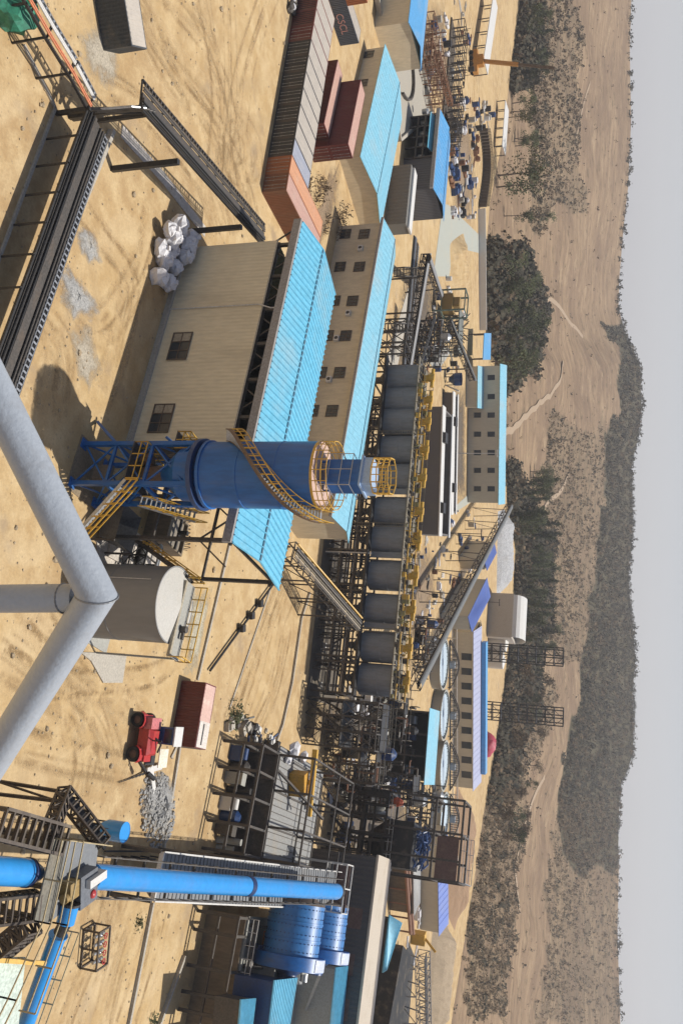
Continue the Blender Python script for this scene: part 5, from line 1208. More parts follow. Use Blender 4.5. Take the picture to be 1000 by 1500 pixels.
# filter shed with turquoise edge
fs = G(578, 1038, 4); FS = Fr(G(565, 1038), LY)
t = FS.thing('filter_shed', 'open dark shed with a thin turquoise roof beside the lattice tower', 'shed')
fx = FS.l(G(545, 1135)).x; fz = HT(FS.o, 630)
b = MB(); frame_bays(b, [0, fx*.33, fx*.66, fx], [0, 6], [fz*.5, fz - .3], .3); b.build('frame', STEEL, t)
b = MB(); b.b(0, fx, 6.2, 6.4, 0, fz - .3); b.b(-.2, 0, .2, 6.2, fz*.3, fz - .3); b.b(fx, fx + .2, .2, 6.2, fz*.3, fz - .3); b.b(0, fx, .3, 6.1, fz*.45, fz*.5); b.build('wall', STEELD, t)
b = MB(); b.slab([(-.8, -.8, fz), (fx + .8, -.8, fz), (fx + .8, 7, fz + .5), (-.8, 7, fz + .5)], .1); b.build('roof', TURQ2, t)
for i in range(4):
    b = MB(); b.tube((-.7, 0, .9), (.7, 0, .9), .6, 12); b.b(-.8, .8, -.5, .5, 0, .4); o = b.build('filter_unit', (GALV, BLUED, STEEL, GREY)[i]); o.location = FS.w(fx*(i + .5)/4, 2.4, fz*.5); o.rotation_euler.z = LY; tag(o, 'round filter unit on the deck inside the turquoise edged shed', 'filter', 'filter units in the turquoise edged shed')
strip('kerb', 'rusty raised pipe beside the open filter shed', 'pipe', [FS.w(-1, -2.2), FS.w(fx + 2, -2.2)], .5, .6, mat('rusty_pipe', (.25, .12, .07), .7))

def process_frame(label, px, U, nx, ny, zs, seed, sx=2.4, sy=2.6):
    rp = random.Random(seed); o = G(px, U); fr = Fr(o, LY); t = fr.thing('process_tower', label, 'frame'); xs_ = [sx*i for i in range(nx)]; ys_ = [sy*i for i in range(ny)]
    b = MB(); frame_bays(b, xs_, ys_, zs, .24, 'all', .1); b.build('steelwork', STEEL, t)
    b = MB()
    for z in zs: b.b(xs_[0], xs_[-1]*rp.uniform(.5, 1), ys_[0] + .1, ys_[-1]*rp.uniform(.4, .9), z + .02, z + .1)
    b.build('grating', STEELD, t); b = MB()
    for z in zs: railing(b, [(xs_[0], ys_[0], z + .1), (xs_[-1], ys_[0], z + .1), (xs_[-1], ys_[-1], z + .1)], 1.1, .03, 1.3)
    b.build('railing', RUSTBAR, t)
    for nm, m_, n_ in (('pipework', STEEL, 34), ('pipework', PIPEW, 8), ('pipework', MATS['rusty_pipe'], 8)):
        b = MB()
        for i in range(n_):
            x, y, z = rp.uniform(-.5, xs_[-1]), rp.uniform(-.5, ys_[-1]), rp.uniform(.4, zs[-1] + .8); x2, z2 = x + rp.uniform(-3, 3), max(.2, z + rp.uniform(-3, 2))
            b.path([(x, y, z), (x2, y, z), (x2, y, z2), (x2, y + rp.uniform(-1, 2), z2)], rp.uniform(.07, .2), 7)
        b.build(nm, m_, t)
    for i in range(4):
        b = MB(); x, y, z = rp.uniform(.5, xs_[-1]), rp.uniform(.5, ys_[-1]), rp.choice([0] + list(zs)) + .1; r_ = rp.uniform(.5, .95); b.lathe([(0, z), (r_, z), (r_, z + 1.6), (r_*.4, z + 2.1), (0, z + 2.1)], 14, (x, y, 0)); b.build('vessel', (STEELD, GALV, CONCG, BLUED)[i], t)
    s1 = MB(); r1 = MB(); stair(s1, r1, (xs_[-1] + .4, .3, .1), (xs_[-1] + .4 + zs[0]*.9, .3, zs[0]), .8, 11); s1.build('stair', STEEL, t); r1.build('handrail', RUSTBAR, t)
process_frame('crowded pipe frame between the lattice stair tower and the workshop deck', 478, 1066, 4, 3, [2.8, 5.6, 8.0], 31)
process_frame('dense pipe frame behind the yellow crane, before the black tower', 492, 1118, 4, 3, [3.0, 6.0], 32)
process_frame('tall crowded pipe frame right beside the black tower, on its lattice tower side', 530, 1128, 3, 3, [3.2, 6.4, 9.0], 33)
process_frame('low pipe frame behind the filter shed and the black tower', 600, 1145, 5, 2, [2.6, 5.0], 34, 3)
process_frame('pipe frame at the back of the lattice stair tower, before the filter shed', 545, 1018, 4, 2, [3, 6], 35)
process_frame('pipe frame at the end of the corrugated gallery, beside the rail cage', 470, 1242, 3, 3, [3.2, 6.2], 36)
process_frame('low pipe frame along the belt conveyor behind the leach tanks', 610, 905, 5, 2, [2.4], 37, 2.6)
process_frame('low pipe frame between the yellow crusher and the leach tanks', 612, 470, 5, 2, [2.6, 5], 38)
# ------------------------------------------------------------------ long blue tube over the corrugated gallery
ta, tb = G(135, 1284, 8), G(492, 1306, 12.5); td = (tb - ta).normalized()
t = thing('blue_duct', 'long bright blue steel duct running over the grey corrugated gallery', 'duct', (ta.x, ta.y, 0))
b = MB(True); b.tube(ta, tb, .80, 36); b.build('tube', BLUEL, t)
kr = (PR(ta)[0], PR(tb)[0]); b = MB(True)
kk = next(k/400 for k in range(400) if PR(ta.lerp(tb, k/400))[0] > 362); c = ta.lerp(tb, kk); b.tube(c - td*.35, c + td*.35, .84, 36); b.build('dark_band', mat('deep_blue_band', (.01, .03, .11), .4), t)
b = MB(True); b.tube(tb, tb + td*.9, .72, 24); b.build('end_collar', STEELD, t)
b = MB(True); nrm = Vector((td.y, -td.x, 0)).normalized()
for s in (-1, 1):
    for hh in (-.3, .6): b.beam(ta + nrm*s*1.25 + Vector((0, 0, hh)), tb + nrm*s*1.25 + Vector((0, 0, hh)), .07)
    for i in range(26): p = ta.lerp(tb, i/25) + nrm*s*1.25; b.beam(p + Vector((0, 0, -.5)), p + Vector((0, 0, .6)), .07)
b.build('handrail', STEEL, t)
b = MB(True)
for i in range(1, 12): p = ta.lerp(tb, i/12); b.beam(p - nrm*1.3 - Vector((0, 0, .9)), p + nrm*1.3 - Vector((0, 0, .9)), .16)
b.build('cradle', STEELD, t)
def pxk(px):
    lo, hi = -1.0, 1.0
    for _ in range(50):
        m_ = (lo + hi)/2
        if PR(ta + (tb - ta)*m_)[0] < px: lo = m_
        else: hi = m_
    return ta + (tb - ta)*lo
n0, n1 = pxk(-60), pxk(42); print('near tube', PR(n0), PR(n1), n0, n1)
t = thing('blue_duct', 'blunt ended bright blue duct nearest the lens, under the dark lattice', 'duct', (n1.x, n1.y, 0))
b = MB(True); b.tube(n0, n1, .80, 36); b.tube(n1, n1 + td*.9, .8, 36, .45); b.build('tube', BLUEL, t); b = MB(True); b.tube(n1 - td*.25, n1, .84, 36); b.build('dark_band', MATS['deep_blue_band'], t)
RIB = mat('ribbed_gallery_roof', (.17, .18, .19), .55, .1, .1, (.24, .21, .17), .4, .4, 4, True)
ga4 = [G(240, 1248, 4), G(225, 1320, 4), G(490, 1332, 9.6), G(490, 1276, 9.6)]
t = thing('corrugated_gallery', 'wide sloping grey corrugated gallery roof beneath the long blue duct', 'gallery', (ga4[0].x, ga4[0].y, 0))
b = MB(True); b.slab(ga4, .25)
for i in range(60):
    k = (i + .3)/60; b.beam(ga4[0].lerp(ga4[3], k) + Vector((0, 0, .02)), ga4[1].lerp(ga4[2], k) + Vector((0, 0, .02)), .12, .07)
b.build('roof', RIB, t)
b = MB(True); b.beam(ga4[0] + Vector((0, 0, .08)), ga4[3] + Vector((0, 0, .08)), .14, .16); b.beam(ga4[1] + Vector((0, 0, .08)), ga4[2] + Vector((0, 0, .08)), .14, .16); b.beam(ga4[0] - Vector((0, 0, .1)), ga4[1] - Vector((0, 0, .1)), .2, .4); b.build('edge_trim', PIPEW, t)
b = MB(True)
for k in (0, .2, .4, .6, .8, .98):
    for a, c in ((0, 3), (1, 2)): p = ga4[a].lerp(ga4[c], k); b.beam((p.x, p.y, 0), (p.x, p.y, p.z - .2), .3)
b.build('posts', STEEL, t)
b = MB(True); rr = MB(True)
for i in range(9):
    k = .6 + .4*i/9; p = ga4[0].lerp(ga4[3], k); railing(rr, [p, ga4[0].lerp(ga4[3], k + .03)], 1.1, .04)
rr.build('railing', PIPEW, t)
# near platform with lattice legs
zp = 8.2
t = thing('service_platform', 'grey steel service platform with long handrails at the near end of the blue duct', 'platform', G(110, 1270))
b = MB(True); b.slab([G(86, 1228, zp), G(145, 1236, zp), G(140, 1276, zp), G(122, 1312, zp), G(72, 1352, zp), G(50, 1350, zp)], .2); b.build('deck', RIB, t)
b = MB(True); b.slab([G(80, 1228, zp + .35), G(100, 1229, zp + .35), G(76, 1351, zp + .35), G(51, 1349, zp + .35)], .1); wko = b.build('walkway', mat('grating', (.16, .15, .12), .7, .2, .3), t)
rr = MB(True)
railing(rr, [G(80, 1228, zp + .35), G(51, 1349, zp + .35), G(0, 1460, zp), G(-20, 1500, zp)], 1.1, .035); railing(rr, [G(100, 1229, zp + .35), G(76, 1351, zp + .35), G(28, 1480, zp)], 1.1, .035); railing(rr, [G(81, 1228, zp), G(143, 1236, zp)], 1.1, .035); rr.build('railing', mat('tan_rail', (.38, .30, .16), .6), t)
b = MB(True); pA = G(112, 1278, zp); b.b(pA.x - .1, pA.x + 1.9, pA.y - .8, pA.y + 1.0, zp, zp + .9); b.build('drive_box', mat('slate_box', (.12, .13, .145), .5), t)
b = MB(True); pA = G(96, 1300, zp); b.b(pA.x - .5, pA.x + .5, pA.y - .6, pA.y + .4, zp + .05, zp + .8); b.tube((pA.x + .3, pA.y - .9, zp + .5), (pA.x + .3, pA.y + .5, zp + .5), .3, 12); b.build('gear_motor', mat('ochre_paint', (.28, .18, .05)), t)
b = MB(True); pA = G(120, 1284, zp); b.b(pA.x - .25, pA.x + .25, pA.y - .9, pA.y + .9, zp, zp + 1.25); b.build('white_panel', WHITE, t)
b = MB(True); pA = G(118, 1306, zp); b.tube((pA.x, pA.y, zp), (pA.x, pA.y, zp + .8), .15, 10); b.blob((pA.x, pA.y, zp + .9), .28, .28, .2, 3, 10, 6, .05); b.build('red_valve', RED, t)
b = MB(True)
for px, U in ((84, 1230), (142, 1238), (118, 1308), (56, 1345)): p = G(px, U, zp); b.beam((p.x, p.y, 0), (p.x, p.y, zp), .28)
b.build('legs', STEELD, t)
t = thing('lattice_girder', 'dark brown lattice girder under the service platform, above the blunt blue duct', 'girder', G(20, 1205)); b = MB(True); lattice(b, G(-20, 1203, 7.0), G(74, 1228, 7.6), 1.6, 1.2, 9, .18); lattice(b, G(-20, 1330, 6.0), G(50, 1322, 7.6), 1.4, 1.1, 7, .16); lattice(b, G(-15, 1390, 5.5), G(40, 1345, 7.6), 1.4, 1.0, 7, .16)
for px, U in ((5, 1215), (60, 1226), (10, 1330)): p = G(px, U, 7); b.beam((p.x, p.y, 0), p, .3)
b.build('girder', mat('brown_steel', (.075, .058, .045), .6, .3, .25), t)
conveyor('narrow dark conveyor dropping from its peak to the service platform', G(87, 1163, 5.5), G(146, 1239, 8), .9, .7, 8, (.05,), None, MATS['brown_steel'])
conveyor('short dark lattice arm from the conveyor peak back to the dark girder', G(87, 1163, 5.5), G(66, 1214, 7.4), .9, .7, 5, (), None, MATS['brown_steel'])
t = thing('blue_drum', 'small bright blue drum hopper beside the narrow conveyor', 'hopper', G(128, 1211), 0)
b = MB(); b.lathe([(0, 3.4), (.75, 3.4), (.8, 3.45), (.8, 1.9), (.3, .9), (.3, .5)], 24); b.build('bin', BLUEL, t); b = MB()
for a in range(3): b.beam((.75*math.cos(a*2.1), .75*math.sin(a*2.1), 0), (.75*math.cos(a*2.1), .75*math.sin(a*2.1), 2.4), .1)
b.build('legs', STEELD, t)
t = thing('sloping_duct', 'bright blue duct sloping down beside the yellow handrails', 'duct', G(90, 1372)); b = MB(True); e1, e2 = G(85, 1371, 7.6), G(34, 1512, 5.4); b.tube(e1, e2, .52, 28); b.tube(e1 - (e2 - e1).normalized()*.1, e1, .6, 28); b.build('tube', BLUEL, t)
b = MB(True); s_ = Vector((0, .75, 0)); railing(b, [e1 + s_, e2 + s_], 1.0, .03); b.build('side_rail', mat('tan_rail', (.38, .30, .16)), t)
t = thing('blue_elbow', 'short blue duct elbow at the corner of the service platform', 'duct', G(100, 1338)); b = MB(True); e1, e2 = G(103, 1325, 8.6), G(96, 1352, 8.4); b.tube(e1, e2, .55, 24); b.build('tube', BLUEL, t); b = MB(True); b.tube(e2, G(88, 1366, 8.0), .4, 18); b.tube(e1 - (e2 - e1).normalized()*.15, e1, .62, 24); b.build('collar', STEELD, t)
t = thing('pale_roof', 'pale greenish cabin roof with yellow bar under the near handrails', 'cabin', G(10, 1450)); b = MB(True); q4 = [G(-30, 1405, 6.4), G(38, 1402, 6.4), G(26, 1520, 6.4), G(-30, 1530, 6.4)]; b.slab(q4, .15); b.build('roof', mat('pale_green_roof', (.50, .58, .50), .6), t); b = MB(True); cq = sum(q4, Vector())/4; b.b(cq.x - 1.6, cq.x + 1.4, cq.y - 1.0, cq.y + 1.0, 0, 6.2); b.build('wall', BLUED, t); b = MB(True); b.beam(G(-10, 1406, 6.7), G(66, 1411, 7.2), .25); b.build('yellow_bar', YEL, t)
# valve stand
vp = G(122, 1362); t = thing('valve_stand', 'brown pipe frame stand with a row of red handwheel valves on the sand', 'valve stand', vp, -.12)
b = MB(); 
for z in (.1, 1.5):
    for p, q in zip([(0, 0), (2.9, 0), (2.9, 1.6), (0, 1.6)], [(2.9, 0), (2.9, 1.6), (0, 1.6), (0, 0)]): b.beam((*p, z), (*q, z), .12)
for p in [(0, 0), (2.9, 0), (2.9, 1.6), (0, 1.6), (1.4, 0)]: b.beam((*p, 0), (*p, 1.5), .12)
b.build('frame', MATS['brown_steel'], t)
for i in range(4):
    x = .5 + i*.65; b = MB(); b.tube((x, .2, 1.0), (x, 1.5, 1.0), .12, 10); b.blob((x, .9, 1.05), .22, .25, .25, i, 10, 6, .05); vo = b.build('valve', GALV, t); b = MB(); b.lathe([(.16, 0), (.24, 0), (.24, .05), (.16, .05), (.16, 0)], 14, (x, .9, 1.55)); b.tube((x, .9, 1.2), (x, .9, 1.58), .04, 6); b.build('handwheel', RED, vo)
strip('kerb', 'long kerb and pipe running from the gallery to the frame edge, nearer one', 'kerb', [G(222, 1322), G(184, 1515)], .3, .3, CONC)
strip('kerb', 'long raised kerb bounding the mill building, farther one', 'kerb', [G(268, 1400), G(226, 1515)], .35, .35, CONC)
strip('kerb', 'kerb between the gravel heap and the gallery end', 'kerb', [G(262, 1092), G(238, 1244)], .3, .25, CONC)
b = MB(); b.beam(G(150, 1254) + Vector((0, 0, .4)), G(222, 1258) + Vector((0, 0, .4)), .14, .14); b.beam(G(148, 1246) + Vector((0, 0, .4)), G(220, 1246) + Vector((0, 0, .4)), .14, .14)
for i in range(6): p = G(150 + 14*i, 1254); b.beam(p, p + Vector((0, 0, .9)), .1)
tag(b.build('low_rail', STEELD), 'low dark guard rail on the sand between the drum and the gallery', 'rail')
# ------------------------------------------------------------------ mill building
m0 = G(290, 1334); MF = Fr(m0); zd = HT(m0, 352); mxs = [MF.l(G(*p)).x for p in ((290, 1334), (285, 1361), (273, 1413), (262, 1452), (255, 1479), (250, 1512))]; print('mill', zd, mxs)
t = MF.thing('mill_building', 'raised concrete mill floor with brown wall panels and dark columns on its front', 'mill floor')
b = MB()
for x in mxs: MB().beam((x, 0, 0), (x, 0, zd), .32).build('column', STEEL, t); b.beam((x, 0, zd - .2), (x, 3.2, zd - .2), .26)
for z in (zd - .15, zd*.52): b.beam((mxs[0], 0, z), (mxs[-1], 0, z), .24)
b.build('beams', STEEL, t)
b = MB(); b.b(mxs[0] - .2, mxs[-1] + 8, 2.4, 2.7, 0, zd - .3); b.build('back_wall', BRICKB, t)
b = MB(); b.b(mxs[0] - .2, mxs[-1] + 8, 2.7, 24, zd - .5, zd - .1); b.build('floor_slab', CONCG, t)
rr = MB(); railing(rr, [(mxs[0], 2.8, zd - .1), (mxs[-1] + 4, 2.8, zd - .1)], 1.1, .035, 1.2); rr.build('railing', PIPEW, t)
b = MB()
for i in range(10): b.tube((mxs[0] + .6 + i*1.9, 3.2, zd), (mxs[0] + .6 + i*1.9, 3.2 + random.uniform(1, 5), zd + random.uniform(.3, 2)), .16, 8)
for y in (3.4, 4.1): b.tube((mxs[0], y, zd + .5), (mxs[-1], y, zd + .5), .2, 8)
b.build('pipework', STEEL, t)
MX = Matrix.Rotation(R(90), 4, 'Y')
def mill(label, c, r_, L):
    t = thing('grinding_mill', label, 'mill', (c.x, c.y, zd), YA, 'blue grinding mills on the mill floor'); zc = c.z - zd
    b = MB(); b.lathe([(r_, -L/2), (r_, -L/6), (r_ + .07, -L/6 + .02), (r_ + .07, -L/6 + .22), (r_, -L/6 + .24), (r_, L/6), (r_ + .07, L/6 + .02), (r_ + .07, L/6 + .22), (r_, L/6 + .24), (r_, L/2)], 48, (0, 0, zc), MX); b.build('shell', mat('mill_blue', (.035, .17, .42), .4, 0, .12, (.12, .18, .26), .5, .35, 3), t)
    b = MB()
    for i in range(40):
        a = 2*math.pi*i/40
        for k in range(6): x = -L/2 + L*(k + .5)/6; b.tube((x, math.cos(a)*r_, zc + math.sin(a)*r_), (x, math.cos(a)*(r_ + .09), zc + math.sin(a)*(r_ + .07)), .06, 5)
    b.build('liner_bolts', BLUED, t)
    b = MB(); b.lathe([(r_, -L/2), (r_*.97, -L/2 - .15), (1.0, -L/2 - 1.1), (1.0, -L/2 - 2.0), (0, -L/2 - 2.0)], 40, (0, 0, zc), MX); b.build('feed_end', mat('brown_trunnion', (.14, .10, .075), .6), t)
    b = MB(); b.lathe([(r_ - .2, L/2), (r_ + .75, L/2), (r_ + .75, L/2 + 1.3), (r_ - .2, L/2 + 1.3)], 48, (0, 0, zc), MX); go = b.build('gear_guard', BLUE, t)
    b = MB(); b.lathe([(r_ + .77, L/2 + .06), (r_ + .8, L/2 + .1), (r_ + .8, L/2 + 1.2), (r_ + .77, L/2 + 1.24)], 10, (0, 0, zc), MX, R(155), R(205)); b.build('guard_top', mat('pale_guard_top', (.5, .55, .66), .5), go)  # paler band over the top of the gear guard
    b = MB(); b.lathe([(r_*.6, L/2 + 1.3), (1.0, L/2 + 1.9), (.9, L/2 + 2.8), (0, L/2 + 2.8)], 30, (0, 0, zc), MX); b.build('discharge_end', BLUED, t)
    b = MB()
    for x in (-L/2 - 1.6, L/2 + 2.2): b.b(x - .7, x + .7, -1.6, 1.6, -.1, zc - .9)
    b.build('pedestal', CONCG, t); return t
mc = G(431, 1360, zd + 3.5); mill('big blue grinding mill with bolted shell, the one nearer the sand', mc, 2.95, 4.9)
mc2 = G(470, 1356, zd + 3.5); mill('blue grinding mill partly hidden behind the nearer mill', mc2, 2.95, 4.6)
def cabin(label, quad, z, roofm, wallm, base, name='cabin', group=None):
    """small shed with its roof corners given"""
    c = sum(quad, Vector())/4; t = thing(name, label, 'shed', (c.x, c.y, base)); b = MB(True); b.slab(quad, .12)
    for i in range(14):
        k = (i + .4)/14; b.beam(quad[0].lerp(quad[3], k) + Vector((0, 0, .03)), quad[1].lerp(quad[2], k) + Vector((0, 0, .03)), .1, .07)
    b.build('roof', roofm, t); ins = [q.lerp(c, .07) for q in quad]; zt = min(q.z for q in quad) - .13
    b = MB(True); b.prism([(q.x, q.y) for q in ins], base, zt); b.build('wall', wallm, t); return t
z1_ = zd + 4.2
cabin('blue walled shed with a turquoise ribbed roof, middle of three on the mill floor', [G(402, 1436, z1_), G(392, 1520, z1_), G(422, 1520, z1_ + .5), G(436, 1432, z1_ + .5)], z1_, TURQ, BLUED, zd - .1)
cabin('small turquoise roofed shed nearest the sand at the frame edge', [G(353, 1464, zd + 2.6), G(348, 1520, zd + 2.6), G(368, 1520, zd + 2.9), G(375, 1462, zd + 2.9)], 0, TURQ, STEEL, zd - .1)
cabin('long turquoise roofed shed against the dark mill hall wall', [G(492, 1417, zd + 4.5), G(482, 1520, zd + 4.5), G(500, 1520, zd + 4.9), G(510, 1415, zd + 4.9)], 0, TURQ, CONCG, zd - .1)
for px, U, s, m_, lab in ((378, 1420, 1.0, YEL, 'yellow drive motor beside the gear guard of the nearer mill'), (428, 1424, 1.1, GALV, 'pale grey gearbox cabinet between the nearer mill and the middle shed'), (470, 1435, 1.5, GALV, 'long pale cabinet row behind the nearer mill'), (372, 1395, .8, BLUED, 'navy pump at the foot of the nearer mill'), (388, 1375, .7, ORANGEP, 'orange ended hydraulic cylinder under the nearer mill')):
    w_ = G(px, U, zd); b = MB(); b.b(-s, s, -s*.6, s*.6, -.1, s*1.1); b.tube((-s*.7, 0, s*1.4), (s*.7, 0, s*1.4), s*.4, 12); b.b(-s*1.1, s*1.1, -s*.7, s*.7, -.1, .15); o = b.build('motor_unit', m_); o.location = w_; o.rotation_euler.z = YA; tag(o, lab, 'motor')
b = MB(); w_ = G(447, 1490, zd + 1); b.beam(G(440, 1498, zd), G(475, 1412, zd + 5), .3); tag(b.build('inclined_pipe', GALV), 'slim pale inclined pipe crossing between the sheds and the mill', 'pipe')
# dark mill hall with its cream roof edge
h0 = G(425, 1285); h1 = h0 + AX*46; HF = Fr(h0); hz_ = HT(h0, 546)
t = HF.thing('mill_hall', 'long charcoal hall with a cream flat roof edge behind the blue mills', 'hall')
b = MB(); b.corr((-4, 0), (46, 0), 0, hz_, .06, .6); b.b(-4, 46, .02, 9, 0, hz_ - .02); b.build('wall', mat('charcoal_cladding', (.065, .065, .07), .6, 0, .1, (.1, .09, .08), .3, .3), t)
yr = HF.l(G(575, 1287, hz_ + .3)).y
b = MB(); yr *= .62; b.b(-4.3, 46.3, -.3, max(4, yr), hz_, hz_ + .3); b.build('roof', mat('cream_roof', (.47, .405, .32), .75, 0, .1, (.36, .29, .2), .4, .6), t)
b = MB(); b.b(-4.3, 46.3, max(4, yr) + .01, max(4, yr) + 1.8, hz_ - 1.2, hz_ + .15); b.build('rear_gutter', mat('brown_gutter', (.12, .10, .085)), t)
for px, U in ((520, 1345), (508, 1412), (500, 1478)):
    x, z = wallhit(HF, px, U); b = MB(); b.b(x - 1.2, x + 1.2, -.09, -.02, z - 1.0, z + .9); wo = b.build('shutter', mat('rust_red_panel', (.12, .07, .06)), t)
b = MB(); z = hz_*.55; b.beam((-4, -.12, z), (46, -.12, z), .06); b.build('cable', PIPEW, t)
cabin('turquoise roof peeping from behind the charcoal mill hall', [G(570, 1340, 8), G(560, 1425, 8), G(566, 1421, 8.5), G(589, 1352, 9.5)], 0, TURQ, STEELD, 0)
cabin('long low building with a white roof behind the mill hall', [G(605, 1262, 5), G(606, 1342, 5), G(615, 1322, 5.3), G(616, 1262, 5.3)], 0, WHITE, BRICKB, 0)
b = MB(); 
for o, z in ((0, 4.0), (.8, 4.3)): b.tube(G(593 + o*5, 1258, z), G(601 + o*5, 1368, z), .35, 8)
for k in range(6): p = G(594, 1262, 4).lerp(G(602, 1366, 4), k/5); b.beam((p.x, p.y, 0), p, .25)
tag(b.build('pipe_run', mat('rusty_pipe', (.25, .12, .07))), 'pair of raised rusty pipes running behind the mill hall', 'pipes')
b = MB(); p = G(603, 1372); b.b(p.x - 1.2, p.x + 1.2, p.y - 1, p.y + 1, 0, 3); b.beam((p.x, p.y, 3), (p.x + 2, p.y - 1, 5.5), .5); tag(b.build('feed_pump', YEL), 'yellow feed unit at the end of the rusty pipes', 'pump')
slab_on('concrete_pad', 'black coal stained apron at the frame edge behind the mill hall', 'pad', [G(598, 1380), G(560, 1520), G(596, 1520), G(606, 1400)], .08, mat('coal_floor', (.03, .03, .03), .9))
t = thing('coal_bay', 'black open coal bay with a dark retaining wall at the frame edge', 'bay', G(590, 1450)); b = MB(True); b.slab([G(590, 1385, 5.5), G(566, 1520, 5.5), G(586, 1520, 5.5), G(602, 1400, 5.5)], 5.4); b.build('wall', mat('coal_black', (.02, .02, .021), .9), t)
conveyor('pale lattice conveyor at the frame edge beyond the coal bay', G(610, 1398, 4), G(613, 1530, 4), 3.2, 2.4, 14, (.1, .4, .7, 1), None, mat('pale_lattice', (.26, .26, .26), .6, .2))
# ------------------------------------------------------------------ thickeners and far buildings
WATER = mat('pale_thickener_water', (.56, .66, .72), .2, 0, .05, (.5, .55, .55), .1, .3)
tl = ['pale blue round thickener nearest the belt conveyor', 'pale blue round thickener in the middle of the row behind the filter shed', 'pale blue round thickener behind the turquoise edge of the filter shed', 'pale blue round thickener behind the black tower']
for (px, U), lb_ in zip(((636, 972), (637, 1046), (637, 1120), (637, 1196)), tl):
    p = G(px, U); t = thing('thickener', lb_, 'thickener', p, .1, 'round thickeners in a row'); r_ = 6.0
    b = MB(); b.lathe([(r_, 0), (r_, 2.3), (r_ + .15, 2.3), (r_ + .15, 2.45), (r_ - .3, 2.45), (r_ - .3, 1.4)], 48); b.build('wall', CONCG, t)
    b = MB(); b.disc((0, 0, 2.1), r_ - .31, 40); b.build('water', WATER, t)
    b = MB()
    for i in range(30):
        a = 2*math.pi*i/30; b.beam(((r_ - .9)*math.cos(a), (r_ - .9)*math.sin(a), 2.15), ((r_ - .5)*math.cos(a), (r_ - .5)*math.sin(a), 2.4), .14)
    b.build('launder', STEELD, t)
    b = MB(); n = 10
    for y in (-.6, .6):
        pts = [Vector((lerp(-r_, r_, i/n), y, 3.7 + 2.2*math.sin(math.pi*i/n))) for i in range(n + 1)]
        for p_, q_ in zip(pts, pts[1:]): b.beam(p_, q_, .22); b.beam(p_, (p_.x, y, 3.7), .12)
        b.beam((-r_, y, 3.7), (r_, y, 3.7), .22)
    b.build('bridge', STEEL, t); b = MB(); b.b(-.7, .7, -.8, .8, 3.8, 5.0); b.build('drive', GREY, t)
b = MB(); railing(b, [G(655, 905), G(657, 1300)], 2.4, .12, 2.6); tag(b.build('white_fence', PIPEW), 'long white railing behind the row of thickeners', 'fence')
def block(label, a, b2, px_e, px_r, depth, wallm, roofm, wins=(), name='building', two=None, win=(1.0, 1.3)):
    p, q = G(*a), G(*b2); fr = Fr(p, vdir(p, q)); L = (q - p).length; h = HT(p, px_e); t = fr.thing(name, label, 'building')
    b = MB(); b.b(0, L, 0, depth, 0, h); b.build('wall', wallm, t); hr = (px_r - px_e)*.12
    b = MB(); b.slab([(-.5, -.6, h + .1), (L + .5, -.6, h + .1), (L + .5, depth/2, h + 1.4), (-.5, depth/2, h + 1.4)], .12); b.slab([(-.5, depth/2, h + 1.4), (L + .5, depth/2, h + 1.4), (L + .5, depth + .6, h + .1), (-.5, depth + .6, h + .1)], .12)
    for i in range(int(L/1.6)): b.beam((i*1.6, -.6, h + .12), (i*1.6, depth/2, h + 1.42), .12, .08)
    b.build('roof', roofm, t)
    for px, U in wins:
        x, z = wallhit(fr, px, U); w = MB(); w.b(x - win[0], x + win[0], -.04, .05, z - win[1], z + win[1]); wo = w.build('window', GLASS, t); s = MB(); s.b(x - win[0] - .1, x + win[0] + .1, -.16, -.045, z - win[1] - .2, z - win[1] - .02); s.build('sill', CONC, wo)
    return t, fr, L, h
CREAM = mat('cream_cladding', (.54, .48, .36), .7, 0, .06, (.42, .37, .27), .1, .35, 2, True)
t, f5, L5, h5 = block('far cream two storey building with a thin turquoise roof and rows of dark windows', (686, 537), (684, 736), 732, 742, 9, CREAM, TURQ2, [(719, u) for u in (553, 581, 608, 636, 663, 689, 716)] + [(699, u) for u in (608, 636, 663, 689, 716)], win=(.75, 1.0))
x0_, _ = wallhit(f5, 700, 538); x1_, _ = wallhit(f5, 700, 599); b = MB(); b.slab([(x0_, -5, 3.4), (x1_, -5, 3.4), (x1_, -.05, 4.4), (x0_, -.05, 4.4)], .15); b.build('lean_to_roof', TURQ2, t); b = MB(); b.b(x0_ + .3, x1_ - .3, -4.6, -.05, 0, 3.2); b.build('lean_to', CREAM, t)
LAV = mat('lavender_roof', (.36, .38, .52), .5, 0, .06, (.42, .4, .42), .2, .3)
t, f6, L6, h6 = block('far long tan hall with a lavender and blue roof behind the thickeners', (664, 925), (664, 1152), 693, 711, 12, CREAM, LAV, [(683, 962 + 21.6*i) for i in range(9)], win=(.95, 1.35))
b = MB(); b.slab([(4, 5.4, h6 + 2.6), (L6 - 2, 5.4, h6 + 2.6), (L6 - 2, 7, h6 + 2.9), (4, 7, h6 + 2.9)], 1.2); b.build('roof_monitor', BLUER, t)
LB = mat('violet_blue_roof', (.12, .19, .50), .5, 0, .1, (.25, .28, .42), .3, .4)
def receding(label, n1_, n2_, f2_, f1_, z, roofm):
    qd = [G(*n1_, z), G(*n2_, z), G(*f2_, z + .6), G(*f1_, z + .6)]; return cabin(label, qd, z, roofm, CREAM, 0, 'building')
t = receding('tan hall with a violet blue roof receding from the conveyor towards the stone heap', (685, 904), (713, 846), (718, 874), (691, 926), 7, LB)
c_ = MB(True)
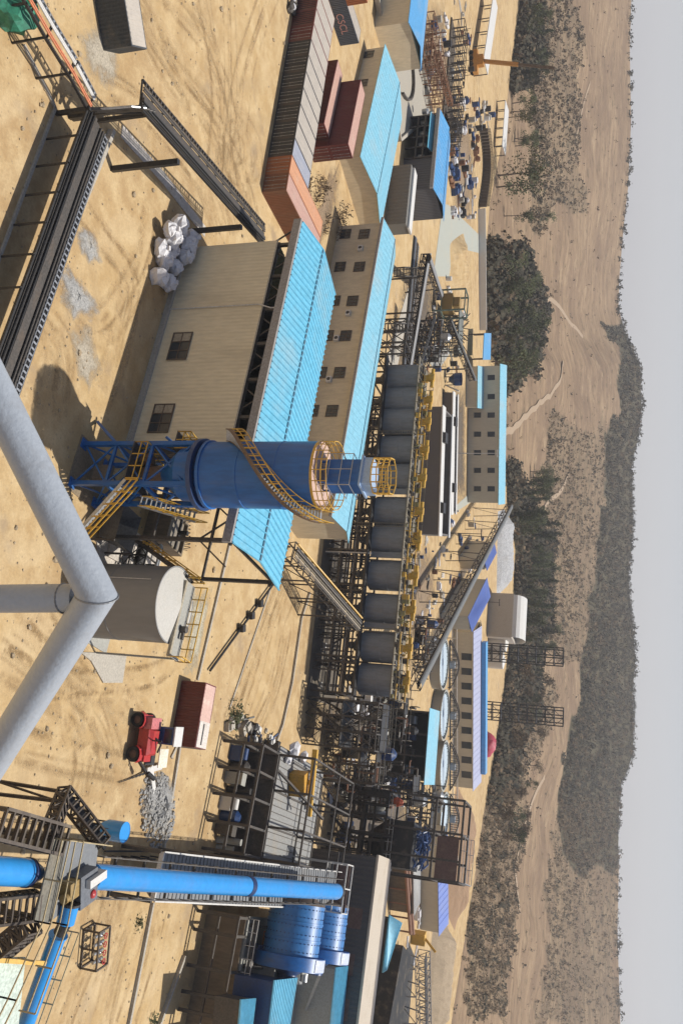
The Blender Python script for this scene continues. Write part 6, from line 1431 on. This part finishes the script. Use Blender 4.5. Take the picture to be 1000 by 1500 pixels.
for i in range(7): p = G(685, 904, 5.2).lerp(G(713, 846, 5.2), (i + .5)/7); c_.b(p.x - .5, p.x + .5, p.y - .2, p.y + .4, 4.6, 5.9)
receding('smaller bright violet blue roof beyond the receding tan hall', (708, 818), (723, 792), (727, 810), (713, 836), 7, LB)
block('tan low building with a bright blue roof edge behind the white roofed one', (614, 1236), (616, 1362), 641, 650, 9, BRICKB if 0 else CREAM, LB, ())
# boundary wall, canopy, mast
b = MB(); b.beam(G(700, 306) + Vector((0, 0, 1.1)), G(702, 484) + Vector((0, 0, 1.1)), .5, 2.2); tag(b.build('boundary_wall', WHITE), 'long white boundary wall between the sand yard and the grove', 'wall')
t = thing('blue_canopy', 'small blue canopy roof at the end of the white boundary wall', 'canopy', G(702, 505)); b = MB(True); b.slab([G(709, 488, 4.5), G(707, 527, 4.5), G(718, 527, 5.2), G(719, 488, 5.2)], .2); b.build('roof', BLUER, t); b = MB(True)
for px, U in ((709, 489), (707, 526), (716, 490), (715, 525)): p = G(px, U, 4.5); b.beam((p.x, p.y, 0), p, .3)
b.build('posts', STEEL, t)
for px, U, h, lab in ((679, 664, 11, 'thin white lamp mast before the far cream building'), (692, 880, 10, 'dark mast beside the long covered conveyor'), (640, 780, 12, 'thin lighting mast in the yard by the white edged sumps')):
    b = MB(); b.tube((0, 0, 0), (0, 0, h), .14, 8, .07); b.beam((-.8, 0, h), (.8, 0, h), .2); b.b(-1, -.5, -.2, .2, h - .1, h + .15); b.b(.5, 1, -.2, .2, h - .1, h + .15); o = b.build('lamp_mast', PIPEW if h == 11 else STEEL); o.location = G(px - 12, U); tag(o, lab, 'mast')
for (px, U), lb_ in (((703, 956), 'tall dark scaffold tower behind the tan hall, beside the white tanks'), ((704, 1042), 'tall dark scaffold tower next to the red tarpaulin')):
    p = G(px, U); t = thing('scaffold_tower', lb_, 'tower', p, .1); h = HT(p, 824); b = MB(); n = 9
    for x in (-2.6, 0, 2.6):
        for y in (0, 3): b.beam((x, y, 0), (x, y, h), .30)
    b.build('standards', STEELD, t); b = MB()
    for i in range(n + 1):
        z = .6 + (h - .6)*i/n
        for y in (0, 3): b.beam((-2.6, y, z), (2.6, y, z), .3)
        for x in (-2.6, 2.6): b.beam((x, 0, z), (x, 3, z), .3)
        if i < n:
            z2 = .6 + (h - .6)*(i + 1)/n; b.beam((-2.6, 0, z), (0, 0, z2), .14); b.beam((2.6, 0, z), (0, 0, z2), .14)
    b.build('ledgers', STEELD, t); b = MB()
    for i in range(2, n, 2): b.b(-2.5, 2.5, .1, 2.9, .6 + (h - .6)*i/n + .05, .7 + (h - .6)*i/n)
    b.build('boards', STEEL, t)
b = MB(); b.blob((0, 0, .8), 4.2, 3, 3.2, 9, 16, 8, .1); b.sm = True; o = b.build('red_tarpaulin', mat('crimson_tarpaulin', (.45, .05, .09), .6)); o.location = G(709, 1090); tag(o, 'crimson tarpaulin covering a mound behind the lavender roof', 'tarpaulin')
# stone heap and white tanks
def mound(name, label, cat, a, c, w, h, material, seed=1, kind=True):
    p, q = G(*a), G(*c); fr = Fr(p, vdir(p, q)); L = (q - p).length; rnd = random.Random(seed); mb = MB(); nx, ny = 44, 14
    for j in range(ny + 1):
        for i in range(nx + 1):
            u = i/nx; v = j/ny; e = min(1, u*6, (1 - u)*6); prof = math.sin(math.pi*v)**.8
            z = h*e*prof*(1 + rnd.uniform(-.05, .05) + .12*mnoise.noise(Vector((L*u*.25, w*v*.25, seed)))) - .05
            mb.v.append(tuple(fr.w(L*u, w*(v - .2), z)))
    mb.f = [(j*(nx+1) + i, j*(nx+1) + i + 1, (j+1)*(nx+1) + i + 1, (j+1)*(nx+1) + i) for j in range(ny) for i in range(nx)]
    return tag(mb.build(name, material), label, cat)
mound('stone_heap', 'long heap of white grey crushed stone below the dark wood', 'heap', (731, 748), (729, 872), 24, 4.6, mat('white_stone', (.40, .40, .40), .95, 0, .3, (.34, .32, .29), .25, .5, 2), 3)
mound('sand_heap', 'smooth tan sand heap on the yard before the white boundary wall', 'heap', (662, 352), (668, 470), 24, 2.4, M_SAND, 5)
mound('earth_bank', 'reddish brown earth bank behind the right hand hall', 'bank', (672, 1155), (650, 1330), 30, 4.5, mat('red_earth', (.30, .19, .11), .95, 0, .2, (.22, .15, .09), .2, .5), 7)
mound('earth_bank', 'pale tan earth bank with scrub at the frame edge beyond the lattice conveyor', 'bank', (640, 1345), (622, 1520), 26, 4, mat('tan_earth', (.34, .26, .17), .95, 0, .25, (.22, .17, .11), .2, .6), 8)
t = thing('lined_reservoir', 'big beige reservoir block with a white domed cover beside the stone heap', 'reservoir', G(716, 896)); b = MB(True); p = G(716, 868); q = G(712, 932); fr = Fr(p, vdir(p, q)); L = (q - p).length; t.location = p; t.rotation_euler.z = fr.yaw; b = MB(); b.b(0, L, 0, 14, 0, 8.5); b.build('wall', mat('pale_beige', (.42, .38, .33), .9), t); b = MB(); n = 10
for i in range(n):
    a0, a1 = math.pi*i/n, math.pi*(i + 1)/n; b.slab([(L*.02, 7 - 7*math.cos(a0), 8.6 + 4*math.sin(a0)), (L*.98, 7 - 7*math.cos(a0), 8.6 + 4*math.sin(a0)), (L*.98, 7 - 7*math.cos(a1), 8.6 + 4*math.sin(a1)), (L*.02, 7 - 7*math.cos(a1), 8.6 + 4*math.sin(a1))], .15)
b.build('cover', WHITE, t)
for px, U, r_, h in ((716, 940, 3.2, 6), (714, 966, 3.0, 5.4)):
    b = MB(); b.lathe([(r_, 0), (r_, h), (0, h + .8)], 28); o = b.build('white_tank', WHITE); o.location = G(px, U); tag(o, 'white round tank at the foot of the scaffold tower, %s one' % ('larger' if r_ > 3.1 else 'smaller'), 'tank')
# ------------------------------------------------------------------ construction yard
cpn = G(688, 92); t = thing('mobile_crane', 'orange mobile crane with a long dark boom in the construction yard', 'crane', cpn, .1); hb = HT(cpn, 812)
b = MB(); b.b(-3, 3, -1.3, 1.3, .9, 2.2); b.b(-1.5, 1.2, -1.2, 1.2, 2.2, 3.8); b.build('body', mat('crane_orange', (.45, .20, .03), .5), t); b = MB(); 
for x in (-2.2, -.7, .9, 2.4):
    for y in (-1.3, 1.3): b.lathe([(0, -.2), (.55, -.2), (.55, .2), (0, .2)], 14, (x, y, .56), Matrix.Rotation(R(90), 4, 'X'))
b.build('wheels', RUBBER, t)
b = MB(); tip = Vector((4.2, .5, hb)); b.beam((0, 0, 3.5), Vector((0, 0, 3.5)).lerp(tip, .5), .9); b.build('boom_base', MATS['crane_orange'], t); b = MB(); b.beam(Vector((0, 0, 3.5)).lerp(tip, .49), tip, .6); b.build('boom', mat('brown_boom', (.11, .07, .04), .6), t); b = MB(); b.beam(tip, (tip.x + .6, tip.y, tip.z - 12), .06); b.build('cable', STEELD, t)
for i in range(24):
    U = 192 + i*4.75; b = MB(); b.b(-.45, .45, -.45, .45, 0, 2.4)
    for x in (-.3, 0, .3): b.beam((x, -.3, 2.4), (x, -.3, 3.3), .1); b.beam((x, .3, 2.4), (x, .3, 3.3), .1)
    b.b(-.7, .7, -.7, .7, 0, .3); o = b.build('concrete_stump', mat('dark_formwork', (.09, .07, .05), .9)); o.location = G(702 + 5*math.sin(i*.15), U); tag(o, 'dark formwork stump with starter bars in the long row of the construction yard', 'stump', 'row of formwork stumps in the construction yard')
for a, c, z, lab in (((727, 148), (722, 214), 3, 'long thin white roofed shed behind the row of stumps'), ((706, -10), (690, 88), 3.5, 'big pale sheet roof at the cut off edge beside the crane')):
    p, q = G(*a), G(*c); fr = Fr(p, vdir(p, q)); L = (q - p).length; t = fr.thing('white_shed', lab, 'shed'); b = MB(); b.slab([(0, 0, z), (L, 0, z), (L, 5, z + .6), (0, 5, z + .6)], .2); b.build('roof', WHITE, t); b = MB()
    for i in range(6): b.beam((L*i/5, .2, 0), (L*i/5, .2, z), .2); b.beam((L*i/5, 4.8, 0), (L*i/5, 4.8, z + .4), .2)
    b.build('posts', STEEL, t)
REB = mat('rust_rebar', (.24, .12, .065), .8, .1, .3)
for (px, U), (nx_, ny_), s, lab in (((612, 20), (5, 3), 3.0, 'rust brown rebar cage frame at the frame edge of the construction yard'), ((624, 70), (6, 3), 2.6, 'rust brown rebar cage frame beside the settling pond'), ((652, 118), (6, 4), 2.4, 'dark tangled rebar frame beside the crane'), ((660, 30), (7, 3), 2.6, 'grey brown scaffold frame in front of the pale sheet roof'), ((650, 165), (4, 3), 2.4, 'dark brown rebar frame behind the bright blue shed roof')):
    t = thing('rebar_frame', lab, 'frame', G(px, U), -.25 + random.uniform(-.1, .1)); b = MB(); xs_ = [s*i for i in range(nx_)]; ys_ = [s*i for i in range(ny_)]; frame_bays(b, xs_, ys_, [1.8, 3.4], .16)
    for i in range(26): x = random.uniform(0, xs_[-1]); y = random.uniform(0, ys_[-1]); b.beam((x, y, 0), (x + random.uniform(-.4, .4), y, random.uniform(3, 5)), .09)
    b.build('bars', REB if 'rust' in lab else STEEL, t); b = MB(); b.b(xs_[0] - .5, xs_[-1] + .5, ys_[0] - .5, ys_[-1] + .5, 0, .35); b.build('footing', mat('dark_formwork', (.09, .07, .05)), t)
b = MB(); lattice(b, G(636, 78, 3), G(656, 152, 3), 1.0, 1.0, 12, .2); tag(b.build('steel_girder', REB), 'long rust red lattice girder lying through the construction yard', 'girder')
cl = [(STEELD, 'dark'), (WHITE, 'white'), (REB, 'rust brown'), (CONC, 'pale concrete'), (BLUED, 'navy'), (SACK, 'white sack')]
def clutter(n, box, name, where, group, smin=.4, smax=1.5):
    for i in range(n):
        px = random.uniform(box[0], box[1]); U = random.uniform(box[2], box[3]); s = random.uniform(smin, smax); m_, cn_ = random.choice(cl); b = MB(); k = i % 4
        if k == 0: b.b(-s, s, -s*.6, s*.6, 0, s*.8); b.b(-s*.7, s*.6, -s*.5, s*.4, s*.8, s*1.1)
        elif k == 1: b.tube((-s*1.6, 0, s*.35), (s*1.6, 0, s*.35), s*.35, 8); b.b(-s*.3, s*.3, -s*.5, s*.5, 0, s*.8)
        elif k == 2:
            for j in range(5): b.beam((-s*2, j*.25, .12 + .1*(j % 2)), (s*2, j*.25 + .2, .15), .14)
        else: b.lathe([(0, 0), (s*.6, 0), (s*.6, s*1.4), (0, s*1.5)], 10)
        o = b.build(('crate', 'pipe_section', 'timber_stack', 'drum')[k], m_); o.location = G(px, U); o.rotation_euler.z = random.uniform(0, 6); tag(o, '%s %s %s' % (cn_, ('crate', 'pipe section', 'stack of bars', 'drum')[k], where), ('crate', 'pipe', 'bars', 'drum')[k], group)
clutter(110, (658, 698, 150, 320), '', 'lying in the yard behind the bright blue shed roof', 'materials behind the bright blue shed roof')
clutter(60, (610, 690, 0, 150), '', 'lying among the rebar frames', 'materials among the rebar frames', .4, 1.3)
clutter(16, (700, 716, 150, 195), '', 'lying beside the row of stumps', 'materials beside the row of stumps')
clutter(30, (632, 680, 400, 545), '', 'lying around the crusher and screening frame', 'materials around the crusher yard', .4, 1.3)
clutter(60, (600, 650, 780, 960), '', 'lying between the sumps and the covered conveyor', 'materials beside the covered conveyor', .3, 1.0)
clutter(26, (648, 705, 745, 860), '', 'lying before the stone heap', 'materials before the stone heap', .4, 1.3)
clutter(22, (607, 625, 575, 600), '', 'lying at the end of the white edged sump', 'materials at the sump end', .3, .9)
clutter(30, (505, 580, 1010, 1100), '', 'lying around the lattice stair tower', 'materials around the lattice stair tower', .4, 1.3)
clutter(40, (480, 600, 1105, 1250), '', 'standing around the foot of the black tower', 'materials around the black tower', .5, 1.6)
clutter(18, (448, 500, 560, 700), '', 'lying behind the warehouse', 'materials behind the warehouse', .3, .8)
clutter(12, (595, 640, 1255, 1400), '', 'lying behind the mill hall', 'materials behind the mill hall', .4, 1.3)
for i in range(16):
    px = random.uniform(430, 505); U = 232 + (px - 430)*1.0 + random.uniform(0, 70)
    bush(px, U, random.uniform(.8, 1.6), 'dry grey green bush in the strip behind the orange containers', 70, M_LEAF2, 1, 'bushes behind the orange containers')
for i in range(12):
    bush(random.uniform(592, 604), random.uniform(560, 1000), random.uniform(.7, 1.2), 'weedy bush on the strip behind the leach tanks', 60, M_LEAF, 1, 'weeds behind the leach tanks')
for px, U, a, c in ((690, 1290, 0, 0),): pass
st_ = MB()
for i in range(1300):
    px = random.choice((random.uniform(10, 130), random.uniform(180, 330), random.uniform(240, 440), random.uniform(60, 250))); U = random.uniform(0, 1500); p = G(px, U); r_ = random.uniform(.03, .11) if random.random() < .93 else random.uniform(.12, .25); st_.blob(p + Vector((0, 0, r_*.3)), r_*1.2, r_, r_*.7, i, 5, 3, .35)
stuff(st_.build('scattered_stones', mat('field_stone', (.36, .28, .18), .95, 0, .4)), 'small stones scattered over the sand', 'stones')

PATHM = mat('pale_path', (.355, .26, .17), .95, 0, .2, (.28, .2, .13), .2, .5)
for nm_, pts in (('path', [(738, 634), (752, 628), (766, 612), (778, 602), (792, 590), (806, 582), (818, 560), (830, 530)]), ('path', [(842, 215), (852, 190), (858, 160), (862, 135)]), ('path', [(760, 1330), (752, 1270), (770, 1190), (800, 1120)]), ('path', [(800, 742), (818, 720), (836, 690)]), ('path', [(770, 470), (800, 440), (838, 480), (860, 500)])):
    b = MB()
    P = []
    for (a, u), (c, v) in zip(pts, pts[1:]):
        for k in range(8):
            px = lerp(a, c, k/8); U = lerp(u, v, k/8) + 1.5*math.sin(k*.8 + a); f = interp(FOOT, U); P.append((U, (px - f)/(interp(SKY, U) - f)))
    for (u0, s0), (u1, s1) in zip(P, P[1:]):
        p, q = hill(u0, max(0, s0)) + Vector((0, 0, .35)), hill(u1, max(0, s1)) + Vector((0, 0, .35)); d = (q - p); n_ = Vector((-d.y, d.x, 0)).normalized()*1.5
        b.add([p - n_, q - n_, q + n_, p + n_], [(0, 1, 2, 3)])
    struct(b.build(nm_, PATHM))   # 'hill_path'
# ------------------------------------------------------------------ wheel ruts pressed in the sand
def rut_mat(name, c, k):
    m, nt, bs = _new(name); v = coords(nt, 'Object'); n1 = noise(nt, .35, 5, .7, v); n2 = noise(nt, 4, 3, .7, v)
    tr_ = nt.nodes.new('ShaderNodeBsdfTransparent'); mx = nt.nodes.new('ShaderNodeMixShader')
    mu = nt.nodes.new('ShaderNodeMath'); mu.operation = 'MULTIPLY'; mu.inputs[1].default_value = k; nt.links.new(ramp(nt, n1, .35, .7), mu.inputs[0])
    mu2 = nt.nodes.new('ShaderNodeMath'); mu2.operation = 'MULTIPLY'; nt.links.new(mu.outputs[0], mu2.inputs[0]); nt.links.new(ramp(nt, n2, .2, .6), mu2.inputs[1]); at = nt.nodes.new('ShaderNodeAttribute'); at.attribute_name = 'edge'; mu3 = nt.nodes.new('ShaderNodeMath'); mu3.operation = 'MULTIPLY'; nt.links.new(mu2.outputs[0], mu3.inputs[0]); nt.links.new(at.outputs['Fac'], mu3.inputs[1])
    bs.inputs['Base Color'].default_value = (*c, 1); bs.inputs['Roughness'].default_value = .95; bs.inputs['Specular IOR Level'].default_value = .05
    nt.links.new(mu3.outputs[0], mx.inputs[0]); nt.links.new(tr_.outputs[0], mx.inputs[1]); nt.links.new(bs.outputs[0], mx.inputs[2]); nt.links.new(mx.outputs[0], nt.nodes['Material Output'].inputs['Surface'])
    return m
def ruts(mb, pts, z, gauge=1.9, w=.42):
    P = [G(*p) for p in pts]; ev = []
    for i in range(len(P) - 1):
        a = P[max(0, i - 1)]; b = P[i]; c = P[i + 1]; d = P[min(len(P) - 1, i + 2)]
        for k in range(14):
            t = k/14; ev.append(.5*((2*b) + (c - a)*t + (2*a - 5*b + 4*c - d)*t*t + (3*b - a - 3*c + d)*t**3))
    ev.append(P[-1])
    for s in (-gauge/2, gauge/2):
        o = len(mb.v)
        for i, p in enumerate(ev):
            d = (ev[min(len(ev) - 1, i + 1)] - ev[max(0, i - 1)]).normalized(); n_ = Vector((-d.y, d.x, 0))
            for e in (-w/2, 0, w/2): q = p + n_*(s + e); mb.v.append((q.x, q.y, z))
        for i in range(len(ev) - 1): a = o + 3*i; mb.f += [(a, a + 3, a + 4, a + 1), (a + 1, a + 4, a + 5, a + 2)]
lt, dkk = MB(), MB(); rn = random.Random(3)
GUIDE = [[(195, -10), (240, 70), (300, 150), (345, 240), (370, 320)], [(240, -10), (300, 60), (335, 150), (350, 240), (368, 330)], [(330, -10), (335, 120), (330, 230), (345, 330)], [(210, 40), (262, 130), (310, 190), (330, 260)],
         [(352, 175), (372, 205), (374, 240), (355, 252), (338, 235), (340, 200), (356, 185)], [(300, -10), (318, 80), (326, 170), (318, 260)], [(390, -10), (360, 80), (346, 160), (340, 260), (352, 330)], [(150, 120), (210, 160), (290, 260), (320, 330)],
         [(110, 300), (150, 360), (190, 420), (170, 520), (150, 580)], [(90, 420), (130, 480), (160, 470), (200, 400), (215, 330)], [(60, 470), (90, 520), (80, 600)],
         [(20, 930), (60, 960), (110, 1010), (150, 1060), (170, 1130)], [(10, 980), (60, 1010), (110, 1050), (130, 1110), (120, 1180)], [(60, 900), (120, 985), (180, 1020), (195, 1040)], [(80, 1000), (140, 990), (220, 985), (250, 960)], [(30, 1090), (90, 1110), (150, 1120), (190, 1130)],
         [(345, 1070), (370, 990), (395, 920), (420, 860)], [(360, 1060), (385, 980), (405, 900), (425, 850)], [(375, 1080), (405, 1010), (425, 930)], [(170, 1300), (150, 1380), (120, 1450), (100, 1510)], [(200, 1330), (170, 1420), (150, 1510)], [(130, 1250), (150, 1330), (170, 1400)], [(235, 1340), (215, 1420), (190, 1500)],
         [(690, 20), (700, 90), (694, 160), (690, 250), (698, 320)], [(730, -20), (735, 60), (728, 140), (716, 200)], [(690, 330), (688, 400), (692, 470)]]
for gd_ in GUIDE:
    for k in range(5):
        ox, ou = rn.uniform(-14, 14), rn.uniform(-16, 16); sc = 1 if gd_[0][0] < 600 else .3
        ruts(lt if k % 2 else dkk, [(a + (ox + rn.uniform(-3, 3))*sc, b2 + ou + rn.uniform(-4, 4)) for a, b2 in gd_], .003 + .0004*k + .00003*GUIDE.index(gd_), rn.uniform(1.6, 2.2), rn.uniform(.5, 1.0))
def edged(o):
    at = o.data.attributes.new('edge', 'FLOAT', 'POINT')
    for i in range(len(at.data)): at.data[i].value = 1.0 if i % 3 == 1 else 0.0
    return o
stuff(edged(lt.build('pale_wheel_ruts', rut_mat('pale_rut', (.64, .48, .27), .8))), 'pale wheel ruts sweeping over the sand yard', 'ruts')
stuff(edged(dkk.build('dark_wheel_ruts', rut_mat('dark_rut', (.33, .22, .11), .55))), 'darker wheel ruts sweeping over the sand yard', 'ruts')

EARTH = mat('churned_earth', (.27, .19, .115), .95, 0, .35, (.13, .095, .06), .35, .7, 4); DARKE = mat('dark_spoil_and_shadow', (.12, .095, .07), .95, 0, .35, (.2, .15, .1), .4, .5, 4)
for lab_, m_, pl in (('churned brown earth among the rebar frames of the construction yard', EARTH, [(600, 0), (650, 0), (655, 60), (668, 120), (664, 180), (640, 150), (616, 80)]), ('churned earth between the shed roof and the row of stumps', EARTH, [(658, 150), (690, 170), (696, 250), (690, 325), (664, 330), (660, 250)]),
                     ('shadow painted dark on the ground under the long covered conveyor', DARKE, [(606, 990), (640, 900), (690, 800), (700, 800), (660, 900), (616, 1005)]), ('brown spoil between the sumps and the covered conveyor', EARTH, [(600, 790), (630, 800), (640, 860), (610, 960), (596, 960)]),  # the dark strip imitates the conveyor's shadow on the ground
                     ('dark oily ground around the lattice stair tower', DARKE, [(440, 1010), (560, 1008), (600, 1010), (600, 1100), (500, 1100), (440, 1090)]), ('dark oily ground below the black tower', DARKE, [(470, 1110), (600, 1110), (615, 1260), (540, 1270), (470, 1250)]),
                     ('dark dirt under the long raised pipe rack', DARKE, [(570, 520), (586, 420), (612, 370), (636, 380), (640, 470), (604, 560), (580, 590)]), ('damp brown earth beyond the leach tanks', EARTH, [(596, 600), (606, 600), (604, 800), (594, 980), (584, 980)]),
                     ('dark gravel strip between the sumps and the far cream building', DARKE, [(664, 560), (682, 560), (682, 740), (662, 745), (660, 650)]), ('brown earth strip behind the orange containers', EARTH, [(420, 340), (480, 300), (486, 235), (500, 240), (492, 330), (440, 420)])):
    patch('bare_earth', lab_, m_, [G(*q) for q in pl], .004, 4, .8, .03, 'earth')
